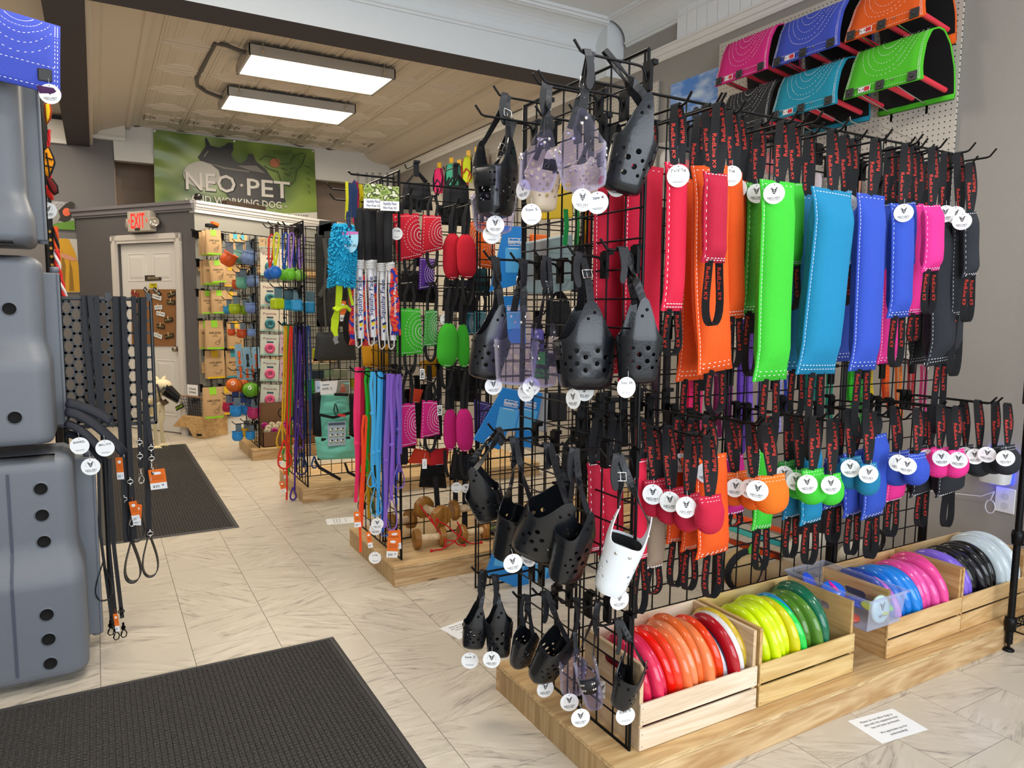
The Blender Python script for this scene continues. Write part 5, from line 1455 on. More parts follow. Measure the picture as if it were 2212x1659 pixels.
# ---------------------------------------------------------------- honeycomb rack with hanging black leashes
YR = 3.24
hp0, hp1 = ony(135, 640, YR), ony(340, 915, YR)
HX0, HX1, HZ0, HZ1 = hp0.x-.02, hp1.x, hp1.z, hp0.z
t = thing('leash_rack', 'black honeycomb rack hung with black leather leashes', 'rack', ((HX0+HX1)/2, YR, 0))
PLB = mat('black_rack_plastic', '15161a', .4)
b = MB()
for a, c in (((HX0, HZ1-.014), (HX1, HZ1)), ((HX0, HZ0), (HX1, HZ0+.014)), ((HX1-.012, HZ0), (HX1, HZ1)), ((HX0, HZ0), (HX0+.012, HZ1))): b.box((a[0], YR-.01, a[1]), (c[0], YR+.012, c[1]))
bev(b.build('frame', PLB, t), .003, 1)
b = MB(); hr = .0283; dx = hr*1.5*.72; dz = hr*math.sqrt(3)
for i in range(int((HX1-HX0)/dx)+2):
    for j in range(int((HZ1-HZ0)/dz)+2):
        cx, cz = HX0+i*dx, HZ0+j*dz+(dz/2 if i % 2 else 0)
        pts = [(cx+hr*.72*math.cos(PI/3*k), cz+hr*math.sin(PI/3*k)) for k in range(6)]
        for k in (0, 1, 2):
            (xa, za), (xb, zb) = pts[k], pts[k+1]
            if all(HX0 <= x <= HX1 for x in (xa, xb)) and all(HZ0 <= z <= HZ1 for z in (za, zb)):
                d = V((xb-xa, 0, zb-za)).normalized(); nx = V((-d.z, 0, d.x))*.0048
                p, q = V((xa, 0, za))-d*.002, V((xb, 0, zb))+d*.002
                b.add([p+nx+V((0, YR-.004, 0)), q+nx+V((0, YR-.004, 0)), q-nx+V((0, YR-.004, 0)), p-nx+V((0, YR-.004, 0)), p+nx+V((0, YR+.006, 0)), q+nx+V((0, YR+.006, 0)), q-nx+V((0, YR+.006, 0)), p-nx+V((0, YR+.006, 0))],
                      [(0, 1, 2, 3), (7, 6, 5, 4), (0, 4, 5, 1), (2, 6, 7, 3)])
stuff(b.build('honeycomb', PLB, t))
for x in (HX0+.006, HX0+.13): MB().tube([(x, YR+.02, 0), (x, YR+.02, HZ1)], .009, 8).build('rack_post', PLB, t)
for z in (HZ1+.006, ): 
    for x in (HX0+.16, HX0+.3): MB().box((x, YR-.014, z-.02), (x+.02, YR+.016, z+.01)).build('clip', PLB, t)
LEAB = mat('black_leash_leather', '191b20', .45, bump=(200, .05))
def snap(b, M, s=1):
    b.tube([(0, 0, 0), (0, 0, -.012*s)], .0035*s, 6, 0, False, M); b.lathe([(.006*s, -.012*s), (.0065*s, -.018*s), (.004*s, -.024*s)], 8, 0, M)
    b.tube([(.004*s, 0, -.024*s), (.009*s, 0, -.034*s), (.006*s, 0, -.046*s), (-.003*s, 0, -.048*s), (-.008*s, 0, -.04*s), (-.005*s, 0, -.028*s)], .0018*s, 6, 0, False, M)
    b.tube([(-.002*s, 0, -.024*s), (-.007*s, 0, -.04*s)], .0015*s, 5, 0, False, M)
def leash(label, pts, w=.018, grip=None, hard=(), clip=None, chrome=True, tagat=None, mat_=None, grp='black leather leashes'):
    """pts: pixel points with depth along the hanging strap; grip=(u, v_top, v_bottom) a handle loop at its end."""
    P = [ony(u, v, y) for u, v, y in pts]
    t = thing('leash', label, 'leash', (P[-1].x, P[-1].y, min(p.z for p in P)), grp)
    m = mat_ or LEAB
    Q = []
    for i in range(len(P)-1):
        for k in range(5): Q.append(P[i].lerp(P[i+1], k/5))
    Q.append(P[-1])
    MB().ribbon(Q, V((1, .35, 0)), w, .0035).build('strap', m, t)
    if grip:
        u, va, vb, y = grip
        a, c = ony(u, va, y), ony(u, vb, y)
        L = a.z-c.z; wd = min(.028, L*.24)
        pts2 = [V((a.x+wd*math.sin(2*PI*k)*(.5+.5*abs(k-.5)**0)*1.0, y, a.z-L*(math.sin(PI*k)**.9))) for k in [i/20 for i in range(21)]]
        MB().ribbon(pts2, V((.25, 1, 0)), w, .0035).build('handle_loop', m, t)
    hm = CHROME if chrome else RIVB
    for u, v, y in hard:
        p = ony(u, v, y); b = MB()
        for dz in (-.012, .012): b.lathe([(.0045, 0), (.004, .002), (0, .003)], 8, 0, Matrix(((1, 0, 0, p.x), (0, 0, -1, p.y-.003), (0, 1, 0, p.z+dz), (0, 0, 0, 1))))
        b.tube([(p.x+.011*math.cos(2*PI*i/10), p.y-.003, p.z+.008*math.sin(2*PI*i/10)) for i in range(10)], .0018, 5, 0, True)
        b.build('ring_and_rivets', hm, t)
    if clip:
        b = MB(); snap(b, T(ony(*clip)), 1.25); b.build('snap_hook', hm, t)
    if tagat: card(t, *tagat)
    return t
ORT = mat('orange_card', 'ef7420', .55)
def card(t, u, v, y, wpx, hpx, roll=0, price='$35', n=None, cols=None):
    """Orange hang card with a white foot, as on every leather leash here."""
    p = ony(u, v, y); d = proj(p)[2]; w, h = wpx*d/FPX, hpx*d/FPX
    n = V(n or (-.35, -.93, 0)).normalized(); x = V((0, 0, 1)).cross(n)
    M = basis(p, x, n.cross(x)) @ Matrix.Rotation(roll, 4, 'Z')
    b = MB(); b.box((-w/2, -h/2, -.0006), (w/2, h/2, .0006), 0, M)
    for s in (1, -1):
        Z = .0009*s; q = M if s > 0 else M @ Matrix.Rotation(PI, 4, 'Y')
        b.flat([(-w/2, -h/2), (w/2, -h/2), (w/2, -h*.18), (-w/2, -h*.18)], 1, q, .0009)
        b.disc((0, h*.3), w*.26, 1, q, 14, .0009, h*.07)
        for k in range(3): b.flat([(-w*.36, h*(.14-.08*k)), (w*.36, h*(.14-.08*k)), (w*.36, h*(.17-.08*k)), (-w*.36, h*(.17-.08*k))], 3, q, .001)
        b.text(price, h*.16, 2, q @ T(-w*.15, -h*.36, .0011), None, w*.4)
        dog_logo(b, w*.1, 2, q @ T(w*.26, -h*.32, 0), .0011, 1)
    b.tube([(0, h/2, 0), (.002, h/2+.02, .001)], .0006, 4, 3, False, M)
    return b.build('hang_card', [ORT, PAPER, INK, mat('card_fine_print', 'c4561a', .6)], t)
YL = 3.20
leash('black leash at the left of the honeycomb rack, going down behind the padded sleeves', [(182, 638, YL), (184, 700, YL), (200, 890, YL)], .022)
leash('second black leash from the left on the honeycomb rack', [(194, 638, YL-.01), (206, 760, YL-.01), (218, 900, YL)], .02)
leash('third black leash from the left on the honeycomb rack', [(208, 638, YL), (213, 760, YL), (222, 905, YL)], .018)
leash('wide black leash with a round loop end, left of the middle', [(252, 640, YL), (256, 780, YL), (266, 960, YL), (276, 1170, YL-.02)], .03, (284, 1165, 1258, YL-.02), ((268, 1078, YL-.01), (262, 985, YL)))
leash('black leash with silver studs in the middle of the rack', [(266, 640, YL-.012), (272, 800, YL-.012), (284, 1050, YL-.02), (290, 1165, YL-.02)], .02, (292, 1080, 1170, YL-.02), ((281, 1040, YL-.024),), (284, 1105, YL-.03), True, (291, 1105, YL-.06, 16, 46, .15))
leash('black leash with a snap hook and stud row, right of the middle', [(288, 640, YL), (296, 760, YL), (303, 940, YL), (304, 1010, YL)], .018, None, ((301, 955, YL-.01), (302, 985, YL-.01)), (304, 1012, YL-.02), True, (259, 1012, YL-.02, 14, 48, .04))
leash('long black leash at the right end of the rack with a priced orange card', [(310, 642, YL), (312, 800, YL), (317, 1000, YL), (322, 1160, YL-.01)], .022, (322, 1150, 1246, YL-.02), ((324, 1152, YL-.03),), (330, 1010, YL-.04), True, (341, 1035, YL-.05, 34, 44, .1))
leash('black leash beside the long right one, with riveted end', [(302, 642, YL+.01), (306, 800, YL+.01), (326, 960, YL), (328, 990, YL)], .018, None, ((326, 968, YL-.01), (327, 990, YL-.01)), (327, 1000, YL-.02), True, (297, 1112, YL-.05, 16, 46, -.08))
leash('thin black leash with black snaps, nearest the kennels', [(212, 990, 3.12), (216, 1150, 3.12), (240, 1330, 3.12)], .010, (222, 1215, 1298, 3.1), (), (238, 1340, 3.1), False)
leash('thin black leash ending lowest, second from the kennels', [(228, 990, 3.12), (236, 1180, 3.12), (252, 1350, 3.12)], .010, None, (), (250, 1350, 3.1), False, (252, 1345, 3.08, 9, 40, .1))
leash('thin black leash with a black snap, third from the kennels', [(236, 990, 3.11), (246, 1180, 3.11), (264, 1335, 3.11)], .014, None, ((262, 1320, 3.1),), (266, 1345, 3.1), False)
# padded black sleeves sticking out beside the middle kennel, with round tags
NEO = mat('dark_neoprene', '161a26', .7, sheen=.2)
def arm(label, p0, p1, p2, y0, y1, w, tg=None):
    a, m, c = ony(*p0, y0), ony(*p1, (y0+y1)/2), ony(*p2, y1)
    t = thing('padded_sleeve', label, 'sleeve', (a.x, a.y, c.z), 'padded sleeves beside the kennels')
    n = 12; r = w
    def pt(u, k):
        p = a*(1-k)**2+m*2*k*(1-k)+c*k*k
        tdir = ((m-a)*(1-k)+(c-m)*k).normalized()
        s = tdir.cross(V((0, 1, 0))).normalized(); up = s.cross(tdir)
        ang = PI*(.06+.88*u)
        return p+V((0, -1, 0))*(-r*math.cos(ang))*.95+ (s*-1 if s.z < 0 else s)*r*math.sin(ang)
    b = MB(); b.patch(pt, 12, 12); b.build('pad', NEO, t).modifiers.new('thickness', 'SOLIDIFY').thickness = .009
    if tg: hangtag(t, ony(tg[0], tg[1], tg[2]), tg[3], V((-.12, -.99, 0)), .05, 1.05)
arm('uppermost padded black sleeve, its open end toward the leashes', (140, 880), (190, 890), (232, 918), 3.06, 3.02, .036)
arm('second padded black sleeve, curving over a white tag', (140, 900), (190, 905), (258, 985), 3.02, 2.96, .034, (227, 968, 2.90, 'SMALL DOG'))
arm('third padded black sleeve, under the first tag', (140, 925), (170, 930), (206, 975), 3.0, 2.94, .03, (172, 963, 2.90, 'BARREL'))
arm('lowest padded black sleeve with the logo tag hanging under it', (142, 945), (180, 950), (212, 1000), 3.04, 2.98, .028, (196, 1008, 2.88, 'logo'))
# ---------------------------------------------------------------- toys hung in the gap behind the kennels
t = thing('gridwall_rack', 'black grid stand edge just behind the kennels, hung with toys', 'rack', (-.33, 3.6, 0))
fr = MB()
gx = ony(92, 400, 3.55).x
M = Matrix(((0, 1, 0, gx), (-1, 0, 0, 4.15), (0, 0, 1, 0), (0, 0, 0, 1)))
for x in (0, .61): fr.tube([(x, 0, 0), (x, 0, 2.2)], .0045, 6, 0, False, M)
for z in (.02, 2.2): fr.tube([(0, 0, z), (.61, 0, z)], .0045, 6, 0, False, M)
fo = fr.build('grid_panel', BLACK, t)
for i in range(1, 8): MB().tube([(.61*i/8, 0, .02), (.61*i/8, 0, 2.2)], .0028, 5, 0, False, M).build('wire', BLACK, fo)
for j in range(1, 29): MB().tube([(0, -.003, .076*j), (.61, -.003, .076*j)], .0028, 5, 0, False, M).build('wire', BLACK, fo)
def soft(name, label, cat, col, outline, y, th=.04, col2=None, lines=(), group=None):
    """A flat stuffed toy: outline in pixels at distance y, puffed to thickness th."""
    pts = [ony(u, v, y) for u, v in outline]
    c = sum(pts, V())/len(pts)
    t = thing(name, label, cat, (c.x, y, min(p.z for p in pts)), group)
    b = MB(); n = len(pts); rings = []
    for k, off in ((1, 0), (.93, .55), (.7, .9), (.35, 1.0)):
        for sg in (1, -1): rings.append(([c+(p-c)*k+V((0, sg*th*.5*off, 0)) for p in pts]))
    for sg in (0, 1):
        for i in range(3):
            A, B_ = rings[i*2+sg], rings[(i+1)*2+sg]
            b.add(A+B_, [(j, (j+1) % n, n+(j+1) % n, n+j) for j in range(n)], 0, True)
        b.add(rings[6+sg], [tuple(range(n))], 0, True)
    b.build('body', mat('plush_'+col, col, .9, bump=(300, .2)), t)
    if col2:
        b = MB(); b.tube(pts, .006, 6, 0, True)
        for ln in lines: b.tube([ony(u, v, y-th*.5) for u, v in ln], .003, 5)
        b.build('edging', mat('plush_'+col2, col2, .9), t)
    return t
soft('plush_butterfly', 'orange and black butterfly wing toy behind the kennels', 'toy', 'e8920c', [(96, 325), (104, 318), (114, 340), (117, 352), (110, 372), (104, 385), (92, 372), (90, 352), (96, 346)], 3.5, .03, '15110f', [[(98, 340), (114, 345)], [(92, 356), (114, 362)], [(100, 330), (108, 380)]])
soft('plush_wing', 'dark red wing toy under the butterfly wing', 'toy', '6a1210', [(100, 382), (112, 388), (122, 402), (124, 416), (118, 420), (108, 408)], 3.48, .025, '120c0c')
lob = soft('plush_lobster', 'bright red plush toy partly hidden behind the shop tag', 'toy', 'd8281c', [(97, 398), (106, 402), (116, 424), (114, 432), (104, 426), (96, 414)], 3.52, .03)
soft('plush_bird', 'yellow and red toy high up behind the kennels', 'toy', 'd8b818', [(98, 225), (106, 222), (109, 240), (107, 256), (102, 268), (99, 250)], 3.55, .03, '9a2a14')
soft('plush_snake', 'purple scaly toy under the blue sleeve at top left', 'toy', '4a2450', [(78, 184), (120, 190), (136, 202), (118, 207), (82, 204)], 2.86, .03)
def rope(name, label, pts, y, r, c1, c2, cat='rope'):
    P = [ony(u, v, y) for u, v in pts]; Q = []
    for i in range(len(P)-1):
        for k in range(10): Q.append(P[i].lerp(P[i+1], k/10))
    Q.append(P[-1])
    b = MB()
    for s in range(3):
        b.tube([q+V((math.cos(s*2.09+i*.55), math.sin(s*2.09+i*.55), 0))*r*.55 for i, q in enumerate(Q)], r*.6, 5, s % 2)
    return tag(b.build(name, [mat('rope_'+c1, c1, .85), mat('rope_'+c2, c2, .85)]), label, cat)
rope('rope_leash', 'red and white twisted rope leash left of the yellow coat poster', [(122, 540), (126, 585), (140, 642)], 3.45, .011, 'd82a28', 'e8dcd8')
rope('rope_leash', 'orange and black twisted rope leash beside the red and white one', [(119, 490), (123, 545), (126, 622)], 3.5, .010, 'e0501c', '1a1a1c')
rope('rope_leash', 'thin red cord hanging behind the kennels above the dog poster', [(106, 280), (104, 330), (112, 432)], 3.6, .006, 'd02028', 'b01820')
strip = ribb = MB()
strip.ribbon([ony(104, 470, 3.5), ony(110, 540, 3.5), ony(118, 640, 3.5)], V((1, .3, 0)), .022, .003)
for k in range(6): strip.disc((0, 0), .006, 1, Matrix(((1, 0, 0, ony(107+k*1.5, 500+18*k, 3.49).x), (0, 0, -1, 3.494), (0, 1, 0, ony(107+k*1.5, 500+18*k, 3.49).z), (0, 0, 0, 1))), 8)
tag(strip.build('leash', [WEB, mat('gold_print', 'b88a2c', .6)]), 'black leash printed with gold paw dots behind the kennels', 'leash')
hangtag(lob, ony(104, 455, 3.4), 'logo', V((-.3, -.95, 0)), 0, 1.1)
# the blue sleeve lying on the kennel stack, flap toward the aisle
def sleeve_left():
    y = 2.86
    P = lambda u, v: ony(u, v, y)
    t = thing('bite_sleeve', 'blue bite sleeve on top of the kennel stack at the left', 'bite sleeve', (P(60, 190).x, y, P(60, 190).z), 'folded bite sleeves')
    a, c, d = P(-120, 190), P(128, 165), P(118, 25)
    hw = (c.x-a.x)/2; xm = (c.x+a.x)/2; z0 = a.z*.5+c.z*.5; z1 = d.z
    prof = [(y, z0), (y+.01, z0+(z1-z0)*.4), (y+.03, z0+(z1-z0)*.75), (y+.06, z1-.01), (y+.1, z1), (y+.16, z1-.02), (y+.19, z1-.07), (y+.2, max(z0-.06, zC+.025))]
    def pt(k, q, off=0):
        i = min(int(k*7), 6); f = k*7-i
        yy = prof[i][0]*(1-f)+prof[i+1][0]*f; z = prof[i][1]*(1-f)+prof[i+1][1]*f
        return V((xm+hw*q*(1-.08*(z-z0)/(z1-z0))+.02*math.sin(PI*k), yy-off, z-.02*q+off*.3))
    fm = mat('jute_3d50c0', '3d50c0', .85, twill=150, sheen=.2)
    b = MB(); b.patch(lambda u, w: pt(u, w*2-1), 28, 8); b.build('cover', fm, t).modifiers.new('thickness', 'SOLIDIFY').thickness = .006
    b = MB(); b.patch(lambda u, w: pt(.01+u*.98, (w*2-1)*.985, -.007), 28, 8); b.build('lining', BLK_LIN, t)
    st = MB(); f = lambda k, q: pt(k, q, .006); nm = V((0, -1, .2))
    for e in (.95, .9): dashes(st, [f(k/20*.45+.01, e) for k in range(21)], .007, .004, .0009, nm)
    for k in (.02, .12): dashes(st, [f(k, -.95+.19*i) for i in range(11)], .007, .004, .0009, nm)
    for r in (.35, .5, .65, .8, .95): dashes(st, [f(.5-r*.36*math.sin(PI*i/22), .2-r*math.cos(PI*i/22)) for i in range(23) if -.9 < .2-r*math.cos(PI*i/22) < .88], .007, .004, .0009, nm)
    stuff(st.build('stitching', WHITE, t))
    g = f(.075, .72); b = MB(); b.cbox((g.x, g.y-.002, g.z), (.02, .004, .02)); bev(b.build('clasp', CLASP, t), .005, 2)
    hangtag(t, ony(108, 203, y-.012), 'logo', V((-.1, -.99, 0)), .05, 1.1)
    MB().tube([f(.0, .72)+V((0, .01, .0)), V((g.x, y+.2, g.z-.03))], .012, 10).build('red_grip', REDT, t)
sleeve_left()
# ---------------------------------------------------------------- rack 2: pole toys, mop toy, leashes, pillow toys, dumbbells
X2 = 1.228
def rhook(rk, x, y, z, d, L): rk.hook((x, y, z), d, L)
FOAM = mat('black_foam', '222225', .9, bump=(700, .25))
SHAFT = mat('white_shaft', 'e6e6ea', .25, coat=.4)
CORDW = mat('white_bungee', 'dcdcdc', .6)
def print_cloth(name, cols):
    if name in MATS: return MATS[name]
    m, N, L, b = _new(name)
    tc = N.new('ShaderNodeTexCoord'); n = N.new('ShaderNodeTexNoise'); n.inputs['Scale'].default_value = 34; n.inputs['Detail'].default_value = 1
    r = N.new('ShaderNodeValToRGB'); r.color_ramp.interpolation = 'CONSTANT'
    el = r.color_ramp.elements
    el[0].position = 0; el[0].color = lin(cols[0]); el[1].position = .42; el[1].color = lin(cols[1])
    for i, c in enumerate(cols[2:]):
        e = el.new(.5+.08*i); e.color = lin(c)
    L.new(tc.outputs['Object'], n.inputs['Vector']); L.new(n.outputs['Fac'], r.inputs['Fac']); L.new(r.outputs['Color'], b.inputs['Base Color'])
    b.inputs['Roughness'].default_value = .8
    MATS[name] = m
    return m
TIE = print_cloth('tie_dye_fleece', ['2238a0', 'd8202c', 'e8642c', 'c81c3c'])
BLUEINK = mat('navy_lettering', '1b2f7a', .5); YELINK = mat('yellow_print', 'e8c818', .5)
def pole(label, u, vt, vb, y, toy, dx=0, band=True):
    """Lure pole: foam grip, white bungee windings, printed white shaft with a black cap, bungee folded back up, fleece toy."""
    a, c = ony(u, vt, y), ony(u+dx, vb, y)
    t = thing('lure_pole', label, 'dog toy', (a.x, y, c.z), 'lure poles on the middle rack end')
    L = a.z-c.z; f = lambda k: a.lerp(c, k)
    g = L*.385
    MB().lathe([(0, 0), (.017, -.001), (.0195, -.01), (.019, -g*.6), (.018, -g), (0, -g)][::-1], 16, 0, T(a)).build('foam_grip', FOAM, t)
    MB().tube([f(.38), f(.985)], .0145, 14).build('shaft', SHAFT, t)
    MB().tube([f(.975), f(1.0)], .0165, 14).build('end_cap', mat('black_end_cap', '111111', .4), t)
    b = MB(); hp = [f(.385+.07*i/48)+V((.0195*math.cos(i*.72), .0195*math.sin(i*.72), 0)) for i in range(49)]
    b.tube(hp, .0038, 5)
    b.tube([f(.46)+V((-.022, -.006, 0)), f(.6)+V((-.03, -.012, 0)), f(.9)+V((-.032, -.012, 0)), f(1.03)+V((-.026, -.01, 0)), f(1.045)+V((-.014, -.006, 0)), f(1.02)+V((-.004, -.018, 0)), f(.9)+V((0, -.02, 0))], .0034, 6)
    b.build('bungee', CORDW, t)
    lb = MB()
    MS = basis(f(.66)+V((-.004, -.0152, 0)), (0, 0, 1), (-1, 0, .0))
    lb.text('Squishy Face', .028, 0, MS, None, L*.3)
    lb.build('lettering', BLUEINK, t)
    pr = MB(); q = f(.87)+V((-.003, -.0156, 0)); MP = basis(q, (1, 0, 0), (0, 0, 1))
    pr.disc((0, 0), .009, 0, MP, 12); pr.disc((.004, .016), .006, 1, MP, 10); pr.disc((-.004, .012), .006, 1, MP, 10); pr.disc((0, -.02), .007, 1, MP, 10)
    stuff(pr.build('printed_dog', [YELINK, BLUEINK], t))
    k0, k1, off, w = toy
    tb = MB(); n = 10
    fy = -.02 if off > 0 else .014; off = off if off > 0 else off-.012
    p0, p1 = f(k0)+V((off, fy, 0)), f(k1)+V((off*1.1, fy, 0))
    pts = [p0.lerp(p1, i/n)+V((.004*math.sin(i*1.3), 0, 0)) for i in range(n+1)]
    tb.ribbon(pts, V((1, .2, 0)), [w*(.6+.4*i/n) for i in range(n+1)], .012)
    for s in (-.6, -.2, .2, .6):
        e = pts[-1]+V((w*.5*s, 0, .01)); tb.ribbon([e, e+V((.004*s, -.004, -.03)), e+V((.012*s, 0, -.055))], V((1, .3, 0)), w*.22, .005)
    tb.build('fleece_toy', TIE, t)
    if off > 0:
        wt = MB(); wt.text('Squishy Face', .018, 0, basis(p0.lerp(p1, .55)+V((0, -.0075, 0)), (0, 0, 1), (-1, 0, 0)), None, (p0-p1).length*.6); wt.build('toy_lettering', PAPER, t)
    h = V((a.x, y, ony(u, 374, y).z))
    MB().ribbon([a+V((-.006, 0, -.002)), h+V((-.004, 0, 0)), h+V((.004, .003, 0)), a+V((.006, 0, -.002))], V((.3, 1, 0)), .014, .0015).build('wrist_loop', WEB, t)
    if band: MB().tube([f(.545)+V((.024*math.cos(q), .024*math.sin(q)-.004, 0)) for q in [2*PI*i/10 for i in range(10)]], .0022, 5, 0, True).build('zip_tie', mat('black_tie', '111111', .5), t)
    return h
ph = []
for lab, u, vt, vb, y, toy, dx in (
    ('lure pole at the left of the five, its fleece toy behind it', 774, 449, 738, 3.24, (.53, .95, -.02, .03), 6), ('lure pole second from the left, standing a little tilted', 793, 452, 735, 3.25, (.5, .97, -.016, .03), 14),
    ('lure pole third from the left, mostly hidden', 806, 454, 730, 3.33, (.55, .95, 0, .03), 8), ('lure pole fourth from the left', 822, 457, 742, 3.26, (.55, .9, -.018, .028), 8),
    ('rightmost of the five lure poles, a red tie-dye toy on its front', 838, 455, 742, 3.2, (.43, .86, .006, .045), 12)):
    ph.append(pole(lab, u, vt, vb, y, toy, dx))
# one long bar carries the wrist loops
pz = ph[0].z
b = MB(); b.tube([(X2, 3.26, pz-.004), (ony(768, 372, 3.26).x-.02, 3.26, pz-.004), (ony(768, 372, 3.26).x-.035, 3.26, pz+.008)], .0045, 6)
put(b.mesh('hook', BLACK), 'hook', Matrix.Identity(4), RK2.t)
# fold-over header cards of the poles
GRASS = print_cloth('meadow_photo', ['6f8a3a', 'a8b86a', '4a5a2a', 'd8dcc0'])
def header_card(label, u, v, y, wp, hp, photo, foot, lines, cat='hang card', group=None, n=(-.3, -.95, 0), ink=None):
    p = ony(u, v, y); d = proj(p)[2]; w, h = wp*d/FPX, hp*d/FPX
    nn = V(n).normalized(); x = V((0, 0, 1)).cross(nn)
    M = basis(p, x, nn.cross(x))
    t = thing('hang_card', label, cat, p-V((0, 0, h/2)), group)
    b = MB(); b.box((-w/2, -h/2, -.0008), (w/2, h/2, .0008), 0, M)
    b.build('card', foot, t)
    b = MB(); b.flat([(-w/2, -h*.1), (w/2, -h*.1), (w/2, h/2), (-w/2, h/2)], 0, M, .0013)
    b.build('printed_photo', photo, t)
    b = MB()
    for s, yy, sz, ww in lines: b.text(s, sz*h, 0, M @ T(0, yy*h, .0015), None, ww*w)
    b.build('print', ink or BLUEINK, t)
    return t
for lab, u, v, y in (('white card with a meadow photo left of the lure pole grips', 806, 424, 3.2), ('second white card with a meadow photo in front of the right lure poles', 842, 429, 3.17)):
    header_card(lab, u, v, y, 40, 52, GRASS, PAPER, [('Squishy Face', -.22, .16, .7), ('Flirt Pole V2', -.38, .13, .7)], 'hang card', 'pole toy cards')
# blue mop toy with a lime fleece tail on a navy bungee handle
MOP = mat('turquoise_chenille', '18a0cc', .9, bump=(250, .3))
y = 3.22
t = thing('mop_tug', 'turquoise shaggy mop toy with a knotted lime tail', 'dog toy', ony(735, 770, y))
a, c = ony(742, 484, y), ony(738, 618, y)
core = MB(); core.tube([a.lerp(c, i/8) for i in range(9)], [.022, .036, .044, .048, .05, .052, .052, .05, .03], 12); core.build('core', MOP, t)
b = MB()
for i in range(760):
    k = R.random(); th = R.uniform(0, 2*PI); p = a.lerp(c, k)
    r0 = .03+.016*min(1, k*4)
    d = V((math.cos(th), math.sin(th), R.uniform(-.5, .15))); p0 = p+V((math.cos(th), math.sin(th), 0))*r0
    p1 = p0+d.normalized()*R.uniform(.014, .02)+V((0, 0, -.006))
    b.tube([p0, p0.lerp(p1, .5)+V((0, 0, .003)), p1], [.0036, .004, .003], 5)
stuff(b.build('chenille_pile', MOP, t))
LIME = mat('lime_fleece', 'b8d016', .85)
y2 = y-.01
q = [ony(733, 615, y2), ony(732, 640, y2), ony(730, 665, y2), ony(728, 672, y2-.015), ony(724, 690, y2), ony(722, 712, y2), ony(726, 726, y2)]
MB().ribbon(q, V((1, .1, 0)), [.028, .028, .024, .02, .034, .03, .016], .008).build('fleece_tail', LIME, t)
MB().ribbon([ony(728, 668, y2-.02), ony(736, 664, y2-.022), ony(748, 662, y2-.01), ony(757, 671, y2)], V((0, .2, 1)), .014, .008).tube([ony(721, 667, y2-.02), ony(727, 671, y2-.03), ony(735, 668, y2-.02), ony(729, 663, y2-.005)], .008, 6, 0, True).build('fleece_knot', LIME, t)
MB().ribbon([ony(752, 610, y), ony(756, 635, y), ony(762, 660, y)], V((1, .1, 0)), .012, .006).build('fleece_tail', LIME, t)
MB().ribbon([ony(727, 722, y2), ony(724, 734, y2), ony(728, 742, y2)], V((1, 0, 0)), .02, .003).build('tail_end', mat('grey_webbing', '7d7c78', .8), t)
b = MB(); nb = [ony(752, 470, y-.02).lerp(ony(756, 515, y-.05), i/30)+V((.007*math.cos(i*1.1), .007*math.sin(i*1.1), 0)) for i in range(31)]
b.tube([ony(752, 470, y-.02).lerp(ony(756, 515, y-.05), i/8) for i in range(9)], .0085, 8); b.tube(nb, .004, 5)
b.build('bungee_handle', mat('navy_bungee', '1c2b4e', .8), t)
MB().ribbon([ony(752, 472, y-.02), ony(756, 430, y-.02), ony(758, 398, y-.02), ony(763, 392, y-.015), ony(768, 410, y-.01), ony(764, 470, y)], V((.9, .35, 0)), .026, .002).build('handle_strap', mat('navy_webbing', '22375e', .8), t)
MB().ribbon([ony(749, 392, y-.03), ony(750, 430, y-.03), ony(748, 474, y-.02)], V((.9, .35, 0)), .014, .0025).build('yellow_binding', mat('yellow_webbing', 'd8d022', .8), t)
def strap_toy(name, label, cat, pts, y, w, col, group=None):
    P = [ony(u, v, y) for u, v in pts]
    return tag(MB().ribbon(P, V((.9, .4, 0)), w, .004).build(name, mat('web_'+col, col, .8)), label, cat, group)
strap_toy('webbing_strap', 'hot pink webbing handle right of the navy one on the middle rack', 'strap', [(767, 392), (770, 420), (768, 482)], 3.25, .03, 'ea2a6a')
strap_toy('webbing_strap', 'yellow webbing handle behind the lure pole grips', 'strap', [(778, 398), (782, 425), (776, 450)], 3.3, .022, 'dcca14')
t = thing('hang_card', 'sky blue oval card hanging on the mop toy', 'hang card', ony(758, 545, 3.17))
M = basis(ony(757, 515, 3.165), (.95, -.3, 0), (0, 0, 1))
b = MB(); b.prism([(.034*math.cos(q), .062*math.sin(q)-.0) for q in [PI+PI*i/12 for i in range(13)]]+[(.034, .03), (-.034, .03)], -.0006, .0006, 0, M); b.build('card', mat('pale_sky_card', '9fd4ea', .5), t)
b = MB(); b.flat([(-.034, .012), (.034, .02), (.034, .03), (-.034, .03)], 0, M, .001); b.build('pink_band', mat('pink_band', 'c86ab0', .5), t)
b = MB(); b.text('ruff chi', .02, 0, M @ T(.004, -.03, .001), None, .04); b.build('print', INK, t)
for k, v in ((.24, 395), (.2, 420)):
    p = ony(712, v+15, 3.3); rhook(RK2, X2-.004, 3.3+.2*(k-.2)*5, p.z, (-1, 0, 0), X2-p.x)
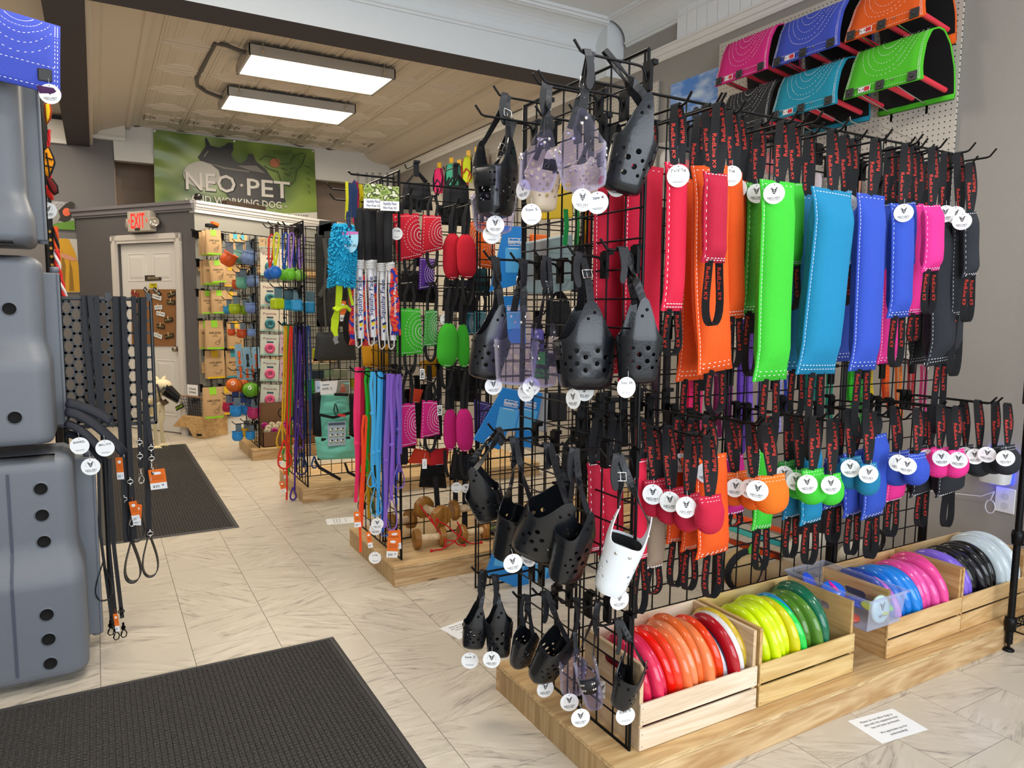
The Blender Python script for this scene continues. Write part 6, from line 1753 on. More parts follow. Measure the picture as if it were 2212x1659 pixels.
# long bright leashes on two hooks of the end panel
LEASH2 = 'bright leashes on the middle rack'
def bl(label, col, u0, v0, u1, v1, y, w=.013, loop=None, tags=(), keeper=()):
    m = mat('biothane_'+col, col, .35, coat=.3)
    a, c = ony(u0, v0, y), ony(u1, v1, y)
    t = thing('leash', label, 'leash', (c.x, y, c.z), LEASH2)
    n = 10; s = V((1, .15, 0))
    pts = [a+V((.02, .012, -.01)), a+V((.012, .006, .002)), a+V((.004, 0, .006))]+[a.lerp(c, i/n)+V((.004*math.sin(i*.9+u0), 0, 0)) for i in range(1, n+1)]
    MB().ribbon(pts, s, w, .0035).build('strap', m, t)
    back = [a+V((.02, .012, -.01)), a.lerp(c, .4)+V((.018, .02, 0)), a.lerp(c, .82)+V((.012, .018, 0))]
    MB().ribbon(back, s, w, .0035).build('strap', m, t)
    if loop:
        lu, lt, lb = loop
        p, q = ony(lu, lt, y-.01), ony(lu, lb, y-.01); L = p.z-q.z; wd = min(.026, L*.26)
        MB().ribbon([V((p.x+wd*math.sin(2*PI*k), y-.012+.01*k, p.z-L*(math.sin(PI*k)**.9))) for k in [i/18 for i in range(19)]], V((.2, 1, 0)), w, .0035).build('handle_loop', m, t)
    b = MB()
    for k in keeper or (.55,):
        p = a.lerp(c, k); b.cbox((p.x, p.y-.001, p.z), (w*.62, .004, .006))
    stuff(b.build('keepers', m, t))
    for tg in tags:
        if tg[0] == 'card': card(t, *tg[1:])
        else: hangtag(t, ony(tg[1], tg[2], tg[3]), tg[0], V((-.4, -.92, 0)))
    return t
for a in (
    ('hot pink leash at the left end of the middle rack', 'ee2f6a', 768, 797, 770, 1085, 3.2, .016),
    ('crimson leash right of the hot pink one', 'c01a3e', 777, 797, 780, 1090, 3.24, .018),
    ('black leash between crimson and green on the middle rack', '14201e', 786, 798, 786, 1100, 3.3, .013, (781, 1072, 1102)),
    ('bright green leash with a small loop at half height', '2cae30', 790, 800, 792, 1020, 3.22, .012, (790, 985, 1027)),
    ('neon orange leash ending in a straight tip lowest of all', 'fa4a1c', 784, 900, 777, 1193, 3.17, .011),
    ('mustard leash behind the light blue one', 'c99a14', 797, 803, 795, 1120, 3.26, .014, (797, 1050, 1086)),
    ('light blue leash with keepers at the left', '48b2ea', 802, 806, 806, 1050, 3.18, .014, (803, 1018, 1052), (), (.35, .7)),
    ('dark green leash behind the light blue pair', '1a6a3a', 808, 806, 806, 1110, 3.3, .012),
    ('light blue leash at the right of its pair', '46b4ee', 817, 806, 815, 1110, 3.2, .016, (812, 1050, 1115)),
    ('black leash with an oval loop beside the round tags', '1a2230', 812, 806, 812, 1060, 3.24, .01, (814, 1040, 1106)),
    ('royal blue leash behind the violet ones', '2f62c8', 826, 810, 828, 1150, 3.3, .014, (832, 1110, 1158)),
    ('violet leash, first from the left', '8a64c8', 836, 811, 830, 1140, 3.17, .014, (), (('logo', 815, 1132, 3.12), ('logo', 811, 1143, 3.14))),
    ('dark violet leash behind the first violet one', '5a48b0', 838, 810, 838, 1100, 3.25, .014),
    ('violet leash, second from the left with a long loop', '9468d4', 845, 811, 847, 1080, 3.18, .016, (846, 1070, 1146), (('card', 853, 1166, 3.1, 26, 42, .05, '$35'),)),
    ('violet leash hanging before the corner post of the middle rack', '7e5ec0', 858, 811, 864, 1020, 3.16, .015, (862, 1000, 1055), (('card', 848, 1183, 3.06, 24, 44, -.08, '$30'),)),
    ('slim blue leash right of the violet ones', '3a5ad0', 852, 812, 856, 1090, 3.3, .012)):
    bl(*a[:8], *(a[8:]))
for u, v, y in ((772, 802, 3.2), (800, 812, 3.22), (842, 815, 3.2), (860, 815, 3.3)):
    p = ony(u, v, y); RK2.hook((X2-.004, y, p.z-.012), (-1, 0, 0), max(.12, X2-p.x+.03))
b = MB(); 
for u, v, k in ((810, 1205, 'Size M'),):
    o = put(tag_mesh('Long'), 'price_tag', basis(ony(u, v, 3.13), (.92, -.4, 0), (0, 0, 1)))
    tag(o, 'round white tag hanging lowest below the bright leashes', 'tag')
o = thing('hang_card', 'orange and white card hanging low at the left of the bright leashes', 'hang card', ony(772, 1130, 3.16)); card(o, 772, 1122, 3.16, 14, 34, .05, '$28')
o = thing('hang_card', 'narrow orange card hanging under the light blue leashes', 'hang card', ony(800, 1180, 3.14)); card(o, 798, 1166, 3.14, 10, 36, .15, '$28')

# pillow toys on rope and webbing
YP = 3.36
ROPE = mat('black_rope', '1b1b1d', .8, bump=(400, .4))
def pillow(label, col, quad, y, round_=False, arcs=True, strap='rope', vtop=None, loop=0, tg=None):
    """Stuffed toy from its four corner pixels (TL, TR, BR, BL); square ones have stitched arcs."""
    P = [ony(u, v, y) for u, v in quad]
    c = sum(P, V())/4; w = ((P[1]-P[0]).length+(P[2]-P[3]).length)/2; h = ((P[3]-P[0]).length+(P[2]-P[1]).length)/2
    t = thing('pillow_toy', label, 'dog toy', (c.x, y, min(p.z for p in P)), 'stuffed pillow toys on the middle rack')
    th = w*(.42 if round_ else .3)
    def bil(a, d): return P[0]*(1-a)*(1-d)+P[1]*a*(1-d)+P[2]*a*d+P[3]*(1-a)*d
    def sq(a, d):
        if not round_: return a, d
        x, z = a*2-1, d*2-1
        return (x*(1-.34*abs(z)**4)+1)/2, (z*(1-.16*abs(x)**2.5)+1)/2
    def bulge(a, d): return th*.5*((4*a*(1-a))**.5)*((4*d*(1-d))**.45)+.002
    b = MB(); N = 12
    for sg in (-1, 1):
        k = len(b.v)
        b.v += [tuple(bil(*sq(i/N, j/N))+V((0, sg*bulge(i/N, j/N), 0))) for j in range(N+1) for i in range(N+1)]
        for j in range(N):
            for i in range(N):
                f = [k+j*(N+1)+i, k+j*(N+1)+i+1, k+(j+1)*(N+1)+i+1, k+(j+1)*(N+1)+i]
                b.f.append(tuple(f if sg > 0 else f[::-1])); b.m.append(0); b.sm.append(True)
    b.build('body', fabric(col), t)
    st = MB(); F = lambda a, d: bil(*sq(a, d))+V((0, -bulge(a, d)-.002, 0))
    if arcs:
        for e in (.06,): 
            for A in ([(e+(1-2*e)*i/10, e) for i in range(11)], [(e+(1-2*e)*i/10, 1-e) for i in range(11)], [(e, e+(1-2*e)*i/10) for i in range(11)], [(1-e, e+(1-2*e)*i/10) for i in range(11)]):
                dashes(st, [F(*q) for q in A], .007, .004, .001)
        for r in (.14, .28, .42, .56, .7):
            q = [(1-r*math.sin(PI*i/18)*.95-.05, .5-r*.62*math.cos(PI*i/18)) for i in range(19)]
            dashes(st, [F(a, d) for a, d in q if .05 < d < .95 and a > .05], .007, .004, .001)
    else: dashes(st, [F(.3+.4*i/6, .96) for i in range(7)], .006, .004, .001)
    stuff(st.build('stitching', WHITE, t))
    top = (P[0]+P[1])/2
    if vtop is not None:
        hp = V((top.x+.01, y, ony(quad[0][0], vtop, y).z))
        if strap == 'rope':
            for d in (-.012, .014):
                b = MB(); b.tube([P[0].lerp(P[1], .5)+V((d*1.6, 0, -.004)), top.lerp(hp, .5)+V((d*1.9, 0, 0)), hp+V((d*.5, 0, 0))], .0078, 7); b.build('rope_handle', ROPE, t)
        else:
            MB().ribbon([top+V((-.01, 0, -.004)), top.lerp(hp, .5)+V((-.014, 0, 0)), hp+V((0, 0, .004)), top.lerp(hp, .5)+V((.016, .006, 0)), top+V((.01, 0, -.004))], V((.8, -.6, 0)), .022, .002).build('webbing_handle', WEB, t)
        RK2.hook((hp.x, Y2-.006, hp.z-.012), (0, -1, 0), Y2-y+.05)
    if loop:
        bt = (P[2]+P[3])/2; dz = (ony(quad[2][0], quad[2][1], y)-ony(quad[2][0], quad[2][1]+loop, y)).z
        L = [bt+V((.028*math.cos(PI*i/12)-.0, 0, .006-dz*math.sin(PI*i/12)**.8)) for i in range(13)]
        if strap == 'rope': MB().tube(L, .0078, 7).build('rope_loop', ROPE, t)
        else: MB().ribbon(L, V((.4, -.9, 0)), .022, .002).build('webbing_loop', WEB, t)
    if tg: hangtag(t, ony(*tg[:3]), tg[3] if len(tg) > 3 else 'logo')
    return t
PR, PG, PP, PO = 'd3152e', '43c22c', 'e01f86', 'f0640e'
pillow('large red square pillow toy beside the corner post of the middle rack', PR, [(848, 462), (904, 461), (912, 554), (858, 566)], 3.27, vtop=418, loop=38, tg=(857, 505, 3.2, 'Tug  '))
pillow('smaller red square pillow toy right of the large one', PR, [(913, 464), (952, 466), (958, 538), (908, 550)], 3.30, vtop=420, loop=36)
pillow('left red oval pillow toy', PR, [(958, 504), (996, 503), (998, 604), (956, 604)], 3.33, True, False, 'web', 440, 60)
pillow('right red oval pillow toy', PR, [(984, 506), (1026, 505), (1032, 602), (988, 602)], 3.28, True, False, 'web', 440, 60)
pillow('orange pillow toy left of the blue card', PO, [(1002, 480), (1028, 478), (1036, 574), (1004, 566)], 3.38, vtop=430)
pillow('orange pillow toy behind the blue card', PO, [(1030, 478), (1068, 482), (1070, 582), (1034, 576)], 3.38, vtop=430)
pillow('green square pillow toy beside the corner post', PG, [(856, 664), (908, 667), (913, 764), (858, 770)], 3.27, vtop=610, loop=42)
pillow('narrow green square pillow toy right of the larger green one', '4fae4a', [(918, 670), (944, 668), (946, 746), (914, 750)], 3.32, vtop=610, loop=34)
pillow('left green oval pillow toy', PG, [(948, 697), (990, 698), (988, 794), (940, 792)], 3.28, True, False, 'web', 620, 50, (963, 690, 3.3, 'logo'))
pillow('right green oval pillow toy beside the black muzzle', PG, [(986, 700), (1012, 700), (1016, 794), (988, 794)], 3.32, True, False, 'web', 620, 50)
pillow('left teal pillow toy behind the muzzles', '0f7288', [(1006, 674), (1024, 674), (1024, 722), (1006, 722)], 3.38, vtop=630)
pillow('right teal pillow toy behind the muzzles', '11808f', [(1024, 672), (1050, 672), (1052, 722), (1024, 724)], 3.36, vtop=630)
pillow('pink square pillow toy beside the corner post', PP, [(860, 872), (896, 870), (900, 960), (862, 968)], 3.3, vtop=800)
pillow('pink square pillow toy with rope loops, second in the pink row', PP, [(912, 864), (944, 866), (950, 938), (908, 948)], 3.3, vtop=826, loop=34)
pillow('pink oval pillow toy at the left of the pair', PP, [(958, 884), (986, 882), (986, 974), (958, 972)], 3.33, True, False, 'web', 800, 60)
pillow('pink oval pillow toy at the right of the pair', PP, [(984, 882), (1020, 882), (1024, 976), (986, 976)], 3.28, True, False, 'web', 800, 60)
pillow('purple square pillow toy behind the blue cards', '4a3f94', [(1024, 862), (1062, 872), (1058, 958), (1026, 956)], 3.36, vtop=815, loop=30)
pillow('purple pillow toy high behind the red squares', '5a2f9a', [(906, 556), (940, 560), (938, 620), (904, 626)], 3.42, vtop=None)
pillow('red orange folded vest toy low behind the pink pillows', 'e84a22', [(886, 838), (914, 842), (906, 870), (884, 868)], 3.42, False, False)
pillow('red orange folded vest toy below the pink pillows', 'e2401f', [(896, 968), (926, 974), (930, 1004), (880, 1000)], 3.42, False, False)
pillow('red folded vest toy right of the red orange one', 'cc1f2a', [(930, 972), (970, 966), (966, 1002), (928, 1006)], 3.42, False, False)
# yellow orange rain vests hung behind, on the far side of the grid
for lab, q in (('mustard rain vest behind the lure pole caps', [(780, 742), (842, 745), (838, 800), (784, 790)]), ('orange yellow rain vest behind the green ovals', [(905, 782), (945, 770), (958, 812), (925, 818)])):
    pillow(lab, 'e09a10', q, 3.62, False, False)
for i, (u, v, w) in enumerate(((872, 862, 10), (926, 790, 12), (948, 800, 12), (968, 790, 14), (985, 1010, 14), (940, 1030, 12), (1006, 1010, 12))):
    a, c = ony(u, v, 3.40), ony(u+R.uniform(-8, 8), v+R.uniform(95, 150), 3.40)
    m = a.lerp(c, .5)+V((.01, .02, 0))
    tag(MB().ribbon([a, m, c, c+V((.012, .01, .01)), m+V((.015, .03, 0)), a+V((.012, .02, 0))], V((.8, -.5, 0)), .025, .002).build('webbing_strap', WEB), ('black strap loop hanging %s' % ('behind the pink square at the corner post', 'below the narrow green pillow', 'between the green and pink rows', 'below the left green oval', 'below the pink ovals, left one', 'low beside the white price card', 'below the pink ovals, right one')[i]), 'strap', 'loose strap ends on the middle rack')
for lab, u, v, k in (('white label reading K-9 between the green and pink pillows', 912, 808, 'K-9'), ('white label reading K-9 beside the second pink square', 950, 886, 'K-9'), ('white price card with a check mark below the pink pillows', 917, 1002, '<')):
    p = ony(u, v, 3.2); w, h = .022, .048
    M = basis(p, (.93, -.36, 0), (0, 0, 1))
    t = thing('paper_label', lab, 'label', p-V((0, 0, h/2)))
    b = MB(); b.box((-w/2, -h/2, -.0005), (w/2, h/2, .0005), 0, M); b.tube([(0, h/2, 0), (.002, h/2+.03, .01)], .0006, 4, 0, False, M); b.build('card', PAPER, t)
    b = MB()
    if k == '<': b.ribbon([M @ V((.004, .012, .001)), M @ V((-.004, .002, .001)), M @ V((.004, -.004, .001)), M @ V((-.003, -.012, .001))], M.to_3x3() @ V((1, .3, 0)), .0015, .0004)
    else:
        Q = M @ T(0, 0, .001) @ Matrix.Rotation(-PI/2, 4, 'Z'); b.flat([(-.018, -.007), (.018, -.007), (.018, .007), (-.018, .007)], 0, Q)
        b.text('K-9', .014, 1, Q @ T(0, 0, .0006), None, .03)
    b.build('print', [INK, PAPER], t)

# wooden dumbbells with red cords on the middle platform
DBW = wood('oiled_beech', '8a5a20', 'b47c34', 2, 12, .35, knots=False); DBL = wood('pale_dowel', 'd8b98c', 'ecd3ac', 2, 14, .5, knots=False)
REDC = mat('red_cord', 'd01424', .7, bump=(500, .3))
def octo(r): return [(r*math.cos(PI/8+PI/4*i), r*math.sin(PI/8+PI/4*i)) for i in range(8)]
def dumbbell(label, c, axis, r, L, spin=0.2):
    a = V(axis).normalized(); x = a.cross(V((0, 0, 1)))
    if x.length < .1: x = V((1, 0, 0))
    M = basis(c, x, a.cross(x)) if False else basis(c, x.normalized(), V((0, 0, 1)) - a*a.z)
    # local z of M is the handle axis
    if abs(M.to_3x3().col[2].dot(a)) < .9: M = basis(c, x.normalized(), a.cross(x).normalized())
    M = M @ Matrix.Rotation(spin, 4, 'Z')
    t = thing('wooden_dumbbell', label, 'dumbbell', (c[0], c[1], c[2]-r), 'wooden retrieving dumbbells')
    MB().tube([M @ V((0, 0, -L/2)), M @ V((0, 0, L/2))], r*.36, 16).build('handle', DBL, t)
    for s in (-1, 1):
        b = MB(); z0, z1 = s*L/2, s*(L/2+r*.62)
        b.prism(octo(r), min(z0, z1), max(z0, z1), 0, M); o = b.build('end_block', DBW, t); bev(o, .007, 2)
        e = max(z0, z1)+.0005 if s > 0 else min(z0, z1)-.0005
        MB().disc((0, 0), r*.07, 0, M @ T(0, 0, e) @ (Matrix.Identity(4) if s > 0 else Matrix.Rotation(PI, 4, 'X')), 10).build('plug', mat('dark_wood_plug', '5c3c1c', .6), t)
    return t
def pz2(u, v, h): return onz(u, v, h)
d1 = pz2(905, 1180, PH+.05)
r = .052
c1 = (ony(893, 1164, 3.30)+ony(928, 1160, 3.30))/2; c1.z = PH+r+.002
dumbbell('wooden dumbbell lying in front, nearest the corner post', V((1.42, 3.31, PH+.0515)), (1, -.12, 0), .051, .10, .0)
dumbbell('wooden dumbbell lying in front, right of the nearest one', V((1.66, 3.29, PH+.0515)), (1, -.02, 0), .05, .10, .05)
dumbbell('wooden dumbbell turned with its octagonal face to the aisle', V((1.475, 3.40, PH+.155)), (.25, -1, -.12), .06, .11, .1)
dumbbell('wooden dumbbell on top of the pile under the two round tags', V((1.67, 3.40, PH+.15)), (1, -.06, .04), .055, .10, .0)
dumbbell('wooden dumbbell at the back left of the pile', V((1.36, 3.56, PH+.08)), (1, .2, 0), .055, .09, .2)
cords = [[(1098, 500), (1160, 620), (1215, 690), (1250, 760), (1225, 840), (1170, 865), (1115, 850)], [(1160, 550), (1250, 590), (1330, 660), (1420, 720), (1490, 770), (1590, 805)], [(1360, 565), (1395, 640), (1370, 710), (1310, 770), (1245, 800)],
         [(1005, 400), (1030, 440), (1150, 600), (1170, 540)], [(1250, 740), (1330, 745), (1370, 780), (1430, 795)]]
for i, cd in enumerate(cords):
    P = [ony(680+x/4.424, 1000+yy/4.424, 3.27-.03*(yy > 700)) for x, yy in cd]
    P = [V((p.x, p.y, max(p.z, PH+.006))) for p in P]
    Q = []
    for k in range(len(P)-1):
        p0, p1, p2, p3 = P[max(k-1, 0)], P[k], P[k+1], P[min(k+2, len(P)-1)]
        for j in range(5):
            s = j/5; Q.append(.5*((2*p1)+(p2-p0)*s+(2*p0-5*p1+4*p2-p3)*s*s+(3*p1-p0-3*p2+p3)*s**3))
    Q.append(P[-1])
    b = MB(); b.tube(Q, .0036, 6); b.sphere(tuple(P[-1]), .008, 0, 8, 6)
    tag(b.build('red_cord', REDC), ('red cord looping before the front dumbbell block', 'long red cord ending farthest right on the platform', 'red cord hanging over the right front dumbbell', 'red cord behind the turned dumbbell', 'short red cord end lying between the dumbbells')[i], 'cord')
for lab, u, v, k in (('round white tag facing away above the top dumbbell', 986, 1053, 'Large'), ('round white shop tag beside it above the top dumbbell', 1007, 1055, 'logo')):
    tag(put(tag_mesh(k), 'price_tag', basis(ony(u, v, 3.3), (.93, -.36, 0), (0, 0, 1)) @ Matrix.Scale(.95 if k != 'logo' else .85, 4)), lab, 'tag')
t = thing('printed_pouch', 'black pouch with green lettering and a blue edge lying by the dumbbells', 'pouch', V((1.86, 3.36, PH)))
M = T(1.86, 3.36, PH+.004) @ rotz(.25) @ Matrix.Rotation(.12, 4, 'X')
bev(MB().cbox((0, .0, .008), (.075, .085, .008), 0, M).build('pouch', mat('black_foil_print', '15171a', .3), t), .005, 2)
b = MB(); b.text('smokey', .04, 0, M @ T(.0, .03, .0166), None, .12); b.disc((-.03, -.05), .014, 0, M, 14, .0166); b.build('lettering', mat('lime_print', 'a4d81c', .5), t)
MB().cbox((0, -.087, .006), (.076, .006, .007), 0, M).build('blue_edge', mat('blue_foil', '2a46c0', .35), t)
# packaged blue cards hanging between racks 1 and 2
BC = mat('blue_card', '1f86d8', .45); BCL = mat('light_blue_card', '5ab4ee', .45)
def bluecard(label, quad, y, lines=()):
    P = [ony(u, v, y) for u, v in quad]
    c = sum(P, V())/len(P)
    t = thing('packaged_muzzle', label, 'package', (c.x, y, min(p.z for p in P)), 'blue carded packages behind the muzzles')
    n = len(P); b = MB(); b.add([p for p in P]+[p+V((.012, .03, 0)) for p in P], [tuple(range(n))[::-1], tuple(range(n, 2*n))]+[(i, (i+1) % n, n+(i+1) % n, n+i) for i in range(n)])
    b.build('card', BC, t)
    x = (P[1]-P[0]).normalized(); z = (P[0]-P[-1]).normalized(); nn = V((0, -1, 0))
    b = MB(); M = basis(P[0].lerp(P[1], .5)-z*.02+nn*.0015, x, z); w = (P[1]-P[0]).length; h = (P[0]-P[-1]).length
    b.flat([(-w*.45, -h*.62), (w*.45, -h*.62), (w*.45, -h*.25), (-w*.45, -h*.25)], 0, M); b.build('light_panel', BCL, t)
    b = MB()
    for k in range(4): b.flat([(-w*.3, -h*(.12+.05*k)), (w*(.3-.1*(k % 2)), -h*(.12+.05*k)), (w*(.3-.1*(k % 2)), -h*(.11+.05*k)), (-w*.3, -h*(.11+.05*k))], 0, M, .0008)
    b.text('Baskerville', .03, 0, M @ T(0, -h*.16, .0012), None, w*.62); stuff(b.build('print', PAPER, t))
bluecard('blue package with a tab top behind the top row of muzzles', [(1090, 488), (1136, 490), (1130, 612), (1058, 630)], 2.89)
bluecard('blue package behind the second row of muzzles', [(1086, 640), (1132, 638), (1136, 742), (1078, 740)], 2.9)
bluecard('bright blue package tilted left behind the third row of muzzles', [(1088, 838), (1136, 848), (1078, 972), (1024, 950)], 2.87)
bluecard('blue package behind the third row, right of the tilted one', [(1132, 840), (1172, 850), (1150, 968), (1110, 962)], 2.86)
bluecard('blue package low behind the tilted black muzzle', [(1076, 1165), (1150, 1175), (1140, 1280), (1050, 1240)], 2.86)
bluecard('blue package low behind the lowest muzzles', [(1108, 1270), (1142, 1272), (1142, 1400), (1108, 1390)], 2.88)
bluecard('blue package low at the right of the others near the grid foot', [(1150, 1180), (1196, 1190), (1218, 1282), (1152, 1275)], 2.88)
# clear storage tub, grey bag, yellow pouch and other goods glimpsed through the end panel
def boxy(name, label, cat, quad, y, d, col, m=None):
    P = [ony(u, v, y) for u, v in quad]
    n = 4; b = MB(); b.add(P+[p+V((0, d, 0)) for p in P], [(3, 2, 1, 0), (4, 5, 6, 7)]+[(i, (i+1) % n, n+(i+1) % n, n+i) for i in range(n)])
    o = b.build(name, m or mat('goods_'+col, col, .6)); bev(o, .006, 2)
    return tag(o, label, cat)
rb = Rack('black grid panels standing behind the muzzle rack, hung with blue packages', (1.6, 2.93, 0))
for i in range(2): rb.panel(T(ony(1030, 900, 2.93).x+.613*i, 2.935, 0), .61, 1.83)
boxy('storage_tub', 'translucent grey tub seen behind the red tugs', 'tub', [(1166, 520), (1238, 505), (1240, 626), (1176, 634)], 2.72, .2, '9fb4bc', clear('frosted_tub', 'b4c8ce', .3, .35))
boxy('treat_pouch', 'yellow pouch behind the cream muzzle', 'pouch', [(1176, 400), (1236, 395), (1238, 470), (1176, 474)], 2.895, .03, 'd8b224')
boxy('treat_pouch', 'orange pouch hanging behind the small clear muzzle', 'pouch', [(1150, 505), (1186, 508), (1184, 606), (1146, 610)], 2.895, .03, 'ee6a18')
boxy('printed_carton', 'grey printed carton with small black text behind the third row', 'carton', [(1146, 852), (1186, 850), (1182, 935), (1148, 928)], 2.88, .05, 'a8adb4')
boxy('gear_bag', 'dark bag behind the third row of muzzles', 'bag', [(1190, 850), (1226, 850), (1226, 908), (1192, 910)], 2.87, .06, '1f2022')
for i, (u, c) in enumerate(((1222, '1c9a4a'), (1246, '2fae54'), (1262, 'd8c21c'), (1272, 'e0463a'))):
    strap_toy('webbing_strap', ('dark green strap seen between grid wires', 'green strap seen between grid wires', 'yellow strap seen between grid wires', 'red strap seen between grid wires')[i]+' above the second muzzle row', 'strap', [(u, 452), (u+2, 490), (u-2, 530)], 1.795, .02, c)
# ---------------------------------------------------------------- rack 3: ball toys, cube toys, rope leashes, backpacks
X3, X4 = 1.19, 1.165
def rub(col): return mat('rubber_'+col, col, .4, var=.05)
def ballrope(label, ball, ropec, u, v, vt, y, r=.038):
    c = ony(u, v, y); top = ony(u+4, vt, y)
    t = thing('ball_on_rope', label, 'dog toy', c-V((0, 0, r)), 'ball toys on rope loops')
    b = MB(); n = 20
    b.patch(lambda a, w: tuple(c+V((math.cos(2*PI*a+.5*math.cos(PI*w))*math.sin(PI*w), math.sin(2*PI*a+.5*math.cos(PI*w))*math.sin(PI*w), -math.cos(PI*w)))*r*(1-.12*max(0, math.cos(16*PI*a))**6*math.sin(PI*w))), 48, 12, 0, None, True, True)
    b.build('ball', rub(ball), t)
    a = c+V((0, 0, r*.9)); w = .017
    MB().tube([a, a.lerp(top, .3)+V((-w*.6, 0, 0)), a.lerp(top, .85)+V((-w, 0, 0)), top+V((-w*.6, 0, -.01)), top, top+V((w*.6, 0, -.01)), a.lerp(top, .85)+V((w, 0, 0)), a.lerp(top, .3)+V((w*.6, 0, 0)), a+V((.002, 0, 0))], .0062, 7).build('rope_loop', rub(ropec), t)
    MB().box(top+V((-.012, -.001, -.005)), top+V((.012, .001, .05))).build('header_card', mat('brown_card', '4a3430', .6), t)
    RK3.hook((X3-.004, y, top.z+.03), (-1, 0, 0), max(.1, X3-top.x+.05))
for a in (('blue ball toy on a red rope, left of the row', '1c62c0', 'e03020', 583, 592, 506, 4.92), ('blue ball toy on a yellow rope, second in the row', '2470cc', 'd8e010', 594, 588, 502, 4.86, .042), ('green ball toy on a blue rope, third in the row', '6cc22a', '1450b0', 613, 594, 502, 5.0),
          ('green ball toy on a lilac rope, fourth in the row', '72c832', '9a70d0', 626, 593, 502, 4.9, .041), ('green ball toy on a royal blue rope, fifth in the row', '5ab028', '1448a8', 636, 590, 504, 5.1), ('green ball toy on a violet rope, rightmost of the row', '86c84e', 'a878d8', 648, 595, 504, 4.95, .04)):
    ballrope(*a)
def cube(label, col, u, v, y, s, rot):
    c = ony(u, v, y); t = thing('cube_toy', label, 'dog toy', c-V((0, 0, s)), 'rubber cube toys with grey cards')
    M = T(c) @ rotz(rot)
    bev(MB().cbox((0, 0, 0), (s, s, s), 0, M).build('cube', rub(col), t), .014, 4)
    MB().prism([(s*.75*math.cos(2*PI*i/16), s*.75*math.sin(2*PI*i/16)) for i in range(16)], s, s+.002, 0, M @ Matrix.Rotation(PI/2, 4, 'X')).build('round_face', rub(col), t)
    k = MB(); K = T(c+V((.01, .005, s+.03))) @ rotz(rot); k.box((-.03, -.0008, -.03), (.03, .0008, .04), 0, K); k.build('header_card', mat('teal_grey_card', '5f7c86', .5), t)
    RK3.hook((X3-.004, y, c.z+s+.06), (-1, 0, 0), max(.1, X3-c.x+.04))
for a in (('lime cube toy at the left of the row', 'b4cc14', 599, 656, 4.9, .036, .3), ('blue cube toy behind, second from the left', '1f9ac8', 621, 659, 5.05, .034, .1), ('blue cube toy in the middle', '1c96d0', 641, 660, 4.92, .037, -.2), ('blue cube toy at the right end of the row', '1a94cc', 668, 664, 5.1, .04, -.35)): cube(*a)
RL = 'rope leashes on the third rack'
for i, (lab, col, u0, u1, v1, y, lp) in enumerate((
    ('mustard rope leash at the left of the third rack', 'd8a818', 613, 611, 960, 4.92, (608, 915, 968)), ('green rope leash beside the mustard one', '2f9a3c', 620, 622, 1010, 5.0, (618, 955, 995)), ('red rope leash with a long loop', 'e02a1c', 625, 618, 1080, 4.9, (613, 950, 1012)),
    ('bright green rope leash ending above an orange card', '38c02c', 628, 622, 1028, 4.95, None), ('amber rope leash behind the red one', 'b8802a', 616, 630, 1010, 5.05, (634, 990, 1010)), ('navy rope leash at the middle of the third rack', '2a2860', 634, 638, 930, 4.93, (630, 900, 942)),
    ('black rope leash between the navy and violet ones', '16181c', 641, 640, 1020, 5.0, None), ('violet rope leash hanging lowest with a small loop', '4a2e8c', 646, 636, 1060, 4.9, (632, 1052, 1079)), ('purple rope leash with an oval loop', '6238a0', 651, 650, 930, 4.97, (646, 930, 968)),
    ('dark blue rope leash at the right', '24408c', 657, 655, 1010, 5.05, (650, 975, 1025)), ('slate blue leash along the corner post of the third rack', '2c4a80', 663, 670, 985, 5.0, (678, 985, 1010)))):
    m = mat('rope_round_'+col, col, .6)
    a, c = ony(u0, 704, y), ony(u1, v1, y)
    t = thing('leash', lab, 'leash', (c.x, y, c.z), RL)
    MB().tube([a+V((.02, .01, -.01)), a+V((.008, .004, .006))]+[a.lerp(c, k/6)+V((.004*math.sin(k+i), 0, 0)) for k in range(1, 7)], .0065, 7).build('rope', m, t)
    MB().tube([a+V((.02, .01, -.01)), a.lerp(c, .5)+V((.02, .014, 0)), a.lerp(c, .8)+V((.012, .01, 0))], .006, 6).build('rope', m, t)
    if lp:
        p, q = ony(lp[0], lp[1], y), ony(lp[0], lp[2], y); L = p.z-q.z; wd = L*.22
        MB().tube([V((p.x+wd*math.sin(2*PI*k), y-.01, p.z-L*math.sin(PI*k)**.9)) for k in [j/16 for j in range(17)]], .0058, 6).build('handle_loop', m, t)
    if i in (0, 3, 6): card(t, (606, 617, 637)[(0, 3, 6).index(i)], (992, 1022, 955)[(0, 3, 6).index(i)], y-.03, 9, 22, .1, '$24')
    if i == 2: card(t, 611, 1052, y-.03, 10, 24, .25, '$24')
    if i == 8: card(t, 643, 872, y-.03, 8, 18, 0, '$24')
for y in (4.9, 5.0, 5.06): RK3.hook((X3-.004, y, ony(640, 704, y).z-.004), (-1, 0, 0), X3-ony(612, 704, y).x+.03)
NYL = mat('black_pack_nylon', '2b2a27', .7, bump=(90, .3), sheen=.2); NYLG = mat('grey_pack_nylon', '57554f', .7)
def q4(quad, y): return [ony(u, v, y) for u, v in quad]
def soft_box(name, quad, y, d, m, parent, puff=.5, tex=0):
    P = q4(quad, y); N = 10; b = MB()
    def pt(a, e, s):
        p = P[0]*(1-a)*(1-e)+P[1]*a*(1-e)+P[2]*a*e+P[3]*(1-a)*e
        k = ((4*a*(1-a))**.3)*((4*e*(1-e))**.3)
        return p+V((0, -s*d*.5*k*(1+tex*math.sin(9*a+5*e)*.15+tex*.12*math.sin(14*e)), 0))
    for s in (1, -.3): b.patch(lambda a, e: pt(a, e, s), N, N)
    return b.build(name, m, parent)
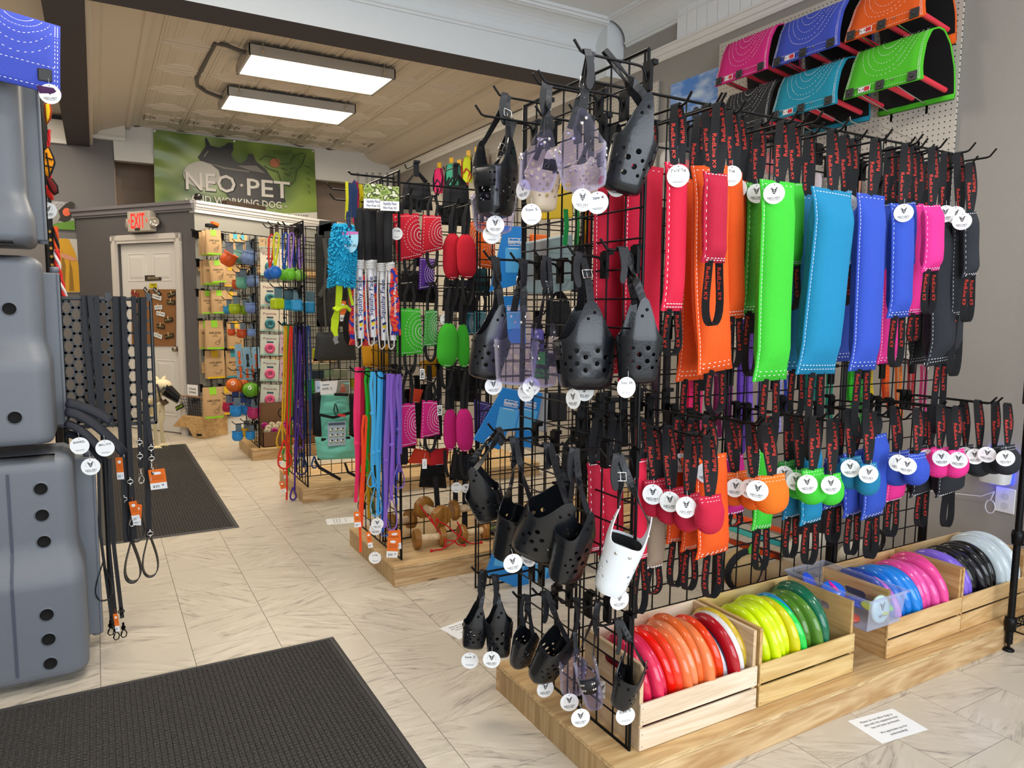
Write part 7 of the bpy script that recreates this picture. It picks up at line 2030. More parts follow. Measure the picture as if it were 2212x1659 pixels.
t = thing('backpack', 'dark grey dog carrier backpack hung high on the third rack', 'backpack', ony(720, 775, 4.98))
soft_box('pack_body', [(680, 505), (752, 500), (768, 700), (684, 706)], 5.0, .16, NYL, t, .5, 1)
soft_box('pocket', [(702, 618), (748, 616), (752, 704), (700, 706)], 4.94, .08, NYL, t, .5, 1)
soft_box('hip_pad', [(684, 718), (764, 716), (770, 778), (678, 780)], 4.92, .06, mat('charcoal_pad', '31312f', .6), t)
for pts, nm in (([(700, 515), (706, 560), (718, 590), (690, 640)], 'shoulder_strap'), ([(735, 500), (742, 560), (728, 600)], 'shoulder_strap'), ([(704, 560), (700, 640), (704, 710)], 'zip'), ([(748, 560), (752, 640), (750, 700)], 'side_strap')):
    MB().ribbon([ony(u, v, 4.90) for u, v in pts], V((1, .2, 0)), .03 if 'shoulder' in nm else .012, .006).build(nm, NYLG, t)
card(t, 741, 672, 4.86, 13, 44, 0, 'MA')
t = thing('hanging_pouch', 'flat black round pouch beside the white pole shafts', 'pouch', ony(755, 747, 4.5))
b = MB(); c = ony(755, 708, 4.55); b.patch(lambda a, w: tuple(c+V((.045*math.cos(2*PI*a)*math.sin(PI*w), .02*math.sin(2*PI*a)*math.sin(PI*w), -.115*math.cos(PI*w)))), 16, 10, 0, None, True, True); b.build('pouch', mat('black_velour', '0e0e0f', .9), t)
MB().ribbon([c+V((0, .015, .1)), ony(757, 640, 4.8), V((ony(757, 600, 5.0).x, 5.13, ony(757, 600, 5.1).z))], V((1, 0, 0)), .02, .002).build('hanging_strap', WEB, t)
for q in ([(684, 488), (716, 480), (722, 530), (690, 536)], [(700, 500), (738, 496), (738, 528), (702, 530)], [(690, 476), (728, 478), (726, 510), (688, 508)]):
    o = boxy('blister_card', 'dark grey printed header card %s on the third rack top' % ('tilted left', 'low', 'upper')[[684, 700, 690].index(q[0][0])], 'hang card', q, 4.98 if q[0][0] != 700 else 4.95, .004, '3c3c3a')
MINT = mat('mint_canvas', '7cd4c0', .75, bump=(60, .25), sheen=.15)
t = thing('dog_carrier', 'mint green dog carrier backpack with an instruction card', 'backpack', ony(728, 995, 4.95))
soft_box('upper_panel', [(694, 850), (752, 848), (756, 895), (690, 898)], 4.98, .10, MINT, t, .5, 1)
soft_box('front_panel', [(692, 893), (756, 890), (752, 948), (696, 950)], 4.97, .12, MINT, t, .5, 1)
soft_box('bottom_pouch', [(680, 944), (764, 940), (770, 990), (686, 994)], 4.94, .15, MINT, t, .5, 1)
for q in ([(674, 850), (694, 846), (694, 944), (676, 940)], [(754, 850), (772, 850), (774, 944), (754, 942)]): soft_box('mesh_side', q, 5.02, .08, mat('black_pack_mesh', '15161c', .8), t)
for pts in ([(690, 896), (720, 902), (756, 892)], [(694, 949), (704, 950)], [(748, 947), (756, 945)], [(722, 852), (752, 853)]): MB().ribbon([ony(u, v, 4.885) for u, v in pts], V((0, .1, 1)), .02, .004).build('buckle_strap', WEB, t)
MB().tube([ony(724, 872, 4.9), ony(721, 886, 4.89), ony(725, 896, 4.885), ony(730, 890, 4.885), ony(726, 874, 4.9)], .004, 5).build('cord', WEB, t)
MB().ribbon([ony(730, 896, 4.87), ony(746, 898, 4.87)], V((0, .1, 1)), .018, .004).build('red_tag', mat('red_tag', 'd83a3a', .6), t)
for pts in ([(680, 995), (690, 1010), (736, 1036)], [(745, 1000), (752, 1020), (772, 1030)]): MB().ribbon([ony(u, v, 4.9) for u, v in pts], V((.3, .6, 1)), .022, .004).build('waist_strap', WEB, t)
def infocard(label, quad, y, base, draw, group=None):
    P = q4(quad, y); c = sum(P, V())/4
    w = (P[1]-P[0]).length; h = (P[0]-P[3]).length; M = basis(c, P[1]-P[0], P[0]-P[3])
    t = thing('hang_card', label, 'hang card', (c.x, y, min(p.z for p in P)), group)
    bev(MB().box((-w/2, -h/2, -.0012), (w/2, h/2, .0012), 0, M).build('card', base, t), .0008, 1)
    draw(t, M, w, h); return t
def draw_air(t, M, w, h):
    MB().flat([(w*.02, -h*.48), (w*.48, -h*.48), (w*.48, h*.48), (w*.1, h*.48)], 0, M, .0016).flat([(w*.2, h*.3), (w*.48, h*.15), (w*.48, h*.3)], 1, M, .0019).build('photo_panel', [mat('grey_photo', '8c8a7c', .5), mat('mint_print', '8fe0d0', .5)], t)
    b = MB(); b.disc((w*.26, h*.12), h*.12, 0, M, 12, .002); b.flat([(w*.16, -h*.42), (w*.36, -h*.42), (w*.34, -h*.02), (w*.2, 0)], 1, M, .002); stuff(b.build('printed_woman', [mat('skin_print', 'c98a70', .5), mat('coral_print', 'b8604a', .5)], t))
    b = MB(); b.text('AIR 2', h*.24, 0, M @ T(-w*.27, -h*.06, .0016), None, w*.34); b.flat([(-w*.42, h*.2), (-w*.2, h*.2), (-w*.2, h*.26), (-w*.42, h*.26)], 0, M, .0016); stuff(b.build('print', mat('slate_print', '3c5668', .5), t))
infocard('white card printed AIR 2 above the mint backpack', [(692, 824), (756, 820), (755, 850), (691, 853)], 4.9, PAPER, draw_air)
infocard('pale blue card peeking out left of the white AIR 2 card', [(681, 823), (694, 822), (694, 846), (681, 848)], 4.93, mat('pale_blue_card', 'b8c8e0', .5), lambda t, M, w, h: MB().text('A', h*.35, 0, M @ T(0, -h*.1, .0016)).build('print', mat('slate_print'), t))
def draw_steps(t, M, w, h):
    b = MB(); b.flat([(-w*.46, h*.36), (w*.46, h*.36), (w*.46, h*.47), (-w*.46, h*.47)], 0, M, .0016)
    for i in range(3):
        for j in range(3):
            cx, cy = (-.3+.3*i)*w, (.18-.24*j)*h
            b.disc((cx, cy), w*.1, 1, M, 10, .0016, h*.06); b.disc((cx+w*.04, cy+h*.03), w*.05, 2, M, 8, .0018); b.flat([(cx-w*.1, cy-h*.07), (cx+w*.1, cy-h*.07), (cx+w*.1, cy-h*.03), (cx-w*.1, cy-h*.03)], 3, M, .002)
    stuff(b.build('print', [mat('slate_head', '4a5c70', .5), PAPER, INK, mat('olive_print', '8a9a5a', .5)], t))
infocard('grey blue instruction card with nine small pictures on the mint backpack', [(708, 912), (747, 910), (746, 962), (708, 964)], 4.86, mat('ice_blue_card', 'a9bccb', .5), draw_steps)
for i, (q, c) in enumerate((([(656, 820), (678, 818), (680, 860), (662, 864)], '22c040'), ([(676, 752), (690, 756), (690, 774), (676, 776)], 'cfd21a'), ([(752, 818), (766, 818), (768, 840), (754, 838)], 'b0a81c'), ([(676, 786), (714, 784), (714, 800), (676, 802)], 'a8a884'), ([(674, 800), (700, 798), (700, 818), (674, 820)], '2a3440'), ([(720, 798), (752, 798), (752, 816), (720, 818)], '9c9c7e'), ([(700, 798), (718, 797), (718, 815), (700, 816)], '8aa07a'))):
    boxy('packaged_treat', ('bright green pack behind the third rack', 'yellow pack left of the hip pad', 'olive pack above the black mesh', 'khaki pack under the hip pad', 'dark pack at the left under the hip pad', 'khaki pack reading like a brush box, right of centre', 'sage pack between the dark and khaki ones')[i], 'package', q, 5.25, .02, c)

# ---------------------------------------------------------------- rack 4: cups, pumpkin toys, cards; its front packed with printed pouches
def cup(label, col, u, v, w, y, tilt=0, roll=0, grp='rubber cup toys on the farthest rack'):
    c = ony(u, v, y); d = proj(c)[2]; r = w*d/FPX/2
    t = thing('cup_toy', label, 'dog toy', c-V((0, 0, r)), grp)
    M = T(c) @ Matrix.Rotation(tilt, 4, 'Y') @ Matrix.Rotation(roll, 4, 'X')
    MB().lathe([(0, -r*.85), (r*.55, -r*.84), (r*.86, -r*.55), (r*.98, -.05*r), (r*.9, r*.4), (r*.86, r*.62), (r*1.0, r*.86), (r*.93, r*.87), (r*.8, r*.6), (r*.82, 0), (r*.5, -r*.6), (0, -r*.65)], 20, 0, M).build('cup', rub(col), t)
    K = T(c+V((.012, .01, r*1.3))) @ rotz(-.3); MB().box((-r*.5, -.0008, -r*.7), (r*.5, .0008, r*.9), 0, K).build('header_card', mat('slate_card', '6f7f88', .5), t)
    RK4.hook((X4-.004, y, c.z+r*2.0), (-1, 0, 0), max(.1, X4-c.x+.04))
for a in (('orange cup toy hung highest, tilted', 'd8581a', 493, 560, 34, 6.45, .5, .2), ('sage cup toy behind the blue one in the top row', '6aa090', 515, 556, 30, 6.55, .3), ('blue grey cup toy in the top row', '7088b8', 537, 558, 34, 6.42, .2), ('orange cup toy hidden at the left of the second row', 'b84a20', 513, 615, 24, 6.6), ('sage cup toy in the second row', '6ab09a', 523, 612, 28, 6.5), ('blue grey cup toy in the second row', '6c86b4', 545, 608, 28, 6.44),
          ('teal cup toy at the left of the third row', '2a8cc0', 492, 670, 20, 6.6), ('lime cup toy in the third row', 'a0b818', 507, 668, 26, 6.5), ('green cup toy behind the blue one of the third row', '86a81a', 527, 670, 22, 6.55), ('blue grey cup toy in the third row', '7088c4', 542, 666, 26, 6.44),
          ('small orange cup toy in the fourth row', 'cc5020', 500, 718, 17, 6.5), ('brick orange cup toy in the fourth row', 'b84a1c', 522, 721, 22, 6.46), ('small blue cup toy in the fourth row', '7090cc', 543, 719, 19, 6.42),
          ('crimson round pot toy at the left', 'b01844', 492, 880, 24, 6.6, .1), ('bright blue pot toy in the upper row', '1f86d4', 510, 888, 28, 6.46), ('bright blue pot toy behind the magenta one', '2282cc', 532, 886, 24, 6.56), ('magenta pot toy at the right', 'a82464', 548, 892, 29, 6.42, .1),
          ('yellow pot toy low between the blues', 'd0a018', 530, 934, 22, 6.6), ('bright blue pot toy, lowest left', '1e88d8', 513, 942, 24, 6.46), ('bright blue pot toy, lowest right', '2088d4', 541, 941, 21, 6.44)): cup(*a)
def pumpkin(label, col, u, v, w, y):
    c = ony(u, v, y); r = w*proj(c)[2]/FPX/2
    t = thing('pumpkin_ball', label, 'dog toy', c-V((0, 0, r)), 'ribbed rubber balls on the farthest rack')
    MB().patch(lambda a, k: tuple(c+V((math.cos(2*PI*a)*math.sin(PI*k), math.sin(2*PI*a)*math.sin(PI*k), -.88*math.cos(PI*k)))*r*(1+.05*math.cos(18*PI*a)*math.sin(PI*k))), 54, 12, 0, None, True, True).build('ball', rub(col), t)
    b = MB(); M = basis(c+V((-.3, -.93, .35)).normalized()*r*1.0, (.95, -.3, 0), (.1, .33, .9))
    for q in range(5): b.disc((.012*math.cos(q*1.26), .012*math.sin(q*1.26)), .006, 0, M, 6)
    stuff(b.build('flower_print', PAPER, t))
    RK4.hook((X4-.004, y, c.z+r+.05), (-1, 0, 0), max(.1, X4-c.x+.04))
for a in (('orange ribbed ball at the left', 'd0641a', 506, 832, 34, 6.5), ('orange ribbed ball behind the green one', 'cc5c18', 522, 834, 34, 6.58), ('green ribbed ball at the right', '5c9c1c', 542, 842, 36, 6.44)): pumpkin(*a)
def clamp_card(label, u, v, y, col):
    q = [(u-8, v-26), (u+8, v-27), (u+8, v+20), (u-8, v+21)]
    t = infocard(label, q, y, mat('sky_blue_card', '8fbcd4', .5), lambda t, M, w, h: MB().tube([M @ V((-w*.1, -h*.4, .012)), M @ V((0, -h*.05, .018)), M @ V((w*.1, -h*.4, .012))], .009, 8).tube([M @ V((0, -h*.1, .018)), M @ V((0, h*.18, .014))], .011, 8).build('tool', rub(col), t), 'carded tools on the farthest rack')
for i, (u, v, y, c) in enumerate(((516, 770, 6.45, 'ee6a1c'), (519, 800, 6.5, 'ee6a1c'), (534, 776, 6.44, '1c1e22'), (553, 776, 6.42, 'd8581a'), (533, 800, 6.48, 'e8641a'), (546, 800, 6.5, 'e0601c'))):
    clamp_card(('upper left', 'lower left', 'black toy on a', 'right', 'lower middle', 'lower right')[i]+' blue card with an orange clip on the farthest rack' if c != '1c1e22' else 'black bowl toy on a blue card on the farthest rack', u, v, y, c)
for i, (u, v) in enumerate(((508, 858), (526, 860), (545, 862))): boxy('blister_card', ('left', 'middle', 'right')[i]+' navy card above the pot toys', 'hang card', [(u-7, v-12), (u+8, v-13), (u+8, v+10), (u-7, v+11)], 6.5, .003, '28407c')
POUCH = {'teal': ('e8ddc8', '3a8088'), 'pink': ('d8e0d4', 'e0608c'), 'lilac': ('d8b8cc', '9a5a8c'), 'kraft': ('c8a878', 'b8427a')}
def ppouch(label, quad, kind, y=6.62, word='Pupsicle'):
    base, ac = POUCH[kind]
    def draw(t, M, w, h):
        if kind != 'kraft':
            b = MB(); c = M @ V((w*.02, -h*.16, .004)); K = basis(c, M.to_3x3() @ V((1, 0, 0)), M.to_3x3() @ V((0, 1, 0)))
            b.tube([K @ V((w*.19*math.cos(2*PI*i/16), w*.19*math.sin(2*PI*i/16), 0)) for i in range(16)], w*.1, 8, 0, True); b.disc((0, 0), w*.08, 0, K, 10, .003)
            b.build('ring_toy_print', mat('ring_'+ac, ac, .5), t)
        b = MB(); b.text(word, h*.13, 0, M @ T(0, h*.3, .0016), None, w*.7); b.flat([(-w*.16, h*.1), (w*.2, h*.1), (w*.2, h*.18), (-w*.16, h*.18)], 1, M, .0016); b.flat([(-w*.48, -h*.49), (w*.48, -h*.49), (w*.48, -h*.42), (-w*.48, -h*.42)], 2, M, .0016)
        stuff(b.build('print', [mat('plum_print', '8c3a50', .5), mat('slate_print'), mat('mint_foot', 'a8d8c8', .5)], t))
    t = infocard(label, quad, y, mat('pouch_'+base, base, .45), draw, 'printed pouches on the farthest rack')
    t['category'] = 'pouch'
for i, (v0, v1, k) in enumerate(((537, 596, 'teal'), (610, 662, 'teal'), (668, 716, 'teal'), (722, 768, 'pink'), (775, 824, 'pink'), (830, 880, 'pink'))):
    nm = ('top', 'second', 'third', 'fourth', 'fifth', 'lowest')[i]
    ppouch('%s pouch of the left column, %s ring on it' % (nm, 'teal' if k == 'teal' else 'pink'), [(562, v0), (602, v0+2), (602, v1), (563, v1-1)], k)
    ppouch('%s pouch of the right column, half hidden by leashes' % nm, [(604, v0+1), (624, v0+2), (624, v1), (604, v1)], 'lilac' if i > 2 else 'teal', 6.64)
for i, (u, k) in enumerate(((566, 'kraft'), (582, 'kraft'), (598, 'kraft'), (640, 'kraft'))): ppouch(('first', 'second', 'third', 'last')[i]+' small kraft pouch along the top of the farthest rack', [(u-7, 513+i*2), (u+7, 514+i*2), (u+7, 535+i), (u-7, 534+i)], k, 6.6, 'Treats')
# carton of rolled rope toys
t = thing('carton', 'brown carton of rolled cream and magenta toys on the farthest platform', 'carton', (1.52, 6.5, PH))
CBD = mat('brown_cardboard', '7d5c40', .8, var=.06)
x0, x1, y0, y1 = onz(568, 966, PH).x, 1.72, 6.38, 6.6
b = MB(); b.box((x0, y0, PH), (x1, y0+.006, PH+.13)); b.box((x0, y1-.006, PH), (x1, y1, PH+.36)); b.box((x0, y0, PH), (x0+.006, y1, PH+.16)); b.box((x1-.006, y0, PH), (x1, y1, PH+.16)); b.box((x0, y0, PH), (x1, y1, PH+.006)); b.build('box', CBD, t)
b = MB(); b.flat([(-.1, -.008), (.1, -.008), (.1, .008), (-.1, .008)], 0, Matrix(((1, 0, 0, (x0+x1)/2+.03), (0, 0, -1, y0-.001), (0, 1, 0, PH+.08), (0, 0, 0, 1))))
MD2 = Matrix(((1, 0, 0, (x0+x1)/2-.04), (0, 0, -1, y1-.008), (0, 1, 0, PH+.26), (0, 0, 0, 1)))
b.disc((0, 0), .05, 0, MD2, 16); b.disc((0, 0), .04, 1, MD2, 16, .001); b.disc((0, .012), .016, 0, MD2, 10, .002)
stuff(b.build('box_print', [mat('dark_box_print', '2e2018', .7), CBD], t))
k = 0
for j in range(3):
    for i in range(5):
        p = V((x0+.045+.062*i+.02*(j % 2), y0+.06+.055*j, PH+.13+.018*j))
        o = MB(); sp = [p+V((.026*a/14*math.cos(a*1.2), -.02+.0, .026*a/14*math.sin(a*1.2))) for a in range(3, 16)]
        o.tube(sp, .0105, 6, k % 3 == 1); o.tube([p+V((-.02, 0, 0)), p+V((.02, .01, 0))], .02, 8, 0)
        k += 1
        tag(o.build('rolled_toy', [mat('cream_fleece', 'e2d4b4', .9), mat('magenta_fleece', 'c02a84', .9)]), 'rolled cream or magenta fleece toy heaped in the brown carton', 'dog toy', 'rolled fleece toys in the carton')
# ---------------------------------------------------------------- kraft treat bags on the booth wall
KRAFT = mat('kraft_paper', 'b8966c', .65, var=.05, vscale=20)
def treatbag(label, u, v0, v1, w, acc, name, off, gusset=True, lean=0):
    P = on_wall(u, (v0+v1)/2, DG, DGN, off); d = proj(P)[2]
    W, H = w*d/FPX, (v1-v0)*d/FPX
    x = (DG+DGN*.35).normalized()
    M = basis(P, x, (0, 0, 1)) @ Matrix.Rotation(lean, 4, 'Z')
    t = thing('treat_bag', label, 'treat bag', P-V((0, 0, H/2)), 'kraft treat bags on the booth wall')
    th = W*(.32 if gusset else .12)
    def pt(a, k):       # front and back sheets meeting at the top seal
        z = k; s = math.sin(PI/2*min(1, (1-z)*1.25))
        ang = 2*PI*a; c, q = math.cos(ang), math.sin(ang)
        return (W/2*(abs(c)**.5)*(1 if c > 0 else -1)*(1 if z < .75 else .97), H*(z-.5), th/2*s*(abs(q)**.6)*(1 if q > 0 else -1))
    b = MB(); b.patch(pt, 20, 8, 0, M, True, True); b.add([pt(i/20, 0) for i in range(20)], [tuple(range(20))], 0, False, M)
    b.build('bag', KRAFT, t)
    A = mat('accent_'+acc, acc, .5)
    zf = lambda k: th/2*math.sin(PI/2*min(1, (1-k)*1.25))+.0015
    b = MB()
    q = [(-W*.17, .5*H, .0015), (W*.17, .5*H, .0015), (W*.17, .26*H, zf(.76)), (-W*.17, .26*H, zf(.76))]; b.add(q, [(3, 2, 1, 0)], 0, False, M); b.build('colour_band', A, t); b = MB()
    b.add([(-W*.44, -.5*H, zf(0)), (W*.44, -.5*H, zf(0)), (W*.44, -.43*H, zf(.07)), (-W*.44, -.43*H, zf(.07))], [(0, 1, 2, 3)], 0, False, M)
    b.build('foot_band', A, t)
    b = MB(); b.text(name, H*.085, 0, M @ T(0, H*.07, zf(.55)+.001), None, W*.62)
    for yy, ww in ((.0, .2), (-.05, .3)): b.flat([(-W*ww/2, H*yy-.001), (W*ww/2, H*yy-.001), (W*ww/2, H*yy+.002), (-W*ww/2, H*yy+.002)], 0, M, zf(.5)+.001)
    K = M @ T(W*.1, -H*.28, zf(.2)+.0015)
    if 'RABBIT' in name:
        for aa, bb, r1, r2 in ((0, 0, .12, .1), (.1, .12, .06, .06)): b.tube([K @ V((W*(aa+r1*math.cos(2*PI*i/10)), W*(bb+r2*math.sin(2*PI*i/10)), 0)) for i in range(10)], .0012, 4, 0, True)
        b.tube([K @ V((W*.12, W*.18, 0)), K @ V((W*.2, W*.34, 0)), K @ V((W*.16, W*.18, 0))], .0012, 4)
    else: b.tube([K @ V((W*x_, W*y_, 0)) for x_, y_ in ((-.16, .02), (-.06, -.06), (.08, -.05), (.14, .04), (.16, .16), (.22, .13), (.15, .08))], .0014, 4)
    stuff(b.build('print', INK, t))
    RKW.t and put(hook_mesh(max(.05, off)), 'hook', basis(V((P.x, P.y, P.z+H*.5-.01))-DGN*(off-.012), DG, V((0, 0, 1)).cross(DG) if False else (-DGN)) , RKW.t)
LG, YE, TE = '8cc82c', 'd8b020', '3a94a8'
TB = 0
for lab, u, v0, v1, w, acc, nm, off in (
    ('front green-banded bag of the top row reading rabbit bites', 461, 497, 550, 34, LG, 'RABBIT BITES', .30), ('bag just behind the front one of the top row', 452, 499, 551, 32, LG, 'RABBIT BITES', .22), ('rearmost bag at the left of the top row', 445, 502, 552, 30, LG, 'RABBIT BITES', .14), ('teal-banded bag in the top row beside the orange cup', 508, 506, 550, 26, TE, 'DUCK BITES', .2), ('blue-banded bag at the right of the top row', 524, 508, 548, 22, TE, 'DUCK BITES', .14),
    ('front leaning bag of the second row with a rabbit outline', 470, 562, 610, 34, LG, 'RABBIT BITES', .30), ('second bag from the front in the second row', 456, 562, 614, 32, LG, 'RABBIT BITES', .2), ('rearmost bag at the left of the second row', 447, 564, 616, 28, LG, 'RABBIT BITES', .12), ('yellow-banded bag reading duck bites in the second row', 497, 574, 619, 30, YE, 'DUCK BITES', .14), ('yellow-banded bag at the right of the second row', 521, 580, 618, 20, YE, 'DUCK BITES', .1),
    ('front bag reading rabbit entrees in the third row', 473, 627, 677, 34, LG, 'RABBIT ENTREES', .24), ('second bag from the left in the third row', 448, 628, 678, 28, LG, 'RABBIT ENTREES', .16), ('leftmost bag in the third row', 440, 628, 678, 20, LG, 'RABBIT ENTREES', .1), ('yellow-banded bag in the third row beside lime cups', 499, 630, 676, 28, YE, 'DUCK ENTREES', .14),
    ('large front bag reading rabbit entrees in the fourth row', 463, 692, 754, 40, LG, 'RABBIT ENTREES', .2), ('bag at the left behind the large one of the fourth row', 444, 693, 754, 28, LG, 'RABBIT ENTREES', .1), ('yellow-banded bag with a duck outline in the fourth row', 508, 694, 752, 38, YE, 'DUCK ENTREES', .14),
    ('yellow-banded bag reading duck hearts', 464, 757, 817, 42, YE, 'DUCK HEARTS', .16), ('teal-banded bag right of the duck hearts bag', 504, 757, 815, 34, TE, 'BITES', .12),
    ('lowest bag on the wall, reading rabbit entrees', 460, 836, 903, 44, LG, 'RABBIT ENTREES', .18), ('plain kraft bag behind the orange ribbed balls', 489, 834, 895, 28, YE, 'ENTREES', .1)):
    treatbag(lab, u, v0, v1, w, acc, nm, off, True, .08 if 'leaning' in lab else 0)
p = on_wall(457, 490, DG, DGN, .1)
t = thing('camera_clamp', 'black and orange clamp sitting on top of the booth wall grid', 'clamp', p)
M = T(p) @ MW0
bev(MB().cbox((0, 0, .01), (.055, .03, .018), 0, M).build('body', mat('matte_black_plastic'), t), .006, 2); bev(MB().cbox((.02, -.012, .035), (.035, .025, .016), 0, M @ Matrix.Rotation(.25, 4, 'Y')).build('orange_grip', mat('orange_grip', 'ee6414', .5), t), .006, 2)
# ---------------------------------------------------------------- green shop banner on the back wall
YBN = YB-.035
K = 2.962
def bp(x, y, d=0.0): return ony(x/K, y/K, YBN-d)
t = thing('shop_banner', 'green vinyl shop banner with a dark dog on the back wall', 'banner', bp(1500, 1400))
def banner_mat():
    m, N, L, b = _new('banner_vinyl')
    tc = N.new('ShaderNodeTexCoord'); n = N.new('ShaderNodeTexNoise'); n.inputs['Scale'].default_value = 2.2; n.inputs['Detail'].default_value = 1
    L.new(tc.outputs['Object'], n.inputs['Vector'])
    r = N.new('ShaderNodeValToRGB'); r.color_ramp.elements[0].position = .35; r.color_ramp.elements[0].color = lin('4f6a28'); r.color_ramp.elements[1].position = .65; r.color_ramp.elements[1].color = lin('93ab4c')
    L.new(n.outputs['Fac'], r.inputs['Fac']); L.new(r.outputs['Color'], b.inputs['Base Color']); b.inputs['Roughness'].default_value = .28
    return m
A_, B_, C_, D_ = bp(980, 828), bp(2012, 958), bp(2030, 1412), bp(992, 1330)
def sheet(a, e):
    p = A_*(1-a)*(1-e)+B_*a*(1-e)+C_*a*e+D_*(1-a)*e
    return p+V((0, -.006*math.sin(9*a+7*e)-.006*math.sin(23*(a-e))*math.exp(-4*a)-.004*math.sin(30*e)*math.exp(-9*a), 0))
MB().patch(sheet, 30, 18).build('vinyl_sheet', banner_mat(), t)
def bpoly(name, polys, m, d):
    b = MB()
    for q in polys: b.add([bp(x, y, d) for x, y in q], [tuple(range(len(q)))])
    return b.build(name, m, t)
bpoly('printed_disc', [[(1292+120*math.cos(a), 1115+85*math.sin(a)) for a in [2*PI*i/26 for i in range(26)]]], mat('banner_disc_print', 'c9c4b8', .4), .017)
bpoly('printed_dog', [[(1268, 1005), (1300, 960), (1318, 935), (1312, 884), (1324, 884), (1345, 930), (1400, 945), (1440, 930), (1458, 912), (1490, 915), (1494, 955), (1478, 990), (1500, 1030), (1540, 1045), (1580, 1020), (1592, 985), (1618, 985), (1636, 1030), (1700, 1080), (1740, 1140), (1790, 1200), (1830, 1290), (1600, 1310), (1480, 1290), (1420, 1180), (1400, 1090), (1350, 1050), (1290, 1030)]], mat('banner_dog_print', '2d2a2c', .4), .019)
bpoly('printed_highlight', [[(1300, 1000), (1330, 962), (1336, 968), (1308, 1006)], [(1520, 1060), (1640, 1060), (1700, 1110), (1600, 1090)], [(1330, 1040), (1440, 1070), (1600, 1095), (1590, 1102), (1430, 1080)]], mat('banner_sheen_print', '7c7770', .4), .021)
b = MB()
for q in ([(1660, 1025), (1700, 995), (1760, 1010), (1790, 1050), (1860, 1045), (1880, 1000), (1930, 980), (1958, 985), (1935, 1050), (1900, 1090), (1890, 1150), (1850, 1190), (1800, 1160), (1780, 1100), (1720, 1080), (1690, 1060)], [(1800, 1075), (1840, 1085)], [(1860, 1080), (1890, 1070)], [(1820, 1105), (1850, 1120), (1868, 1100)]): b.ribbon([bp(x, y, .021) for x, y in q], V((0, 0, 1)), .012, .001)
for a in range(7): b.ribbon([bp(1760+16*a, 990-(8 if a in (0, 6) else 0), .021), bp(1752+19*a, 958, .021)], V((1, 0, 0)), .006, .001)
for a in range(5): b.ribbon([bp(1950+6*a, 1060+40*a, .021), bp(1985, 1070+42*a, .021)], V((0, 0, 1)), .006, .001)
stuff(b.build('printed_line_dog', mat('banner_line_print', '3c4a1e', .4), t))
bpoly('printed_flower', [[(1760+34*math.cos(a), 1042+30*math.sin(a)) for a in [2*PI*i/12 for i in range(12)]]], mat('banner_flower_print', 'b0663a', .4), .0205)
b = MB(); X = (bp(1860, 1140)-bp(1190, 1068)); X = V((X.x, 0, 0))
for s, x0, x1, yy, h, d in (('NEO', 1190, 1510, (1145, 1190), .215, .025), ('PET', 1582, 1858, (1185, 1230), .215, .025)):
    c = bp((x0+x1)/2, sum(yy)/2, d); w = bp(x1, yy[1], d).x-bp(x0, yy[0], d).x
    o = MB(); o.text(s, h*1.34, 0, basis(c+V((.004, .004, -.004)), (1, 0, 0), (0, 0, 1)), None, w*1.035); o.build('lettering_outline', INK, t)
    b.text(s, h*1.3, 0, basis(c, (1, 0, 0), (0, 0, 1)), None, w)
st = bp(1546, 1185, .025)
b.add([V((st.x+(.024 if i % 2 == 0 else .01)*math.sin(2*PI*i/10), st.y, st.z+(.024 if i % 2 == 0 else .01)*math.cos(2*PI*i/10))) for i in range(10)], [tuple(range(10))])
c = bp(1520, 1292, .025); b.text('- AND WORKING DOG -', .115, 0, basis(c, (1, 0, 0), (0, 0, 1)), None, bp(1845, 1300).x-bp(1195, 1265).x)
stuff(b.build('lettering', mat('banner_white', 'e6e0d6', .4), t))
bpoly('white_strip', [[(1000, 1325), (1764, 1368), (2028, 1358), (2030, 1398), (1400, 1420), (1000, 1372)]], mat('banner_white'), .021)
b = MB(); b.text('OHIO, 44107', .055, 0, basis(bp(1872, 1382, .025), (1, 0, 0), (0, 0, 1)), None, bp(1970, 1380).x-bp(1770, 1380).x); b.build('strip_lettering', GREYINK, t)
b = MB()
for x, y in ((990, 836), (2004, 966), (1500, 900)): b.lathe([(.006, 0), (.014, .002), (.016, 0)], 12, 0, basis(bp(x, y, .012), (1, 0, 0), (0, 0, 1)))
stuff(b.build('eyelets', CHROME, t))
p = on_wall(1270/K, 1252/K, DG, DGN, .03)
tag(MB().lathe([(0, .02), (.02, .02), (.034, .01), (.036, -.02)], 18, 0, basis(V((p.x, p.y, ZT+.112)), DG, (0, 0, 1))).lathe([(.036, -.02), (.03, -.034), (0, -.036)], 18, 1, basis(V((p.x, p.y, ZT+.112)), DG, (0, 0, 1))).build('security_camera', [mat('black_dome', '151515', .25), TRIMW]), 'small round black camera on top of the booth corner', 'camera')
o = MB().box((.36, ZT+.075, -.03), (.86, ZT+.125, .05), 0, MG).build('sound_bar', mat('dark_walnut', '33271f', .5)); tag(o, 'long dark bar lying on the white booth moulding below the banner', 'box')
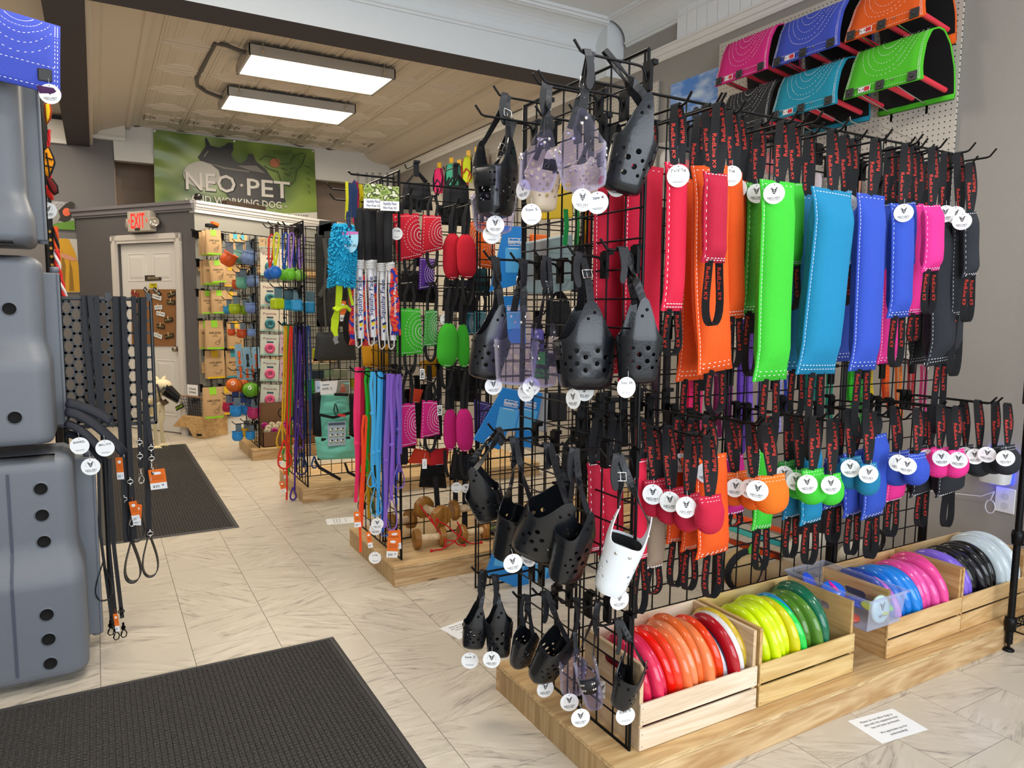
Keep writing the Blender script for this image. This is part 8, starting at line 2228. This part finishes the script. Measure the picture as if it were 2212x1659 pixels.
# ---------------------------------------------------------------- notices and patches on the door
def on_door(u, v, off=.002): return on_wall(u, v, DW, DWN, -.03+off)
XD = -DW
def door_sheet(name, label, cat, quad, m, th=.004, off=.002):
    P = [on_door(u, v, off) for u, v in quad]; b = MB(); n = 4
    b.add(P+[p+DWN*th for p in P], [(3, 2, 1, 0) if False else (0, 1, 2, 3), (7, 6, 5, 4)]+[(i, 4+i, 4+(i+1) % n, (i+1) % n) for i in range(n)])
    t = thing(name, label, cat, sum(P, V())/4); b.build('sheet', m, t); return t
def dtext(t, s, u, v, h, w, m, off): MB().text(s, h, 0, basis(on_door(u, v, off), XD, (0, 0, 1)), None, w).build('lettering', m, t)
t = door_sheet('door_sign', 'dark plate reading EMPLOYEES ONLY on the door', 'sign', [(313, 595), (349, 594), (349, 606), (314, 607)], mat('bronze_plate', '3a342c', .4)); dtext(t, 'EMPLOYEES ONLY', 331, 600.5, .035, .16, mat('pale_gold', 'b8a888', .4), .0075)
t = door_sheet('door_sign', 'small yellow notice under the dark plate on the door', 'sign', [(323, 612), (339, 612), (339, 622), (323, 622)], mat('yellow_notice', 'c8b81c', .5)); dtext(t, 'NOTICE', 331, 615, .022, .06, INK, .0075)
cork = door_sheet('pin_board', 'brown cork board pinned with slogan patches on the door', 'board', [(285, 625), (380, 625), (380, 748), (286, 747)], mat('cork', '8a5f38', .9, bump=(200, .3), var=.15, vscale=60), .008)
PB, PWT = mat('patch_black', '1a1917', .8), mat('patch_white', 'dfe4e6', .7)
for lab, u, v, s, w, dk, rot in (('red patch at the top left of the cork board', 291, 634, 'SERVICE', .11, 2, -.35), ('black patch tilted steeply at the top of the board', 318, 631, 'SERVICE DOG', .12, 1, -.75), ('black patch reading do not pet, tilted, at the board top', 339, 630, 'DO NOT PET', .12, 1, -.6), ('white patch reading in training', 339, 642, 'IN TRAINING', .13, 0, -.22), ('gold lettered patch at the top right of the board', 371, 636, 'K9 UNIT', .12, 3, .22), ('dark patch second from the top at the right', 369, 653, 'SERVICE', .11, 3, -.02),
    ('white patch in the middle of the board', 342, 664, 'DO NOT PET', .11, 0, .05), ('white patch reading ask to pet', 347, 678, 'ASK TO PET', .12, 0, -.15), ('dark patch reading security at the right', 364, 691, 'SECURITY', .12, 3, .1), ('dark patch left of the lower middle', 347, 705, 'WORKING K9', .11, 3, -.06), ('white tilted patch at the bottom', 341, 725, 'OK TO PET', .12, 0, -.25), ('dark patch reading do not pet at the bottom right', 365, 726, 'DO NOT PET', .13, 3, .18)):
    p = on_door(u, v, .018); M = basis(p, XD, (0, 0, 1)) @ Matrix.Rotation(rot, 4, 'Z')
    t = thing('slogan_patch', lab, 'patch', p, 'slogan patches on the cork board')
    MB().box((-w/2, -.021, -.002), (w/2, .021, .002), 0, M).build('patch', (PWT, PB, mat('patch_red', '9c3a34', .8), PB)[dk], t)
    b = MB(); b.text(s, .026, 0, M @ T(0, 0, .0028), None, w*.84); b.build('lettering', (mat('patch_navy', '2f4a6a', .6), PWT, PB, mat('patch_gold', 'a8925c', .6))[dk], t)
    MB().box((-.004, .005, .002), (.004, .038, .007), 0, M).build('clothes_peg', DBL, t)
p = on_wall(416, 843, DW, DWN, .004); M = basis(p, XD, (0, 0, 1))
t = thing('price_notice', 'white notice pricing patches on the wall beside the door', 'sign', p)
MB().box((-.075, -.055, -.001), (.075, .055, .001), 0, M).build('sheet', PAPER, t); b = MB(); b.text('15 Patches', .03, 0, M @ T(0, .015, .002), None, .1); b.text('$10/each', .03, 0, M @ T(0, -.02, .002), None, .09); b.build('lettering', INK, t)
# ---------------------------------------------------------------- slatted basket on a wooden step, toy dog skeleton in a muzzle
F0, F1 = onz(369, 944), onz(441, 951)
sx = V((F1.x-.0, F1.y, 0)); ax = -DW
STEP = CB+DWN*.30+DW*.02
M = Matrix(((ax.x, DWN.x, 0, 0), (ax.y, DWN.y, 0, 0), (0, 0, 1, 0), (0, 0, 0, 1)))
o0 = onz(441, 948)
def stp(x, y, z): return o0+ax*(x)+(-DWN)*y+V((0, 0, z))
t = thing('wooden_step', 'light wooden step stool with slanted legs beside the door', 'step', stp(-.2, .12, 0))
W_ = .44
b = MB(); sec = [(-W_-.03, .115), (0, .205), (0, 0), (-.16, 0), (-.235, .115)]
sec = [(0, 0), (0, .21), (-.30, .21), (-W_, .09), (-.22, .09), (-.15, 0)]
b.add([stp(x, 0, z) for x, z in sec]+[stp(x, .3, z) for x, z in sec], [(5, 4, 3, 2, 1, 0), (6, 7, 8, 9, 10, 11)]+[(i, (i+1) % 6, 6+(i+1) % 6, 6+i) for i in range(6)])
bev(b.build('step_body', wood('birch_ply', 'b08a58', 'd2ae78', 0, 10, knots=False), t), .006, 2)
b = MB(); b.add([stp(-.10, -.002, .02), stp(-.03, -.002, .024), stp(-.03, -.002, .046), stp(-.10, -.002, .042)], [(0, 1, 2, 3)]); b.build('hand_slot', HOLE, t)
t = thing('wire_basket', 'black wire basket of leather collars with a gold rim on the step', 'basket', stp(-.2, .13, .21))
b = MB(); bz = .212; N = 9
def rect(k, z): w, d = .17*k, .12*k; return [stp(-.2-w, .14-d, z), stp(-.2+w, .14-d, z), stp(-.2+w, .14+d, z), stp(-.2-w, .14+d, z)]
for j in range(7): k = .78+.22*j/6; b.tube(rect(k, bz+.19*j/6), .0022, 4, 0, True)
lo, hi = rect(.78, bz), rect(1, bz+.19)
for s in range(4):
    for i in range(N): f = i/N; b.tube([lo[s].lerp(lo[(s+1) % 4], f), hi[s].lerp(hi[(s+1) % 4], f)], .002, 4)
stuff(b.build('wire_mesh', BLACK, t)); MB().tube(rect(1, bz+.192), .006, 6, 0, True).build('rim', mat('copper_rim', 'b07a4a', .4, .3), t)
for i in range(16):
    c = stp(-.2+R.uniform(-.11, .11), .14+R.uniform(-.07, .07), bz+.02+.012*i*.8+R.uniform(0, .01)); r = R.uniform(.03, .045); tl = R.uniform(-.9, .9)
    tag(MB().ribbon([c+V((r*math.cos(a), r*math.sin(a)*math.cos(tl), r*math.sin(a)*math.sin(tl)*.5)) for a in [2*PI*k/12 for k in range(13)]], V((0, .3, 1)), .02, .004).build('leather_collar', LEAB), 'coiled black leather collar heaped in the wire basket', 'collar', 'leather collars in the wire basket')
p = on_wall(389, 1283/3.318+500, DW, DWN, .36); M2 = basis(stp(-.335, .008, bz+.08), XD, (0, 0, 1)) @ Matrix.Rotation(.4, 4, 'Z')
t = thing('slogan_patch', 'black patch with yellow letters tied to the wire basket', 'patch', M2.translation); MB().box((-.06, -.022, -.002), (.06, .022, .002), 0, M2).build('patch', PB, t); MB().text('K9 UNIT', .028, 0, M2 @ T(0, 0, .003), None, .1).build('lettering', mat('lime_print'), t)
BONE = mat('ivory_bone', 'd8cba6', .6, var=.06)
DS = 7.35
def sk(u, v, dy=0): return ony(u, v, DS+dy)
t = thing('skeleton_dog', 'ivory toy dog skeleton wearing a black muzzle by the door', 'figure', V((sk(345, 940).x, DS, 0)))
b = MB(); b.sphere(tuple(sk(350, 833)), (.085, .07, .06), 0, 14, 8); b.tube([sk(352, 835), sk(372, 848), sk(386, 856)], [.055, .04, .024], 10); b.build('skull', BONE, t)
for u0, u1 in ((340, 334), (352, 357)): MB().tube([sk(u0, 825, .02), sk((u0+u1)/2, 816, .02), sk(u1, 812, .02)], [.026, .018, .004], 8).build('ear_bone', BONE, t)
b = MB(); b.patch(lambda a, k: tuple(sk(356, 838).lerp(sk(386, 862), k)+V((0, 1, 0))*(.072-.02*k)*math.cos(2*PI*a)+V((.35, 0, .93))*(.072-.026*k)*math.sin(2*PI*a)), 14, 5, 0, None, True, True); b.build('muzzle', LEA, t)
MB().ribbon([sk(356, 836, -.07), sk(346, 846, -.075), sk(338, 830, -.06)], V((0, .2, 1)), .02, .004).ribbon([sk(340, 835, -.06), sk(348, 868, -.06), sk(358, 866, .0)], V((.2, .9, .3)), .03, .005).build('muzzle_strap', LEAD, t)
MB().ribbon([sk(346, 862, -.06), sk(353, 872, -.06), sk(361, 866, -.02)], V((0, .6, .8)), .05, .006).build('leather_collar', mat('brown_leather', '4a3624', .6), t)
b = MB(); b.tube([sk(346, 845), sk(338, 862, .04), sk(330, 868, .12), sk(312, 868, .4)], [.03, .034, .034, .03], 8)
for i in range(5): c = sk(330-4*i, 868, .12+.07*i); b.tube([c+V((.06*math.sin(2*PI*k/10), 0, -.07+.075*math.cos(2*PI*k/10))) for k in range(10)], .008, 5, 0, True)
b.build('spine_and_ribs', BONE, t)
for (a, c, d, e), y in (((348, 872), (352, 892), (348, 918), (352, 940)), 0), (((338, 872), (340, 895), (334, 918), (338, 942)), -.1), (((322, 872), (326, 895), (318, 915), (322, 934)), .38), (((314, 872), (310, 895), (312, 915), (312, 934)), .44):
    q = [sk(*p_, y) for p_ in (a, c, d, e)]; q[-1].z = .03
    b = MB(); b.tube([q[0], q[1], q[1].lerp(q[2], .5), q[2], q[3]], [.026, .016, .024, .015, .02], 8)
    for s in (-.022, -.008, .008, .022): b.tube([q[3], V((q[3].x+s*1.6, q[3].y-.05, .012))], [.012, .009], 6)
    b.build('leg_bones', BONE, t)
# ---------------------------------------------------------------- two photo posters on the grey back wall
t = thing('dog_poster', 'photo poster of a barking dog with an orange ball', 'poster', ony(133, 495, YB-.02))
b = MB(); q = [ony(u, v, YB-.02) for u, v in ((104, 433), (160, 438), (162, 497), (104, 494))]; b.add(q+[p_+V((0, .015, 0)) for p_ in q], [(3, 2, 1, 0), (0, 1, 5, 4), (1, 2, 6, 5), (2, 3, 7, 6)]); b.build('canvas', print_cloth('grey_blur_photo', ['8c8c90', '9c9ca0', 'a8a8ac', '84848a']), t)
def pp(name, polys, m, d):
    b = MB()
    for q in polys: b.add([ony(u, v, YB-.022-d) for u, v in q], [tuple(range(len(q)))])
    b.build(name, m, t)
pp('grass_print', [[(120, 482), (161, 476), (162, 497), (105, 494)]], mat('grass_print', '5c8a2c', .6), .002)
pp('dog_print', [[(126, 455), (142, 440), (152, 435), (160, 438), (160, 460), (150, 476), (140, 480), (122, 474)]], mat('dog_print', '2a2622', .6), .004)
pp('muzzle_print', [[(110, 470), (126, 455), (130, 468), (124, 482), (112, 486)]], mat('dog_grey_print', '8a8a88', .6), .0045); pp('ball_print', [[(144+9*math.cos(a), 458+9*math.sin(a)) for a in [PI*i/6 for i in range(12)]]], mat('ball_print', 'd8603c', .6), .006)
t = thing('coat_poster', 'photo poster of a figure in a long yellow raincoat', 'poster', ony(155, 632, YB-.02))
b = MB(); q = [ony(u, v, YB-.02) for u, v in ((112, 514), (178, 517), (180, 632), (114, 632))]; b.add(q+[p_+V((0, .015, 0)) for p_ in q], [(3, 2, 1, 0), (0, 1, 5, 4), (1, 2, 6, 5), (2, 3, 7, 6)]); b.build('canvas', mat('pale_sky_print', 'b8b4ac', .6), t)
pp('coat_print', [[(128, 515), (148, 516), (162, 545), (172, 580), (180, 630), (142, 631), (130, 580), (126, 545)]], mat('coat_print', 'c8961c', .6), .002); pp('fold_print', [[(150, 560), (156, 580), (160, 628), (150, 628)], [(134, 540), (142, 575), (140, 625), (132, 590)]], mat('coat_fold_print', '8a6414', .6), .004)
pp('sleeve_print', [[(132, 546), (140, 548), (164, 558), (163, 564), (150, 562), (134, 556)]], mat('skin_print'), .005)
pp('sea_print', [[(172, 560), (180, 560), (180, 600), (176, 590)]], mat('dusk_print', '4a5464', .6), .004)
# ---------------------------------------------------------------- harnesses on the far pegboard
for i, (lab, u, v, w, h, c1, c2, y) in enumerate((('pink and navy harness, first in the row', 949, 392, 30, 62, 'd8246a', '1f2a4a', 6.55), ('teal harness with black straps, second in the row', 975, 388, 30, 76, '3fa890', '16201e', 6.2), ('dark green harness behind the second teal one', 992, 390, 26, 70, '1f6a58', '101414', 6.0), ('acid yellow harness with red edging', 1012, 368, 34, 64, 'b8cc1c', 'c83a44', 5.75), ('grey harness at the right end', 1030, 356, 26, 54, '8c8c80', '26262a', 5.55), ('coral harness half hidden behind the grey one', 1042, 362, 20, 50, 'd8505c', '2a2a2a', 5.45))):
    Xh = XW-.10; c = onx(u, v, Xh); d = proj(c)[2]; W, H = w*d/FPX, h*d/FPX
    t = thing('dog_harness', lab+' high on the far right wall', 'harness', c-V((0, 0, H/2)), 'dog harnesses on the far pegboard')
    M = basis(c, V((.3, -.95, 0)), (0, 0, 1))
    b = MB(); b.patch(lambda a, k: (W*.5*(a*2-1)*(.45+.55*math.sin(PI*(.15+.7*k))), H*(.42-.84*k), .02*math.sin(PI*a)+.006*math.sin(9*k)), 8, 10, 0, M); b.build('chest_panel', mat('harness_'+c1, c1, .8, var=.1, vscale=30), t).modifiers.new('thickness', 'SOLIDIFY').thickness = .012
    b = MB(); P_ = lambda x, y_, z=.02: M @ V((x*W, y_*H, z))
    b.ribbon([P_(-.3, .4), P_(-.5, .1), P_(-.4, -.3, .03), P_(0, -.48), P_(.4, -.3, .03), P_(.5, .1), P_(.3, .4)], M.to_3x3() @ V((.3, 0, 1)), .022, .004); b.tube([P_(-.3, -.1, .03), P_(0, .05, .035), P_(.3, -.1, .03), P_(.1, -.35, .03)], .007, 5); b.build('straps', mat('harness_'+c2, c2, .8), t)
    MB().box((-.03, H*.42, -.002), (.03, H*.42+.07, .002), 0, M).build('yellow_card', mat('yellow_card', 'e0b020', .5), t)
    tag(MB().tube([V((XW-.03, c.y, c.z+H*.45)), V((Xh-.06, c.y, c.z+H*.45+.01)), V((Xh-.07, c.y, c.z+H*.45+.025))], .003, 5).build('wall_hook', CHROME), 'thin peg hook carrying the '+lab.split(',')[0].split(' at ')[0].split(' half')[0].split(' behind')[0], 'hook')
# ---------------------------------------------------------------- bright collars hung behind the long tug rack
for i, (u, v0, v1, c, w, nm) in enumerate(((1420, 700, 900, '3a2530', .02, 'dark plum'), (1442, 700, 985, '2a2024', .022, 'dark brown'), (1494, 810, 960, 'f02a6a', .03, 'neon pink'), (1512, 815, 985, 'ea3a72', .022, 'rose'), (1552, 800, 940, '8a1f5a', .022, 'wine'), (1576, 800, 975, 'b02a9a', .026, 'magenta'), (1604, 690, 975, '7a4ac8', .024, 'violet'), (1622, 690, 960, '8f62d8', .024, 'bright lavender'), (1648, 810, 930, '9a88dc', .018, 'pale lilac'), (1684, 815, 930, 'a8a0e4', .018, 'icy lilac'), (1704, 810, 960, '2a48c8', .016, 'cobalt'), (1750, 800, 900, '16806c', .016, 'pine'),
    (1770, 800, 905, '2cb8b4', .03, 'turquoise'), (1796, 800, 920, '1c9a7a', .016, 'jade'), (1842, 790, 880, '34c82c', .026, 'grass green'), (1862, 790, 910, '2ea838', .018, 'leaf green'), (1880, 790, 860, 'e8c414', .026, 'yellow'), (1916, 780, 880, 'f25a14', .03, 'orange'), (1944, 780, 900, 'f07a1c', .02, 'light orange'), (1972, 780, 890, 'b01c2a', .022, 'cherry'), (2000, 790, 900, 'd82a7a', .022, 'raspberry'))):
    y = 1.83; a, e = ony(u, v0, y), ony(u+R.uniform(-3, 3), v1, y)
    t = thing('dog_collar', nm+' collar strap hanging behind the long tug rack', 'collar', e, 'collar straps behind the tug rack')
    m = mat('biothane_'+c, c, .4, coat=.25)
    n = 8; pts = [a.lerp(e, k/n)+V((.003*math.sin(k), 0, 0)) for k in range(n+1)]
    MB().ribbon(pts+[e+V((0, 0, -.008))], V((1, .1, 0)), [w]*(n+1)+[w*.5], .003).build('strap', m, t)
    MB().ribbon([p_+V((w*.5, .025, 0)) for p_ in pts[:-1]], V((1, .1, 0)), w, .003).build('strap', m, t)
    b = MB()
    for k in range(1, 12): q = a.lerp(e, k/12); b.disc((0, 0), .0022, 0, basis(q+V((0, -.0022, 0)), (1, 0, 0), (0, 0, 1)), 6)
    stuff(b.build('punched_holes', HOLE, t)); b = MB(); b.tube([a+V((w*.7*x_, -.002, .018*z_)) for x_, z_ in ((-1, -1), (1, -1), (1, 1), (-1, 1))], .002, 5, 0, True); b.build('buckle', CHROME, t)
    if i % 2 == 0: RK1.hook((a.x, Y1+.008, a.z), (0, 1, 0), .12)
# goods standing on the platform behind the grid
def slab(label, c, hx, hy, hz, rot, tilt, col, nm='training_board'):
    M = T(c) @ rotz(rot) @ Matrix.Rotation(tilt, 4, 'Y'); o = MB().cbox((0, 0, 0), (hx, hy, hz), 0, M).build(nm, mat('board_'+col, col, .5)); bev(o, .004, 2); return tag(o, label, 'board')
YG = 2.35
for lab, u, v, c, dv in (('orange plastic slab, uppermost of the tilted pile behind the grid', 1655, 1136, 'e8501c', 0), ('turquoise plastic slab in the middle of the tilted pile', 1650, 1163, '3fb0a8', 1), ('orange plastic slab at the bottom of the tilted pile', 1665, 1196, 'e24a18', 2)):
    p = ony(u, v, YG+.02*dv); slab(lab, p, .24, .12, .012, 0, .35, c)
for lab, u, v, rx, rz, c, e in (('tan plush toy with black edges behind the grid', 1600, 1228, .09, .075, 'b89a6a', '14161c'), ('round woven tan toy beside the second crate', 1690, 1240, .085, .05, '9c8666', None), ('cream cushion behind the turquoise slab', 1745, 1195, .17, .09, 'd8d0bc', None), ('white cushion behind the third crate', 1860, 1195, .16, .06, 'cfc8b8', None)):
    p = ony(u, v, 2.02 if rx < .1 else 2.2); t = thing('plush_toy' if e else 'cushion', lab, 'dog toy' if rx < .1 else 'cushion', p-V((0, 0, rz)))
    MB().patch(lambda a, k: tuple(p+V((rx*math.copysign(abs(math.cos(2*PI*a))**.7, math.cos(2*PI*a))*math.sin(PI*k)**.6, .06*math.sin(2*PI*a)*math.sin(PI*k)**.6, -rz*math.cos(PI*k)))), 24, 12, 0, None, True, True).build('body', mat('plush_'+c, c, .9, bump=(120, .4), var=.1), t)
    if e: MB().tube([p+V((rx*1.02*math.cos(2*PI*k/20), -.02+.004*math.sin(7*k), rz*1.04*math.sin(2*PI*k/20))) for k in range(20)], .014, 6, 0, True).build('edging', mat('plush_'+e, e, .9), t); MB().tube([p+V((.01, -.03, rz)), p+V((.03, -.05, rz+.06)), p+V((.045, -.04, rz+.0))], .011, 6).build('green_rope', mat('green_rope', '58b83c', .8, bump=(300, .4)), t)
slab('black rubber mat board standing behind the slabs', ony(1790, 1120, 2.5), .3, .01, .09, .05, 0, '26262a', 'mat_board')
p = ony(1895, 1170, 1.98); tag(MB().tube([p+V((.05*math.cos(a), 0, .05*math.sin(a))) for a in [2*PI*k/16 for k in range(16)]], .008, 7, 0, True).tube([p+V((.06*math.cos(a), .012, .055*math.sin(a))) for a in [2*PI*k/16 for k in range(16)]], .007, 7, 0, True).build('coiled_hose', mat('black_rubber', '121214', .5)), 'black rubber coil behind the lower blue tugs', 'ring')
# clear bags of bright goods low on the pegboard, glimpsed between the tug straps
for i, (u, v, c) in enumerate(((1440, 350, 'e8e4e4'), (1478, 372, 'ea6a70'), (1610, 372, 'e0384c'), (1668, 352, 'e8627a'), (1762, 400, 'd8c8d0'), (1846, 404, 'e8a088'), (1888, 412, 'f06a48'), (1936, 410, 'ee5a50'), (1976, 422, 'f0704c'))):
    q = [(u-17, v-38), (u+17, v-44), (u+16, v+34), (u-18, v+40)]; P = [onx(a, e, XW-.055) for a, e in q]; c0 = sum(P, V())/4
    t = thing('bagged_toy', ('white', 'rose', 'red', 'pink', 'pale', 'peach', 'orange red', 'coral', 'bright orange')[i]+' toy in a clear bag on the pegboard behind the tug straps', 'bag', c0, 'bagged toys on the pegboard')
    MB().patch(lambda a, k: tuple(c0+V((.022*math.cos(2*PI*a)*math.sin(PI*k), (P[0].y-P[1].y)*.4*math.sin(2*PI*a)*math.sin(PI*k)**.5, -(P[0].z-P[3].z)*.32*math.cos(PI*k)))), 14, 8, 0, None, True, True).build('toy', rub(c), t)
    MB().add([p_+V((-.03, 0, 0)) for p_ in P]+[p_+V((.028, 0, 0)) for p_ in P], [(0, 1, 2, 3), (7, 6, 5, 4), (0, 4, 5, 1), (2, 6, 7, 3)]).build('bag', MATS['poly_bag_film'], t)
    MB().tube([V((XW-.02, c0.y, c0.z+.07)), V((XW-.1, c0.y, c0.z+.075)), V((XW-.11, c0.y, c0.z+.09))], .003, 5).build('wall_hook', CHROME, t)
# ---------------------------------------------------------------- dark vests and straps hung on the far sides of the racks
for lab, u, v, w, h, y, c in (
    ('black padded vest high behind the red square pillows', 900, 425, 70, 60, 3.62, '1a1a1d'), ('black vest behind the red oval pillows', 985, 445, 66, 90, 3.62, '17181c'), ('navy vest low behind the red ovals', 1000, 640, 60, 70, 3.62, '1e2436'), ('black vest behind the green square pillows', 900, 620, 80, 70, 3.64, '18181a'),
    ('charcoal vest behind the green ovals', 975, 640, 40, 70, 3.66, '2a2a2e'), ('black vest between the green and pink ovals', 1000, 830, 70, 80, 3.62, '151518'), ('black vest behind the small pink square', 915, 905, 76, 90, 3.66, '19191c'), ('dark teal vest beside the left teal pillow', 1032, 610, 50, 60, 3.64, '14424a'),
    ('black vest at the right behind the purple pillow', 1050, 800, 52, 90, 3.64, '161619'), ('navy vest below the pink ovals', 1005, 1010, 70, 60, 3.64, '1b2030'), ('dark maroon vest between the pink squares', 880, 920, 36, 100, 3.66, '3a1620'), ('black vest beside the white price card', 935, 1025, 60, 60, 3.64, '17171a'),
    ('green pouch seen through the end panel grid', 1168, 790, 36, 60, 2.89, '2f8a3a'), ('dark grey pouch right of the frosted tub', 1250, 590, 30, 90, 2.86, '3a3d42'), ('black pouch under the frosted tub', 1206, 690, 60, 80, 2.88, '1b1c20'), ('navy pouch behind the wide black muzzle', 1262, 760, 44, 80, 2.88, '222a44'), ('black pouch behind the third muzzle row', 1235, 1005, 50, 80, 2.88, '18191c'), ('violet pouch above the tilted blue package', 1160, 735, 30, 50, 2.89, '5a52a0'), ('charcoal pouch low behind the lowest muzzle hooks', 1200, 1120, 60, 70, 2.88, '242529')):
    t = thing('gear_vest' if 'vest' in lab else 'gear_pouch', lab, 'vest' if 'vest' in lab else 'pouch', ony(u, v+h/2, y), 'dark goods hung behind the grids')
    a, e = w/2, h/2
    soft_box('body', [(u-a*.8, v-e), (u+a*.8, v-e), (u+a, v+e), (u-a, v+e*.9)], y, .06, mat('gear_'+c, c, .8, bump=(80, .3)), t, .5, 1)
    MB().ribbon([ony(u-a*.6, v-e, y), ony(u, v-e-26, y), ony(u+a*.6, v-e, y)], V((.6, -.7, .3)), .025, .003).build('carry_strap', WEB, t)
    MB().ribbon([ony(u-a*.9, v, y-.035), ony(u+a*.9, v+4, y-.035)], V((0, .1, 1)), .02, .004).build('belly_strap', WEB, t)
    if y < 3: rb.hook((ony(u, v, 2.93).x, 2.93, ony(u, v-e-26, y).z), (0, -1, 0), .08)
    else: RK2.hook((ony(u, v, 3.51).x, 3.51, ony(u, v-e-26, y).z), (0, 1, 0), y-3.46)
for i, (u, v0, v1) in enumerate(((1262, 860, 985), (1285, 870, 980), (1312, 845, 985), (1345, 850, 965), (1368, 860, 990), (1402, 850, 960))):
    a, e = ony(u, v0, 1.86), ony(u+4, v1, 1.86)
    tag(MB().ribbon([a, a.lerp(e, .5)+V((.006, .01, 0)), e, e+V((.012, .012, .0)), a.lerp(e, .5)+V((.02, .02, 0)), a+V((.012, .012, 0))], V((.8, -.5, 0)), .022, .002).build('webbing_strap', WEB), ('first', 'second', 'third', 'fourth', 'fifth', 'sixth')[i]+' from the left of six black straps behind the white muzzle', 'strap', 'black straps behind the white muzzle')
    RK1.hook((a.x, 1.77, a.z), (0, 1, 0), .13)
